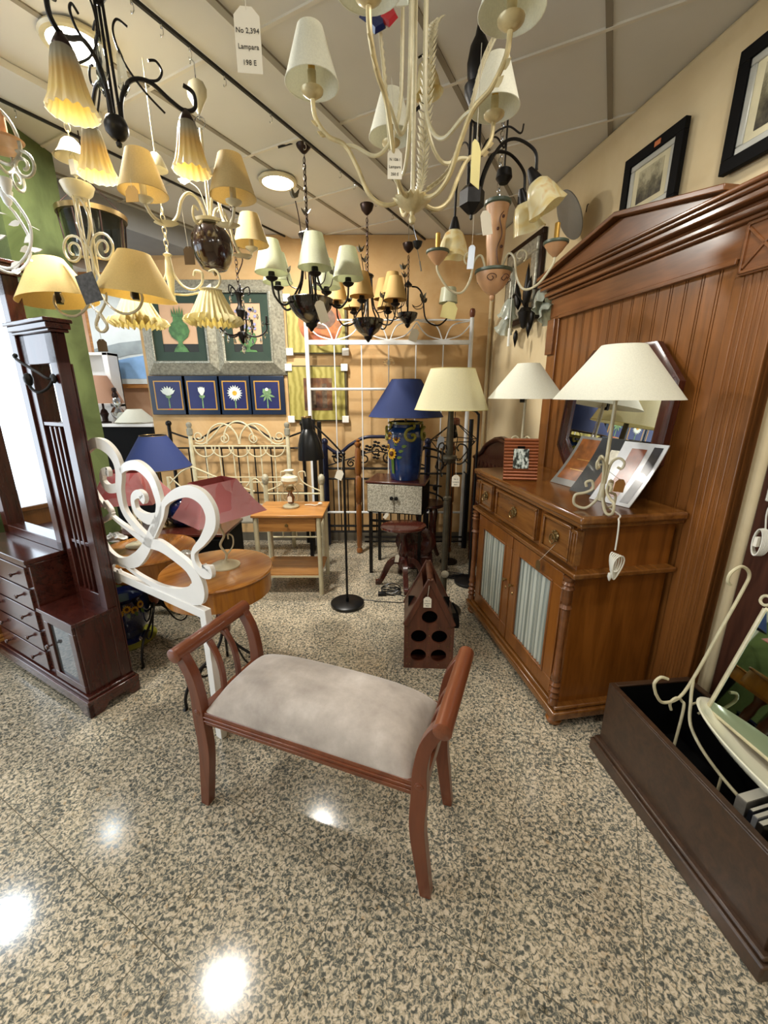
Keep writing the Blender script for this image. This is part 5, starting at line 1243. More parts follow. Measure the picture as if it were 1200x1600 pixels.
for (xc, r_, zz_) in ((W * .33, .16, zr + .02), (W * .5, .15, zr + .05), (W * .67, .16, zr + .02)):
    q.tube([(xc + r_ * math.cos(a_) * .95, 0, zz_ + .0 + (r_ + .03) * math.sin(a_)) for a_ in [math.pi * i / 18 for i in range(19)]], .008, 8)
for k in range(5):
    xc = W * (.14 + .18 * k); q.tube([(xc + .10 * math.cos(a_), -.01, zr + .0 - .10 * math.sin(a_)) for a_ in [math.pi * i / 14 for i in range(15)]], .0065, 6)
for s_ in (1, -1):
    x0 = W / 2 + s_ * (W / 2 - .02)
    c_ = spir(x0 - s_ * .06, zr + .09, .055, .015, 180 if s_ > 0 else 0, 180 + 500 * s_ if s_ > 0 else -500, 30); q.tube([(u, 0, v) for u, v in c_], .0065, 6)
    q.tube(spl([(x0 - s_ * .02, 0, zr + .03), (x0 - s_ * .1, 0, zr + .02), (x0 - s_ * .2, 0, zr + .1), (x0 - s_ * .3, 0, zr + .2), (x0 - s_ * .38, 0, zr + .18)], 6), .007, 6)
    c_ = spir(W / 2 + s_ * .14, zr + .07, .05, .015, 90, 90 + 460 * s_, 26); q.tube([(u, 0, v) for u, v in c_], .006, 6)
q.build('scrollwork', M['cream'], t_)
# black headboard behind it
y = 4.07; a, b_ = Py(263, 660, y), Py(472, 660, y)
t_ = thing('black_iron_headboard', 'thin black iron headboard with ball finials behind the cream scroll headboard', 'headboard', (a.x, y, 0), 0)
W = b_.x - a.x; zt = a.z
for x in (0, W): MB().tube([(x, 0, 0), (x, 0, zt - .03)], .017, 12).ball((x, 0, zt - .01), .028).build('post', M['black_iron'], t_)
zr = Py(370, 700, y).z
q = MB().tube(spl([(0, 0, zt - .09), (W * .2, 0, zt - .16), (W * .35, 0, zt - .06), (W * .5, 0, zt + .0), (W * .65, 0, zt - .06), (W * .8, 0, zt - .16), (W, 0, zt - .09)], 6), .009, 8).tube([(0, 0, zr), (W, 0, zr)], .009, 8).tube([(0, 0, zr - .45), (W, 0, zr - .45)], .009, 8); q.split('cross_bar', M['black_iron'], t_)
for k in range(1, 8): MB().tube([(W * k / 8, 0, .25), (W * k / 8, 0, zr)], .007, 8).build('vertical_bar', M['black_iron'], t_)
# low cream bed foot with acorns
y = 3.45; a, b_ = Py(414, 745, y), Py(502, 745, y)
t_ = thing('acorn_bed_foot', 'low cream iron bed foot with acorn finials behind the side table', 'bed frame', (a.x, y, 0), 0)
W = b_.x - a.x; zt = Py(460, 757, y).z
for x in (0, W):
    q = MB().tube([(x, 0, 0), (x, 0, zt)], .018, 12).build('post', M['cream'], t_)
    MB().lathe([(.016, 0), (.022, .006), (.026, .02), (.026, .03), (.03, .04), (.028, .065), (.016, .085), (0, .092)], 16, T(x, 0, zt + .0)).build('acorn_finial', plain('acorn_patina', '#a8a48e', .5, var=.3, sc=60), q)
q = MB().tube(spl([(0, 0, zt - .06), (W * .2, 0, zt - .02), (W * .35, 0, zt + .03), (W * .4, 0, zt + .1), (W * .3, 0, zt + .11), (W * .28, 0, zt + .07)], 6), .006, 8).tube(spl([(W, 0, zt - .06), (W * .8, 0, zt - .02), (W * .65, 0, zt + .03), (W * .6, 0, zt + .1), (W * .7, 0, zt + .11), (W * .72, 0, zt + .07)], 6), .006, 8)
q.tube([(0, 0, zt - .08), (W, 0, zt - .08)], .008, 8).tube([(0, 0, .28), (W, 0, .28)], .008, 8)
q.tube(spl([(.05, 0, .48), (.2, 0, .49), (.28, 0, .46), (.28, 0, .40), (.22, 0, .39), (.21, 0, .43)], 6), .006, 8)
q.build('scrollwork', M['cream'], t_)
for k in range(1, 4): MB().tube([(W * k / 4, 0, .28), (W * k / 4, 0, zt - .08)], .006, 8).build('vertical_bar', M['cream'], t_)
# looping cream iron piece behind rose lamp
y = 3.55; a = Py(262, 745, y)
t_ = thing('cream_bed_rail', 'cream iron bed side with looped wires between the navy lamp and the headboard', 'bed frame', (a.x, y, 0), 0)
q = MB(); f_ = lambda px, py: (lambda v: (v.x - a.x, 0, v.z))(Py(px, py, y))
q.tube(spl([f_(258, 735), f_(275, 727), f_(300, 730), f_(330, 742), f_(360, 755), f_(398, 768)], 6), .008, 8)
q.tube(spl([f_(262, 760), f_(282, 738), f_(298, 730)], 6), .006, 8).tube(spl([f_(265, 745), f_(282, 760), f_(300, 775)], 6), .006, 8)
q.tube(spl([f_(385, 760), f_(400, 748), f_(418, 772)], 6), .006, 8)
q.build('looped_rail', M['cream'], t_)
for px in (262, 392): v = f_(px, 745); MB().tube([(v[0], 0, 0), (v[0], 0, v[2])], .012, 10).build('leg', M['cream'], t_)
# mattress-like white bundle behind side table
t_ = thing('wrapped_mattress', 'plastic wrapped white board lying behind the rose lamp and side table', 'mattress', (-1.45, 3.62, .34), 3)
MB().box(0, .80, 0, .24, 0, .14).build('wrapped_board', plain('wrapped_white', '#c9c4b6', .25, coat=.5, var=.12, sc=5), t_, bev=.03)
q = MB(); [q.box(x, x + .03, .02, .22, -.34, 0) for x in (.02, .75)]; q.split('trestle', M['black_iron'], t_)
# navy iron headboard
y = 4.02; a = Py(507, 688, y); b_ = Py(603, 688, y)
t_ = thing('navy_iron_headboard', 'navy blue iron headboard with leaf filled arch behind the wooden post', 'headboard', (a.x, y, 0), 0)
W = 1.0; zt = Py(507, 690, y).z; zr = Py(550, 732, y).z; zr2 = Py(550, 748, y).z
MB().tube([(0, 0, 0), (0, 0, zt - .02)], .03, 12).ball((0, 0, zt + .0), .036).build('post', M['navy_iron'], t_)
MB().tube([(W, 0, 0), (W, 0, zt - .02)], .03, 12).ball((W, 0, zt + .0), .036).build('post', M['navy_iron'], t_)
ztop = Py(580, 684, y).z
q = MB().tube(spl([(0, 0, zt - .03), (.13, 0, zt - .11), (.25, 0, zt - .03), (.38, 0, ztop), (.5, 0, ztop + .01), (.62, 0, ztop), (.75, 0, zt - .03), (.87, 0, zt - .11), (W, 0, zt - .03)], 6), .017, 10)
q.build('arched_top', M['navy_iron'], t_)
MB().tube([(0, 0, zr), (W, 0, zr)], .012, 8).tube([(0, 0, zr2), (W, 0, zr2)], .010, 8).tube([(0, 0, .2), (W, 0, .2)], .012, 8).tube([(0, 0, .14), (W, 0, .14)], .012, 8).split('cross_bar', M['black_iron'], t_)
for k in range(1, 14): MB().tube([(W * k / 14, 0, .14), (W * k / 14, 0, zr2)], .006, 6).build('vertical_bar', M['black_iron'], t_)
q = MB()
for (cx, cz_, s_, a0) in ((.12, zr + .09, .05, 0), (.38, zr + .10, .06, 90), (.5, zr + .17, .06, 0), (.62, zr + .1, .06, 90), (.88, zr + .09, .05, 180), (.25, zr + .05, .04, 30)):
    q.tube([(u, 0, v) for u, v in spir(cx, cz_, s_, .012, a0, a0 + 500, 26)], .007, 6)
for (x, z_) in ((.1, zr + .13), (.16, zr + .1), (.42, zr + .2), (.5, zr + .24), (.58, zr + .2), (.5, zr + .12), (.84, zr + .1), (.9, zr + .13), (.36, zr + .15), (.64, zr + .15)):
    for k in range(4): q.ball((x + .022 * math.cos(k * 1.57 + .5), 0, z_ + .022 * math.sin(k * 1.57 + .5)), .016, seg=8, sc=(1.2, .4, .8))
q.tube(spl([(.0, 0, zr + .02), (.25, 0, zr + .1), (.5, 0, zr + .17), (.75, 0, zr + .1), (W, 0, zr + .02)], 6), .007, 6)
q.build('leaf_scrollwork', M['black_iron'], t_)
# black vertical pair of posts next to reading lamp
t_ = thing('black_bed_side', 'two tall black painted bed posts joined together, standing behind the side table', 'bed frame', (Py(488, 700, 3.85).x, 3.85, 0), 0)
zt2 = Py(495, 655, 3.85).z
for x in (.0, .055): MB().box(x, x + .035, -.018, .018, 0, zt2 - (.02 if x else .0)).build('post', M['black_iron'], t_, bev=.004)
MB().box(.0, .09, -.01, .01, .3, .34).box(.0, .09, -.01, .01, .9, .94).split('link', M['black_iron'], t_)
# black scroll bedstead (right of the vase)
y = 3.92; a = Py(655, 700, y)
t_ = thing('black_scroll_bedstead', 'black forged iron bedstead with slanting scrolls behind the cream-shade floor lamp', 'bed frame', (a.x, y, 0), 0)
g_ = lambda px, py: (lambda v: (v.x - a.x, 0, v.z))(Py(px, py, y))
q = MB().tube(spl([g_(655, 698), g_(680, 703), g_(700, 712), g_(715, 718)], 6), .011, 8).tube(spl([g_(665, 712), g_(685, 716), g_(693, 726), g_(688, 735), g_(681, 730), g_(684, 724)], 6), .009, 8)
q.tube(spl([g_(655, 765), g_(680, 772), g_(692, 780), g_(688, 789), g_(680, 785)], 6), .009, 8).tube(spl([g_(640, 752), g_(665, 757), g_(690, 760)], 6), .009, 8)
q.tube([g_(620, 740), g_(722, 740)], .010, 8).tube([g_(570, 839), g_(722, 839)], .010, 8).tube([g_(570, 846), g_(722, 846)], .010, 8).ball(g_(680, 762), .025, sc=(1, .5, 1.3))
q.build('scrollwork', M['black_iron'], t_)
for px in (625, 640, 655, 667, 684, 708): v = g_(px, 722); MB().tube([(v[0], 0, g_(600, 846)[2]), (v[0], 0, g_(px, 706 if px > 660 else 740)[2])], .007, 8).build('vertical_bar', M['black_iron'], t_)
for px in (737, 730):
    v = g_(px, 655 if px == 737 else 740); MB().tube([(v[0], 0, 0), (v[0], 0, v[2])], .02, 12).build('post', M['black_satin'], t_)
# turned wooden posts
for (px, py, yy, lab) in ((559, 685, 3.78, 'turned honey wood bed post standing in front of the navy headboard'), (708, 690, 3.80, 'turned reddish bed post standing behind the cream-shade floor lamp')):
    v = Py(px, py, yy); H_ = v.z
    q = MB().lathe([(0, 0), (.028, .01), (.03, .04), (.018, .06), (.026, .08), (.026, .48), (.018, .5), (.03, .52), (.03, H_ - .36), (.02, H_ - .34), (.032, H_ - .31), (.028, H_ - .1), (.02, H_ - .08), (.032, H_ - .06), (.03, H_ - .04), (.014, H_ - .03), (.022, H_ - .015), (0, H_)], 18)
    tag(q.build('bed_post', M['honey'], None, loc=(v.x, yy, 0)), lab, 'bed post')
# geometric wire lantern
v = Py(711, 655, 3.55)
t_ = thing('wire_lantern', 'black geometric wire lantern with wooden cap beside the cream-shade floor lamp', 'lantern', (v.x, 3.55, v.z), 12)
q = MB(); n = 6; tp, md, bt = [], [], []
for k in range(n):
    a = 2 * math.pi * k / n; tp.append((.035 * math.cos(a), .035 * math.sin(a), -.04)); md.append((.21 * math.cos(a), .21 * math.sin(a), -.17)); bt.append((.07 * math.cos(a), .07 * math.sin(a), -.34))
for k in range(n):
    for A_, B_ in ((tp[k], md[k]), (md[k], bt[k]), (md[k], md[(k + 1) % n]), (bt[k], bt[(k + 1) % n])): q.tube([A_, B_], .004, 6)
q.build('wire_frame', M['black_iron'], t_)
MB().lathe([(.03, -.05), (.045, -.04), (.042, 0), (.03, .012), (0, .014)], 20).build('wood_cap', M['cherry_z'], t_)
MB().tube([(0, 0, 0), (0, 0, .06)], .003, 6).tube([(0, 0, -.05), (0, 0, -.1)], .012, 8).ball((0, 0, -.13), .03).build('bulb_holder', M['black_iron'], t_)
MB().tube([(0, 0, -.34), (0, 0, -(v.z) + .02)], .005, 8).lathe([(0, -v.z), (.08, -v.z), (.08, -v.z + .012), (0, -v.z + .02)], 24).build('stand', M['black_iron'], t_)
price_tag((Py(690, 682, 3.3).x, 3.3, Py(690, 682, 3.3).z), 'pale blue price tag hanging from the black wire lantern', .055, .09, 0, 8, (Py(690, 682, 3.3).x + .02, 3.34, Py(690, 672, 3.3).z + .02), ('', '', ''), plain('blue_white_card', '#c3cfe2', .7))

# ============================================================= ALCOVE ON THE LEFT BACK
y = 4.75
a, b_ = Py(156, 668, y), Py(240, 662, y)
t_ = thing('display_partition', 'black display partition with white top shelf behind the green pillar', 'partition', (a.x - .35, y, 0), 0)
MB().box(0, b_.x - a.x + .33, 0, .35, 0, b_.z - .035).build('panel', M['black_lacq'], t_, bev=.004)
MB().box(-.02, b_.x - a.x + .35, -.02, .4, b_.z - .035, b_.z).build('shelf_top', M['white_board'], t_, bev=.004)
zs = b_.z + .001
v = Py(162, 640, y + .15)
t_ = thing('table_lamp', 'table lamp with rose-beige cone shade on the white shelf by the green pillar', 'table lamp', (v.x, y + .15, zs), 0)
MB().lathe([(0, 0), (.06, 0), (.06, .01), (.03, .02), (.03, .06), (.045, .1), (.03, .14), (.012, .16), (.012, .24)], 20).build('base', M['brown_iron'], t_)
cone_shade(t_, .09, .22, .22, .52, fabric_shade('rose_beige_shade', '#c79c80', .3))
v = Py(186, 655, y + .1)
t_ = thing('figurine', 'small silvery figurine on the white shelf beside the rose-beige lamp', 'figurine', (v.x, y + .1, zs), 0)
MB().lathe([(0, 0), (.06, 0), (.05, .02), (.03, .04), (.06, .08), (.07, .12), (.05, .16), (.03, .18), (.06, .22), (.05, .26), (.03, .28)], 20).build('body', M['chrome'], t_)
MB().lathe([(.03, .28), (.035, .30), (.028, .32), (.018, .34), (.025, .36), (.022, .385), (0, .395)], 16).build('head', M['brown_iron'], t_)
v = Py(213, 660, y + .12)
t_ = thing('table_lamp', 'low cream cone lamp shade on the right end of the white shelf', 'table lamp', (v.x, y + .12, zs), 0)
MB().lathe([(.215, .015), (.075, .155), (.073, .155), (.213, .015)], 40, cap=False).build('lamp_shade', M['white_sh'], t_)
MB().lathe([(0, 0), (.06, 0), (.06, .01), (.012, .02), (.01, .1), (0, .1)], 16).build('base', M['ivory'], t_)
# large painting in front of far wall, white lit niche
y = 5.35
a, b_ = Py(160, 600, y), Py(236, 430, y)
t_ = thing('canvas_painting', 'large pale canvas with blue sea and a red balloon, left of the silver frames', 'picture', (a.x, y, a.z), 0)
W, H = b_.x - a.x, b_.z - a.z
MB().box(-.04, W + .04, -.03, .02, -.05, H + .05).build('frame', M['pine'], t_, bev=.004)
MB().box(0, W, -.036, -.03, 0, H).build('canvas', plain('pale_sky_paint', '#cdd5d6', .6, var=.12, sc=4), t_, smooth=False)
MB().prism([(0, 0.06), (W, .06), (W, .36), (W * .5, .30), (0, .22)], .036, .039, XZ).build('painted_sea', plain('sea_blue_paint', '#7fa6d2', .6, var=.2, sc=6), t_, smooth=False)
MB().prism([(0, .24), (W * .5, .33), (W, .38), (W, .52), (W * .4, .47), (0, .40)], .037, .040, XZ).build('painted_hill', plain('grey_hill_paint', '#8d979a', .6, var=.2, sc=6), t_, smooth=False)
MB().prism([(W * .88 + .12 * math.cos(a_), H * .62 + .17 * math.sin(a_)) for a_ in [2 * math.pi * k / 24 for k in range(24)]], .040, .042, XZ).build('painted_balloon', plain('rose_red_paint', '#c9607a', .6), t_, smooth=False)
area('alcove_downlight_glow', (-3.1, 4.7, CEIL - .2), (0, 0, 0), .19, 7, (1, .95, .88))
downlight(-3.1, 4.72, 'round recessed downlight in the alcove behind the chandeliers', 'downlights outside the picture').location.z = CEIL - .001
t_ = thing('display_shelf', 'white lit display shelf unit with small ornaments at the far left wall', 'shelf', (Py(138, 600, 5.1).x - .5, 5.0, 0), 0)
x1 = Py(175, 600, 5.0).x - (Py(138, 600, 5.1).x - .5)
q = MB().box(0, .04, 0, .2, 0, 1.95).box(x1 - .06, x1, 0, .2, 0, 1.95).box(0, x1, .18, .2, 0, 1.95); [q.box(0, x1, 0, .2, z_, z_ + .03) for z_ in (.5, .95, 1.35, 1.92)]
q.build('shelf_unit', M['white_board'], t_, bev=.003)
for (dx, z_, lab) in ((.42, 1.3801, 'small dark ornament on the white shelf unit by the pillar, lower one'), (.40, .9801, 'small silvery ornament low on the white shelf unit')):
    o = MB().lathe([(0, 0), (.06, 0), (.04, .03), (.07, .1), (.05, .18), (.02, .2), (.03, .26), (0, .28)], 16).build('ornament', M['bronze'] if z_ > 1 else M['chrome'], None, loc=(Py(138, 600, 5.1).x - .5 + dx, 5.09, z_)); tag(o, lab, 'ornament')
# ============================================================= CHANDELIERS
def shade_at(parent, c, rt, rb, h, mat, holder='ivory', candle=None, tilt=0, az=0, seg=36, up=True):
    """clip-on card shade; c = top of the cup"""
    mm = T(*c) @ RZ(az) @ RY(tilt)
    if holder: MB().lathe([(.006, -.004), (.016, 0), (.030, .010), (.032, .016), (.012, .014), (.012, .06), (0, .062)], 16, mm).build('candle_cup', M[holder], parent)
    if candle: MB().lathe([(.010, .012), (.010, .085), (.004, .09), (0, .09)], 12, mm).build('candle_tube', M[candle], parent)
    o = MB().lathe([(rb, .03), (rt, .03 + h), (rt - .0012, .03 + h), (rb - .0012, .03)], seg, mm, cap=False).build('lamp_shade', M[mat], parent)
    q = MB()
    for z_, r_ in ((.03, rb),): q.tube([(r_ * math.cos(a), r_ * math.sin(a), z_) for a in [2 * math.pi * k / 28 for k in range(28)]], .0016, 5, True, M=mm)
    q.build('shade_edge', M[mat], o)
    return o
def arm(parent, prof, ang, r, mat, name='arm', n=6):
    cc = spl([(a, b_, 0) for a, b_ in prof], n); return MB().tube(rz_pts([(v.x, v.y) for v in cc], ang), r, 8).build(name, M[mat], parent)
def at_ang(r, z, ang): return (r * math.cos(R(ang)), r * math.sin(R(ang)), z)
def frond(parent, prof, ang, mat, L=.035, name='leaf_frond'):
    cc = spl([(a, b_, 0) for a, b_ in prof], 7); P_ = [Vector(p_) for p_ in rz_pts([(v.x, v.y) for v in cc], ang)]
    q = MB().tube(P_, .0035, 6); s_ = Vector((-math.sin(R(ang)), math.cos(R(ang)), 0)); n_ = len(P_)
    for i in range(2, n_ - 1):
        t_ = (P_[i + 1] - P_[i - 1]).normalized(); l_ = L * (.55 + .45 * math.sin(math.pi * i / n_)); nn = t_.cross(s_)
        for sg in (-1, 1):
            d = (t_ * .8 + s_ * sg * .6 + nn * .12).normalized(); e = (d.cross(nn)).normalized() * l_ * .17; p_ = P_[i]
            q.add([p_, p_ + d * l_ * .45 + e + nn * .003, p_ + d * l_, p_ + d * l_ * .45 - e - nn * .001, p_ + d * l_ * .45 + nn * .006], [(0, 1, 4), (1, 2, 4), (2, 3, 4), (3, 0, 4), (0, 3, 2, 1)])
    return q.build(name, M[mat], parent, smooth=False)
def canopy(parent, z, mat, r=.045, h=.06, x=0, y=0):
    return MB().lathe([(0, z + h), (r, z + h), (r * 1.02, z + h - .004), (r * .8, z + h * .45), (r * .4, z + h * .12), (r * .2, z), (0, z - .004)], 24, T(x, y, 0)).build('ceiling_rose', M[mat], parent)

# ---- big cream leaf chandelier in the foreground
t_ = thing('leaf_chandelier', 'large cream and gold chandelier with white shades, leaf fronds and lyre rods in the foreground', 'chandelier', (.085, 1.44, 2.045), 0)
ANG = (174, 102, 28, -44, -114)
for a in ANG:
    arm(t_, [(.02, .012), (.08, .0), (.13, .03), (.165, .10), (.20, .155), (.25, .18), (.285, .225), (.292, .27)], a, .0065, 'gold_ivory')
    arm(t_, [(.035, .75), (.035, .4), (.04, .24), (.065, .16), (.11, .125), (.17, .15), (.2, .155)], a, .0055, 'cream', 'lyre_rod')
    shade_at(t_, at_ang(.292, .275, a), .036, .076, .125, 'white_sh', 'gold_ivory', 'gilt')
    for r_, z_ in ((.255, .178), (.272, .205)): leaf(t_, at_ang(r_, z_, a), at_ang(1, .5, a), (-math.sin(R(a)), math.cos(R(a)), .6), .03, 'arm_leaf', 'gold_ivory')
for a in (60, 172, -8):
    frond(t_, [(.02, .02), (.06, .08), (.075, .2), (.09, .34), (.11, .46), (.16, .52)] if a not in (-8,) else [(.02, .02), (.1, .07), (.15, .18), (.19, .32), (.26, .44)], a, 'ivory', .042)
MB().lathe([(0, -.055), (.008, -.05), (.011, -.04), (.006, -.03), (.009, -.022), (.02, -.018), (.045, .0), (.052, .012), (.035, .02), (.012, .03), (0, .03)], 32, amp=[(0, 0)] * 5 + [(.06, 0), (.12, .003), (.15, .004), (.1, 0), (0, 0), (0, 0)], lobes=14).build('hub', M['gold_ivory'], t_)
MB().lathe([(.006, .02), (.006, .78)], 10).build('stem', M['cream'], t_)
q = MB(); canopy(t_, .72, 'cream')
for (dx, dz, m_) in ((-.125, .42, 'navy_gl'), (-.10, .445, 'flower_y'), (-.075, .415, 'pink_sh'), (-.105, .40, 'navy_gl'), (-.04, .455, 'petal')):
    MB().lathe([(0, -.012), (.02, -.01), (.028, 0), (.02, .01), (0, .012)], 5, T(dx, -.03, dz) @ RX(80) @ RZ(dx * 3000)).build('painted_ornament', M[m_] if m_ != 'pink_sh' else plain('red_ceramic', '#a3262e', .2, coat=.6), t_)
v = Py(617, 232, 1.30)
price_tag((v.x, v.y, v.z), 'white handwritten price tag hanging under the big cream chandelier', .038, .068, 4, 0, (.02, 1.36, 2.3), ('N 106 /', 'Lampara', '250 E'))
v = Py(745, 220, 1.30)
price_tag((v.x, v.y, v.z), 'long yellow price tag hanging edgewise right of the big cream chandelier', .05, .10, 52, 0, (v.x, v.y, v.z + .2), ('', '', ''), M['tag_y'])
v = Py(384, 10, 1.05)
price_tag((v.x, v.y, v.z), 'big white handwritten price tag hanging alone near the top edge', .05, .105, 6, 0, (v.x, v.y, v.z + .25), ('No 2,394', 'Lampara', '198 E'))

# ---- black chandelier with fluted amber bells (top left)
t_ = thing('bell_chandelier', 'black iron chandelier with fluted amber glass bells at the top left', 'chandelier', (-.925, 1.74, 2.38), 0)
def bell(parent, c, ang, s=1.0):
    prof = [(.074, -.178), (.060, -.145), (.048, -.095), (.041, -.05), (.033, -.015), (.022, -.004)]
    prof = [(r_ * s, z_ * s) for r_, z_ in prof]; inner = [(r_ - .0025, z_) for r_, z_ in prof[::-1]]
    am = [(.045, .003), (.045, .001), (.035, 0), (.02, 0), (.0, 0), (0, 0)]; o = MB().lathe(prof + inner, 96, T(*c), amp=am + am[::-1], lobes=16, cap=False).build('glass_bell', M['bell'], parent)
    MB().lathe([(.024, -.012), (.026, -.004), (.02, .008), (.012, .022), (.006, .028), (0, .03)], 16, T(*c)).build('bell_cap', M['brown_iron'], o)
for a in (28, 270, 140):
    z_ = 0
    arm(t_, [(.02, .0), (.024, .08), (.06, .15), (.12, .165), (.18, .13), (.225, .11), (.262, .125), (.262, .17), (.23, .185)], a, .007, 'black_iron')
    arm(t_, [(.10, .165), (.145, .175), (.165, .205), (.15, .23), (.125, .225)], a, .004, 'black_iron', 'scroll')
    arm(t_, [(.16, .085), (.10, .135), (.05, .2), (.03, .27), (.045, .31), (.075, .3)], a, .0035, 'black_iron', 'scroll')
    bell(t_, at_ang(.23, .085, a), a, .92)
    MB().tube([at_ang(.23, .10, a), at_ang(.23, .115, a)], .008, 8).build('socket', M['black_iron'], t_)
MB().lathe([(0, -.055), (.008, -.05), (.010, -.04), (.005, -.034), (.02, -.028), (.036, -.01), (.038, .01), (.03, .03), (.02, .036), (0, .038)], 24).build('hub', M['black_iron'], t_)
q = MB()
for k in range(3): q.tube([at_ang(.018, .03, 120 * k), at_ang(.012, .36, 120 * k)], .005, 8)
q.build('stem', M['black_iron'], t_)
MB().lathe([(0, .33), (.012, .335), (.028, .36), (.034, .40), (.028, .43), (.04, .47), (.042, .49), (0, .49)], 24).build('ceiling_rose', M['black_iron'], t_)
q = MB()
for k in range(3):
    p_ = at_ang(.04, .16, 30 + 120 * k); q.lathe([(0, -.06), (.02, -.03), (.012, .05), (0, .08)], 6, T(*p_))
q.build('crystal_prism', M['crystal'], t_, smooth=False)

# ---- brown vase chandelier with parchment shades
t_ = thing('vase_chandelier', 'beige chandelier with brown flowered ceramic vase body and four parchment shades', 'chandelier', (-.785, 2.15, 2.15), 0)
MB().lathe([(0, -.125), (.008, -.12), (.01, -.105), (.045, -.1), (.055, -.095), (.078, -.06), (.09, -.015), (.088, .03), (.07, .065), (.05, .08)], 36).build('vase_body', M['vase_br'], t_)
MB().lathe([(.05, .08), (.066, .084), (.07, .096), (.06, .1), (.04, .098), (0, .098)], 36).build('vase_rim', M['ivory'], t_)
MB().lathe([(.0, -.105), (.047, -.098), (.056, -.094), (.05, -.088), (0, -.08)], 36).build('vase_foot', M['ivory'], t_)
for a in (-52, -118, 72):
    arm(t_, [(.02, .10), (.05, .16), (.10, .17), (.14, .13), (.17, .06), (.22, .02), (.28, .025), (.31, .06)], a, .0065, 'ivory')
    arm(t_, [(.04, .10), (.08, .06), (.11, .08), (.10, .12), (.075, .115)], a + 12, .005, 'ivory', 'scroll')
    MB().lathe([(0, -.012), (.03, -.006), (.05, .002), (.03, .004), (0, .004)], 20, T(*at_ang(.225, .02, a)) @ Matrix.Diagonal((1, .7, 1, 1))).build('drip_leaf', M['ivory'], t_)
    shade_at(t_, at_ang(.31, .065, a), .045, .088, .135, 'parch', 'ivory')
MB().tube([(0, 0, .09), (0, 0, .44)], .007, 10).build('stem', M['ivory'], t_)
MB().tube([(.022 * math.cos(a_), 0, .46 + .022 * math.sin(a_)) for a_ in [2 * math.pi * k / 20 for k in range(20)]], .003, 6, True).tube([(0, 0, .47), (0, 0, .52)], .004, 6).build('ring', M['chrome'], t_)
for a, z_ in ((20, .24), (160, .2)):
    q = MB().tube(spl([at_ang(.01, z_ - .06, a), at_ang(.04, z_ + .02, a), at_ang(.09, z_ + .06, a)], 6), .002, 6); q.build('leaf_wire', M['ivory'], t_)
    leaf(t_, at_ang(.085, z_ + .058, a), (math.cos(R(a)), math.sin(R(a)), .3), (0, -1, .4), .07, 'metal_leaf', 'ivory')
MB().lathe([(0, .49), (.006, .49), (.02, .515), (.04, .55), (.042, .575), (.03, .6), (.012, .61), (0, .61)], 20, Matrix.Diagonal((1, .5, 1, 1))).build('ceiling_rose', M['ivory'], t_)
MB().tube(spl([(0, 0, .6), (0, 0, .65), (.0, 0, .665), (-.012, 0, .675), (-.016, 0, .66)], 5), .0025, 6).build('hanging_hook', M['chrome'], t_)
v = Py(294, 385, 2.02)
price_tag((v.x, v.y, v.z), 'brown price tag on a thread below the vase chandelier arm', .045, .07, 0, 0, (v.x - .01, v.y, v.z + .15), ('', '', ''), M['tag_brown'])
v = Py(205, 290, 1.74)
price_tag((v.x, v.y, v.z), 'yellow-brown price tag stuck on the left parchment shade of the vase chandelier', .06, .05, -20, 6, (v.x, v.y, v.z + .02), ('', '', ''), plain('ochre_card', '#b88c3c', .6))

# ---- cream chandelier with wide yellow cone shades (left)
t_ = thing('cone_chandelier', 'cream scrolled iron chandelier with two wide yellow cone shades under a bell canopy, at left', 'chandelier', (-1.235, 1.96, 1.84), -12)
for a in (0, 180):
    arm(t_, [(.0, .44), (.03, .34), (-.01, .22), (.0, .12), (.05, .03), (.12, -.01), (.19, .0), (.225, .04), (.215, .075), (.185, .08), (.175, .055), (.19, .045)], a, .0055, 'ivory', n=8)
    c_ = spir(.075, .24, .06, .015, 180, 180 - 620, 30); MB().tube(rz_pts([(u, v_) for u, v_ in c_], a), .005, 8).build('scroll', M['ivory'], t_)
    arm(t_, [(.015, .24), (.02, .16), (.05, .06), (.0, -.01), (-.03, -.06), (.0, -.08), (.03, -.05), (.0, .0)], a, .005, 'ivory', 'scroll')
    mm = T(*at_ang(.20, .05, a)) @ RZ(a) @ RY(6)
    MB().lathe([(.155, .0), (.06, .165), (.0585, .165), (.1535, 0)], 48, mm, cap=False).build('lamp_shade', M['parch_y'], t_)
    MB().lathe([(0, -.0), (.014, 0), (.014, .045), (.01, .05), (0, .05)], 12, T(*at_ang(.195, .04, a))).build('bulb_socket', M['black_satin'], t_)
MB().lathe([(0, .42), (.03, .42), (.05, .44), (.06, .465), (.055, .47), (.0, .47)], 24).build('cup', M['ivory'], t_)
q = MB()
for k in range(3): q.tube([at_ang(.03, .43, 120 * k + 30), at_ang(.02, .1, 120 * k + 30)], .004, 6)
q.build('stem', M['ivory'], t_)
q = MB().lathe([(.066, .555), (.06, .558), (.045, .58), (.03, .61), (.02, .62), (.0, .622), (0, .618), (.018, .616), (.028, .606), (.043, .578), (.058, .556)], 28, cap=False); q.build('bell_canopy', M['ivory'], t_)
q = MB(); chain(q, (0, 0, .47), (0, 0, .82)); q.build('chain', M['ivory'], t_)
MB().box(-.012, .012, -.01, .01, .50, .55).build('terminal_block', M['plug'], t_)
v = Py(158, 530, 1.90)
price_tag((v.x, v.y, v.z), 'brown price tag hanging low on a long thread in front of the green pillar edge', .042, .05, 0, 0, (v.x - .005, v.y, v.z + .16), ('', '', ''), M['tag_brown'])
v = Py(122, 428, 1.75)
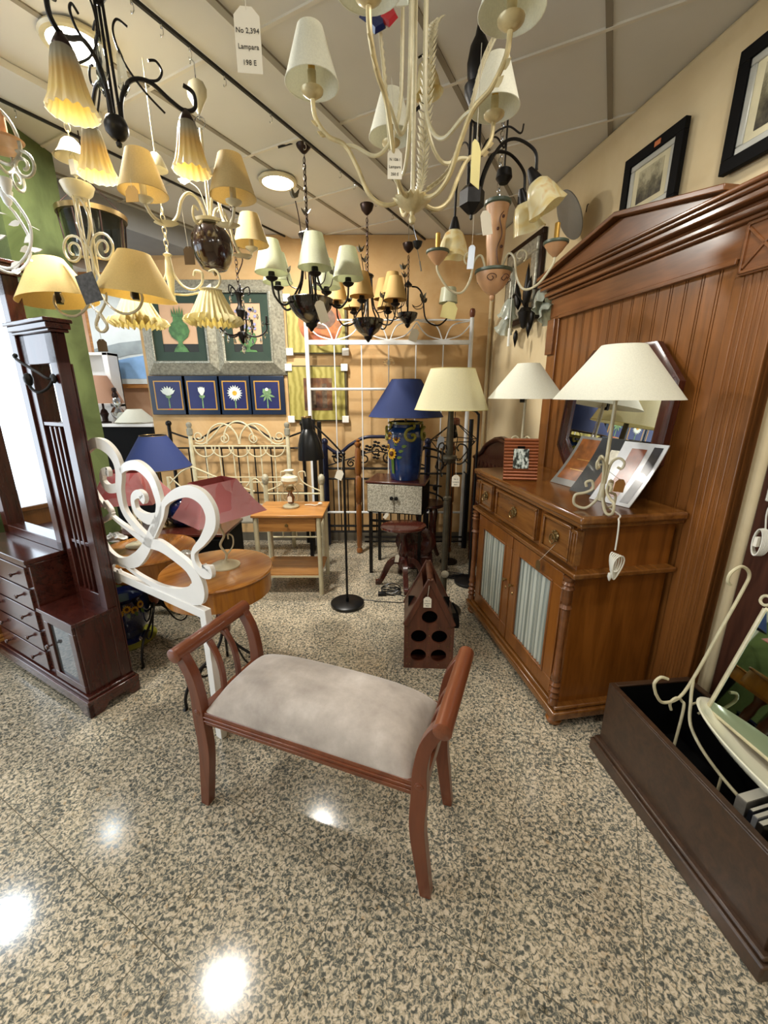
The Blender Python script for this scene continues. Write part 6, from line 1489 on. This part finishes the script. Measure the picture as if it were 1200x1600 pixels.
o = MB().box(-.035, .035, -.002, .002, -.1, .0, RY(-14)).build('paper_label', plain('grey_striped_label', '#3b3a3a', .6, var=.6, sc=60), None, loc=(v.x + .02, v.y, v.z)); tag(o, 'dark striped paper label hanging in the cream cone-shade chandelier', 'label')

# ---- ruffled shades chandelier
t_ = thing('ruffle_chandelier', 'cream chandelier with two ruffled pleated shades hanging in front of the silver frames', 'chandelier', (-.972, 2.10, 2.0), 0)
for a in (-8, 172):
    arm(t_, [(.0, .09), (.02, .02), (.06, -.03), (.11, -.045), (.15, -.02), (.155, .02), (.125, .03), (.115, .01)], a, .0055, 'cream')
    arm(t_, [(.0, -.06), (.08, -.065), (.17, -.05), (.225, -.035), (.24, .0), (.22, .03), (.19, .025)], a, .005, 'cream')
    c_ = at_ang(.19, -.055, a); am = [(.03, .0), (.03, 0), (.03, 0), (.05, .0), (.10, .008), (.13, .01)]
    prof = [(.045, .0), (.055, -.02), (.075, -.06), (.095, -.1), (.112, -.115), (.12, -.135)]
    MB().lathe(prof + [(r_ - .002, z_) for r_, z_ in prof[::-1]], 120, T(*c_), amp=am + am[::-1], lobes=26, cap=False).build('pleated_shade', M['pleat'], t_)
    MB().lathe([(.047, 0), (.05, .006), (.045, .008), (.012, .012), (0, .012)], 24, T(*c_)).build('shade_top', M['cream'], t_)
MB().lathe([(0, -.09), (.012, -.08), (.01, -.05), (.02, .02), (.012, .09), (.02, .10), (0, .11)], 16).build('stem', M['cream'], t_)
q = MB(); chain(q, (0, 0, .11), (0, 0, .28)); q.tube([(0, 0, .28), (0, 0, .80)], .0025, 6); q.build('chain', M['cream'], t_)
MB().lathe([(.045, .42), (.042, .43), (.025, .47), (.012, .48), (0, .482)], 24).build('bell_canopy', M['cream'], t_)

# ---- white leaf chandelier at the extreme left, and the pale scroll one above it
t_ = thing('white_leaf_chandelier', 'white metal chandelier with small leaves and tulip cups cut by the left edge', 'chandelier', (-1.44, 1.68, 2.08), 0)
for k, a in enumerate((10, -35, 70, 150, 220)):
    arm(t_, [(.0, -.12), (.08, -.14), (.15, -.08), (.17, .0), (.14, .07), (.12, .09)], a, .005, 'white_metal')
    p_ = at_ang(.12, .09, a); MB().lathe([(.004, 0), (.012, .01), (.018, .03), (.022, .05), (.02, .05), (.012, .015)], 20, T(*p_), cap=False).build('tulip_cup', M['white_metal'], t_)
    for j in range(5):
        r_, z_ = [(.08, -.14), (.15, -.08), (.17, 0), (.15, .05), (.17, -.03)][j]; leaf(t_, at_ang(r_, z_, a), (math.cos(R(a + 40 * j)), math.sin(R(a + 40 * j)), .6 - .3 * j), (math.sin(R(a)), -1, .3), .045, 'metal_leaf', 'white_metal')
MB().lathe([(0, -.16), (.02, -.14), (.03, -.12), (.012, -.1), (.01, .2), (0, .2)], 16).build('stem', M['white_metal'], t_)
q = MB(); chain(q, (0, 0, .2), (0, 0, .73)); q.build('chain', M['white_metal'], t_)
t_ = thing('scroll_chandelier', 'pale metal chandelier with spiral scrolls and a terracotta candle cut by the left edge', 'chandelier', (-1.36, 1.72, 2.34), 0)
for a in (0, 95, 200, -70):
    arm(t_, [(.0, .1), (.05, .09), (.09, .04), (.10, -.03), (.06, -.07), (.02, -.06)], a, .006, 'silver_leaf')
    c_ = spir(.10, -.075, .045, .01, 110, 110 - 560, 28); MB().tube(rz_pts(c_, a), .0055, 8).build('scroll', M['silver_leaf'], t_)
    p_ = at_ang(.055, -.01, a); MB().lathe([(0, 0), (.05, .006), (.055, .012), (.02, .012), (.012, .016), (.012, .09), (0, .09)], 20, T(*p_)).build('candle_holder', M['terra'], t_)
MB().lathe([(0, -.1), (.015, -.08), (.008, -.04), (.008, .5), (0, .5)], 12).build('stem', M['silver_leaf'], t_)

# ---- ring lantern in the back left
v = Py(148, 362, 2.6)
t_ = thing('ring_lantern', 'round bronze ring ceiling lantern with glass panes behind the cream cone-shade chandelier', 'lantern', (v.x, 2.6, v.z), 0)
MB().lathe([(.15, .06), (.165, .062), (.168, .085), (.15, .085)], 40).build('top_ring', M['brass'], t_)
MB().lathe([(.13, -.17), (.14, -.168), (.14, -.155), (.13, -.155)], 40).build('bottom_ring', M['brass'], t_)
q = MB()
for k in range(8): q.tube([at_ang(.158, .06, 45 * k), at_ang(.136, -.16, 45 * k)], .004, 6)
q.build('cage_bar', M['brown_iron'], t_)
MB().lathe([(.148, .06), (.13, -.155), (.127, -.155), (.145, .06)], 24, cap=False).build('glass_pane', M['smoke'], t_)
q = MB(); [q.tube([at_ang(.158, .085, 120 * k), (0, 0, .25)], .003, 6) for k in range(3)]; q.tube([(0, 0, .25), (0, 0, CEIL - v.z)], .003, 6); q.build('chain', M['brown_iron'], t_)

# ---- small black crystal chandelier
v = Py(378, 512, 2.85)
t_ = thing('crystal_chandelier', 'small black chandelier with clear crystal drops in front of the flower painting', 'chandelier', (v.x, 2.85, v.z), 0)
for k in range(5):
    a = 72 * k + 10
    arm(t_, [(.015, -.03), (.06, -.05), (.11, -.045), (.15, -.01), (.155, .02)], a, .005, 'black_iron')
    arm(t_, [(.01, .18), (.03, .22), (.06, .235), (.065, .2), (.05, .19)], a, .004, 'black_iron', 'scroll')
    MB().lathe([(0, 0), (.02, .004), (.008, .01), (.007, .05), (0, .055)], 10, T(*at_ang(.155, .02, a))).build('candle_cup', M['black_iron'], t_)
    for (r_, z_) in ((.155, -.0), (.11, -.06), (.06, -.07), (.065, .17), (.13, .04), (.1, .08), (.075, .12), (.14, -.03)):
        q = MB(); p_ = at_ang(r_, z_, a + r_ * 90); q.lathe([(0, -.03), (.008, -.015), (.005, 0), (0, .004)], 6, T(*p_)); q.ball((p_[0], p_[1], p_[2] + .002), .004, seg=6)
        q.build('crystal_drop', M['crystal'], t_, smooth=False)
MB().lathe([(0, -.1), (.01, -.09), (.028, -.05), (.03, -.03), (.012, -.02), (.016, .05), (.03, .1), (.012, .13), (.02, .18), (.03, .2), (.008, .22), (0, .24)], 20).build('stem', M['black_iron'], t_)
q = MB().lathe([(0, -.16), (.012, -.14), (.006, -.11), (0, -.1)], 8); q.build('crystal_finial', M['crystal'], t_)
q = MB(); chain(q, (0, 0, .24), (0, 0, CEIL - v.z - .04), .03); q.tube(spl([(.0, 0, .3), (.04, 0, .38), (.02, 0, .44), (.05, 0, .5)], 5), .004, 6); q.build('chain', M['brown_iron'], t_)

# ---- black chandeliers with flowered ceramic bowls
def bowl_chandelier(loc, lab, angs, mat, canz, R0=.25, S=1.0, rr=(.05, .093, .165), cup='black_iron'):
    t_ = thing('bowl_chandelier', lab, 'chandelier', loc, 0, 'black chandeliers with flowered ceramic bowls')
    MB().lathe([(0, -.17 * S), (.008, -.165 * S), (.010, -.155 * S), (.03 * S, -.145 * S), (.035 * S, -.135 * S), (.09 * S, -.095 * S), (.125 * S, -.05 * S), (.14 * S, 0), (.135 * S, .004), (.12 * S, 0), (0, -.02)], 40).build('ceramic_bowl', M['bowl'], t_)
    MB().lathe([(0, -.185 * S), (.008, -.18 * S), (.016, -.165 * S), (.035 * S, -.15 * S), (.037 * S, -.135 * S), (.0, -.13 * S)], 20).build('finial', M['black_iron'], t_)
    zt = .335 * S
    MB().lathe([(0, zt), (.05 * S, zt), (.055 * S, zt + .012), (.045 * S, zt + .02), (.015, zt + .03), (0, zt + .05)], 24).build('top_ring', M['black_iron'], t_)
    MB().tube([(0, 0, -.02), (0, 0, zt)], .007, 8).build('stem', M['black_iron'], t_)
    for a in angs:
        arm(t_, [(.035, zt), (.04, zt * .6), (.055, zt * .3), (.09, .03), (.135 * S, -.03), (R0 * .78, -.045), (R0 * .96, .0), (R0, .06), (R0, .085)], a, .0065 * S, 'black_iron')
        MB().lathe([(.012, .07), (.03, .08), (.036, .09), (.02, .098), (.018, .12), (0, .12)], 16, T(*at_ang(R0, .0, a))).build('candle_cup', M[cup], t_)
        shade_at(t_, at_ang(R0, .085, a), rr[0], rr[1], rr[2], mat, None)
    for k, a in enumerate((25, 100, 165, 250, 320)):
        arm(t_, [(.045, zt * .3), (.06, zt * .8), (.09, zt * 1.2), (.12, zt * 1.42)] if k % 2 else [(.045, zt * .3), (.08, zt * .2), (.13, zt * .25), (.15, zt * .4)], a, .003, 'brown_iron', 'leaf_stem')
        p_ = at_ang(.125, zt * 1.45, a) if k % 2 else at_ang(.15, zt * .45, a)
        for j in range(4): leaf(t_, p_, (math.cos(R(90 * j + a)) * .6, math.sin(R(90 * j + a)) * .6, .8), (math.sin(R(90 * j)), -.6, .3), .052, 'metal_leaf', 'bronze')
    q = MB(); chain(q, (0, 0, zt + .04), (0, 0, canz - .02), .034, .0026, .009); q.tube([(.003, 0, zt + .04), (.003, 0, canz)], .0018, 5); q.build('chain', M['brown_iron'], t_)
    canopy(t_, canz, 'brown_iron', .048, .065)
    MB().tube([(0, 0, canz + .065), (0, 0, CEIL - loc[2] - .05)], .003, 6).build('hanging_hook', M['chrome'], t_)
    return t_
v = Py(485, 468, 2.8)
bowl_chandelier((v.x, 2.8, v.z), 'black chandelier with cream shades and the largest flowered ceramic bowl, nearest of the three', (213, 156, -73, 0, 72), 'sage_sh', Py(478, 240, 2.8).z - v.z, .235)
MB().tube([(-.14, -.02, Py(478, 240, 2.8).z - v.z + .02), (-.06, -.01, Py(478, 240, 2.8).z - v.z + .045)], .006, 8).build('cord_end', M['black_satin'], bpy.data.objects['bowl_chandelier'])
v2 = Py(497, 470, 2.62)
price_tag((v2.x, v2.y, v2.z), 'white price tag leaning on the ceramic bowl of the largest black chandelier', .055, .12, 0, -18, (v2.x - .03, v2.y + .04, v2.z + .1), ('', '', ''))
v = Py(575, 500, 3.4)
bowl_chandelier((v.x, 3.4, v.z), 'black chandelier with tan shades and a smaller ceramic bowl, middle one of three', (195, 262, 330, 50, 120), 'gold_linen', Py(574, 336, 3.4).z - v.z, .235, .86, (.045, .085, .15))
v = Py(637, 490, 3.72)
tt_ = bowl_chandelier((v.x, 3.72, v.z), 'smallest black chandelier with tan shades near the corner, under a cone canopy', (230, 170), 'gold_linen', Py(644, 395, 3.72).z - v.z, .2, .6, (.045, .085, .15))
arm(tt_, [(.03, .2), (.08, .19), (.12, .13), (.15, -.04), (.25, -.09), (.33, -.03), (.345, .03)], 0, .0065, 'black_iron')
shade_at(tt_, at_ang(.33, .05, 0), .06, .075, .11, 'sage_sh', 'black_iron')
v = Py(705, 472, 3.55)
price_tag((v.x, v.y, v.z), 'cream square price tag beside the printed shade of the smallest black chandelier', .12, .12, 0, 12, (v.x - .03, v.y + .03, v.z + .03), ('', '', ''), M['tag_y'])
v = Py(650, 514, 3.7)
price_tag((v.x, v.y, v.z), 'small white tag with a dark window hanging at the white bed frame rail', .07, .1, 0, 18, (v.x + .01, v.y + .05, v.z + .04), ('', '', ''))

# ---- black chandelier with alabaster glass (upper right)
t_ = thing('alabaster_chandelier', 'black iron chandelier with square amber alabaster glass shades at the upper right', 'chandelier', (.355, 1.95, 2.25), 0)
MB().lathe([(0, -.07), (.006, -.065), (.006, -.05), (.02, -.045), (.05, -.02), (.05, .03), (.03, .05), (0, .05)], 6).build('hub', M['black_iron'], t_, smooth=False)
q = MB()
for k in range(4): q.tube([at_ang(.02, .04, 90 * k), at_ang(.018, .30, 90 * k)], .005, 8)
q.build('stem', M['black_iron'], t_)
MB().lathe([(0, .25), (.015, .26), (.03, .31), (.048, .345), (.05, .37), (.034, .38), (.04, .40), (.043, .44), (.034, .49), (.018, .52), (.01, .56), (0, .575)], 24).build('ceiling_rose', M['black_iron'], t_)
def alab_shade(parent, c, ang, tilt):
    mm = T(*c) @ RZ(ang) @ RY(tilt)
    prof = [(.024, 0), (.042, -.015), (.056, -.05), (.066, -.09), (.075, -.115)]; am = [(0, 0), (.02, 0), (.05, 0), (.07, .002), (.09, .004)]
    o = MB().lathe(prof + [(r_ - .003, z_) for r_, z_ in prof[::-1]], 64, mm, amp=am + am[::-1], lobes=4, cap=False).build('glass_shade', M['alab'], parent)
    MB().lathe([(.025, -.004), (.027, .0), (.018, .03), (.01, .05), (0, .05)], 14, mm).build('socket', M['black_iron'], o)
for a, r_, dz, tl in ((-4, .245, .04, -32), (30, .29, .03, -25), (95, .28, -.03, -6)):
    arm(t_, [(.03, .02), (.05, .10), (.10, .18), (r_ * .65, .20), (r_ * .95, .16), (r_, .10), (r_, .06 + dz)], a, .006, 'black_iron')
    arm(t_, [(.03, .15), (.07, .22), (.13, .25), (.18, .23), (.19, .26)], a + 8, .0035, 'black_iron', 'scroll')
    alab_shade(t_, at_ang(r_, .02 + dz, a), a, tl)
MB().lathe([(.02, .0), (.035, .02), (.03, .05), (.012, .06), (0, .06)], 16, T(.16, .15, .12)).tube([(.16, .15, .17), (.16, .15, .5)], .004, 6).build('spare_cup', M['black_iron'], t_)
v = Py(757, 338, 1.95)
price_tag((v.x, v.y, v.z + .02), 'white folded price tag beneath the black hub of the alabaster chandelier', .055, .085, 30, -16, (v.x - .02, v.y, v.z + .07), ('', '', ''))
v = Py(738, 383, 2.0)
price_tag((v.x, v.y, v.z), 'narrow pale blue price tag on a thread left of the terracotta chandelier', .028, .09, -20, 3, (v.x, v.y, v.z + .12), ('', '', ''), plain('pale_blue_card', '#d3dce8', .7))
# little white bell spot near the ceiling
v = Py(668, 125, 2.15)
t_ = thing('bell_spotlight', 'small white bell lamp on a black arm near the ceiling behind the big cream chandelier', 'lamp', (v.x, 2.15, v.z), 0)
pr_ = [(.06, -.05), (.052, -.04), (.045, .0), (.03, .05), (.012, .065)]
MB().lathe(pr_ + [(r_ - .002, z_) for r_, z_ in pr_[::-1]], 32, RY(-10), cap=False).build('bell_shade', M['alab'], t_)
MB().tube(spl([(0, 0, .06), (.0, 0, .09), (-.04, 0, CEIL - v.z - .01)], 5), .004, 6).tube(spl([(0, 0, -.03), (-.02, 0, -.08), (-.06, 0, -.11)], 5), .007, 8).build('arm', M['black_iron'], t_)

# ---- terracotta chandelier
t_ = thing('terracotta_chandelier', 'terracotta ceramic chandelier with painted scrolls and candle arms near the right wall', 'chandelier', (.52, 2.2, 2.0), 0)
MB().lathe([(0, -.07), (.008, -.065), (.012, -.055), (.01, -.045), (.02, -.04), (.05, -.015), (.075, .02), (.082, .05), (.0, .06)], 40).build('ceramic_bowl', M['terra'], t_)
MB().lathe([(.082, .048), (.088, .052), (.088, .062), (.07, .066), (0, .066)], 40).build('bowl_rim', M['terra_dk'], t_)
MB().lathe([(.03, .06), (.034, .1), (.042, .17), (.044, .21), (.042, .25), (.05, .31), (.054, .33)], 32, cap=True).build('ceramic_column', M['terra'], t_)
MB().lathe([(.054, .325), (.06, .33), (.06, .342), (.05, .346), (0, .346)], 32).build('column_rim', M['terra_dk'], t_)
q = MB()
for a0 in (-110, -60, 10, 120):
    c_ = spir(0, 0, .022, .006, 0, 420, 20); q.tube([((.072 + .012 * (z_ > 0)) * math.cos(R(a0) + x / .07), (.072 + .012 * (z_ > 0)) * math.sin(R(a0) + x / .07), .015 + z_ * .8) for x, z_ in c_], .002, 5)
c_ = spl([(0, .08), (-.01, .14), (.01, .2), (-.005, .26), (.012, .29)], 6); q.tube([((.046) * math.cos(R(-80) + v_.x / .045), (.046) * math.sin(R(-80) + v_.x / .045), v_.y) for v_ in c_], .002, 5)
for z_, s_ in ((.15, 1), (.22, -1), (.27, 1)):
    q.ball((.047 * math.cos(R(-80 + 14 * s_)), .047 * math.sin(R(-80 + 14 * s_)), z_), .007, seg=8)
q.build('painted_scroll', M['terra_line'], t_)
for a in (183, -30, 75):
    arm(t_, [(.03, .03), (.06, .12), (.095, .10), (.11, .02), (.15, -.035), (.21, -.02), (.265, .05), (.27, .09)], a, .0055, 'ivory')
    p_ = T(*at_ang(.27, .09, a)); MB().lathe([(.008, -.01), (.018, 0), (.03, .012), (.05, .04), (0, .045)], 28, p_).build('bobeche', M['terra'], t_)
    MB().lathe([(.05, .038), (.054, .042), (.054, .05), (.04, .052), (0, .052)], 28, p_).build('bobeche_rim', M['terra_dk'], t_)
    MB().lathe([(.011, .05), (.0115, .12), (.005, .125), (0, .125)], 12, p_).build('candle_tube', M['gilt'], t_)
    MB().tube(rz_pts(spir(.12, .11, .03, .01, -60, 300, 18), a + 5), .004, 6).build('scroll', M['ivory'], t_)
q = MB(); chain(q, (0, 0, .346), (0, 0, CEIL - 2.0 - .04), .03); q.build('chain', M['chrome'], t_)
MB().tube([(.08, -.06, -.02), (.08, -.06, -.2)], .0015, 5).lathe([(.006, -.28), (.006, -.2), (0, -.198)], 8, T(.08, -.06, 0)).build('pull_cord', M['plug'], t_)

# ---- wall mirror / sconce group on the right wall
wxr = lambda y: 1.36 - .141 * (y - 1.6)
t_ = thing('wall_mirror', 'dark and silver framed mirror high on the right wall behind the leaf sconce', 'mirror', (wxr(3.25) - .006, 3.25, 2.02), -WA)
def ringw(q, Lx, H, a, b_, x0, x1):
    q.box(x0, x1, a, Lx - a, a, b_); q.box(x0, x1, a, Lx - a, H - b_, H - a); q.box(x0, x1, a, b_, b_, H - b_); q.box(x0, x1, Lx - b_, Lx - a, b_, H - b_)
q = MB(); ringw(q, .58, .58, 0, .04, -.03, 0); q.build('outer_frame', M['brown_iron'], t_, bev=.004)
q = MB(); ringw(q, .58, .58, .04, .13, -.045, 0); q.build('silver_frame', M['silver_leaf'], t_, bev=.012)
MB().box(-.02, -.012, .13, .45, .13, .45).build('mirror_glass', M['mirror'], t_, smooth=False)
t_ = thing('leaf_sconce', 'black iron wall lamp with pointed leaves and clear ruffled glass shades on the right wall', 'wall lamp', (wxr(3.24) - .10, 3.24, 2.06), -WA)
q = MB()
for (dx, dy, L_) in ((-.02, .0, .30), (-.05, .05, .22), (-.05, -.06, .2)): q.lathe([(0, 0), (.022, .04), (.026, .1), (.012, L_ * .8), (0, L_)], 12, T(dx, dy, .02) @ RX(-dy * 300))
for (dy, dz) in ((.10, -.10), (-.10, -.06), (-.14, .0)): q.lathe([(0, 0), (.016, -.03), (.018, -.06), (0, -.13)], 10, T(-.03, dy, dz))
q.build('iron_leaf', M['black_iron'], t_)
MB().lathe([(0, -.11), (.02, -.1), (.04, -.04), (.05, .0), (.03, .03), (0, .03)], 20, T(-.02, 0, 0)).box(-.01, .095, -.015, .015, -.03, .03).build('wall_mount', M['black_iron'], t_)
for (dy, dx, dz, rx_) in ((-.20, -.02, .06, -35), (-.25, -.01, -.03, -50), (.2, -.05, -.02, 40), (.12, -.08, .08, 20)):
    q = MB().tube(spl([(0, 0, 0), (dx * .5 - .03, dy * .3, .12), (dx, dy * .8, .12), (dx, dy, dz + .03)], 6), .006, 8).build('arm', M['black_iron'], t_)
    prof = [(.02, 0), (.035, -.02), (.05, -.06), (.055, -.1), (.07, -.125)]; am = [(0, 0), (.02, 0), (.03, 0), (.06, 0), (.12, .008)]
    MB().lathe(prof + [(r_ - .003, z_) for r_, z_ in prof[::-1]], 56, T(dx, dy, dz + .03) @ RX(rx_), amp=am + am[::-1], lobes=7, cap=False).build('glass_shade', M['clear'], t_)
v = Py(845, 338, 2.75)
o = MB().lathe([(0, 0), (.10, .0), (.13, .006), (.13, .012), (0, .014)], 36, RY(62)).tube([(.01, 0, .0), (.05, 0, .05)], .006, 8).build('round_plate', plain('grey_metal_plate', '#7b7b76', .45, .4), None, loc=(wxr(2.75) - .14, 2.75, v.z)); tag(o, 'round grey metal plate hung beside the upper right glass shades at the wall', 'wall plate')
M2 = MB().tube([(0, 0, 0), (0, 0, .0), (-.03, 0, .0)], .003, 6)
for (px, py, yy, lab) in ((878, 325, 2.8, 'tiny rusty wall hook near the upper right glass shades'), (798, 522, 3.6, 'short rusty nail on the wall left of the groove panel')):
    v = Py(px, py, yy); o = MB().tube([(.0, 0, .02), (-.006, 0, .015), (-.01, 0, -.02)], .003, 6).build('wall_nail', M['brown_iron'], None, loc=(wxr(yy) - .002, yy, v.z)); tag(o, lab, 'nail')
# glass mobile hanging in the room is the crystal flower on the bed frame; hooked socket above it
v = Py(652, 385, 3.6)
t_ = thing('pendant_socket', 'small black cone pendant holder with bare plug hanging right of the tan shade chandelier', 'pendant', (v.x, 3.6, v.z), 0)
MB().lathe([(0, .03), (.04, .03), (.03, 0), (.008, -.02), (0, -.02)], 16).build('cone', M['black_satin'], t_)
MB().tube([(0, 0, .03), (-.07, 0, CEIL - v.z - .01)], .0022, 5).tube([(0, 0, -.02), (.02, 0, -.10)], .003, 5).tube([(.02, 0, -.10), (.035, 0, -.17)], .006, 6).build('cord', M['chrome'], t_)
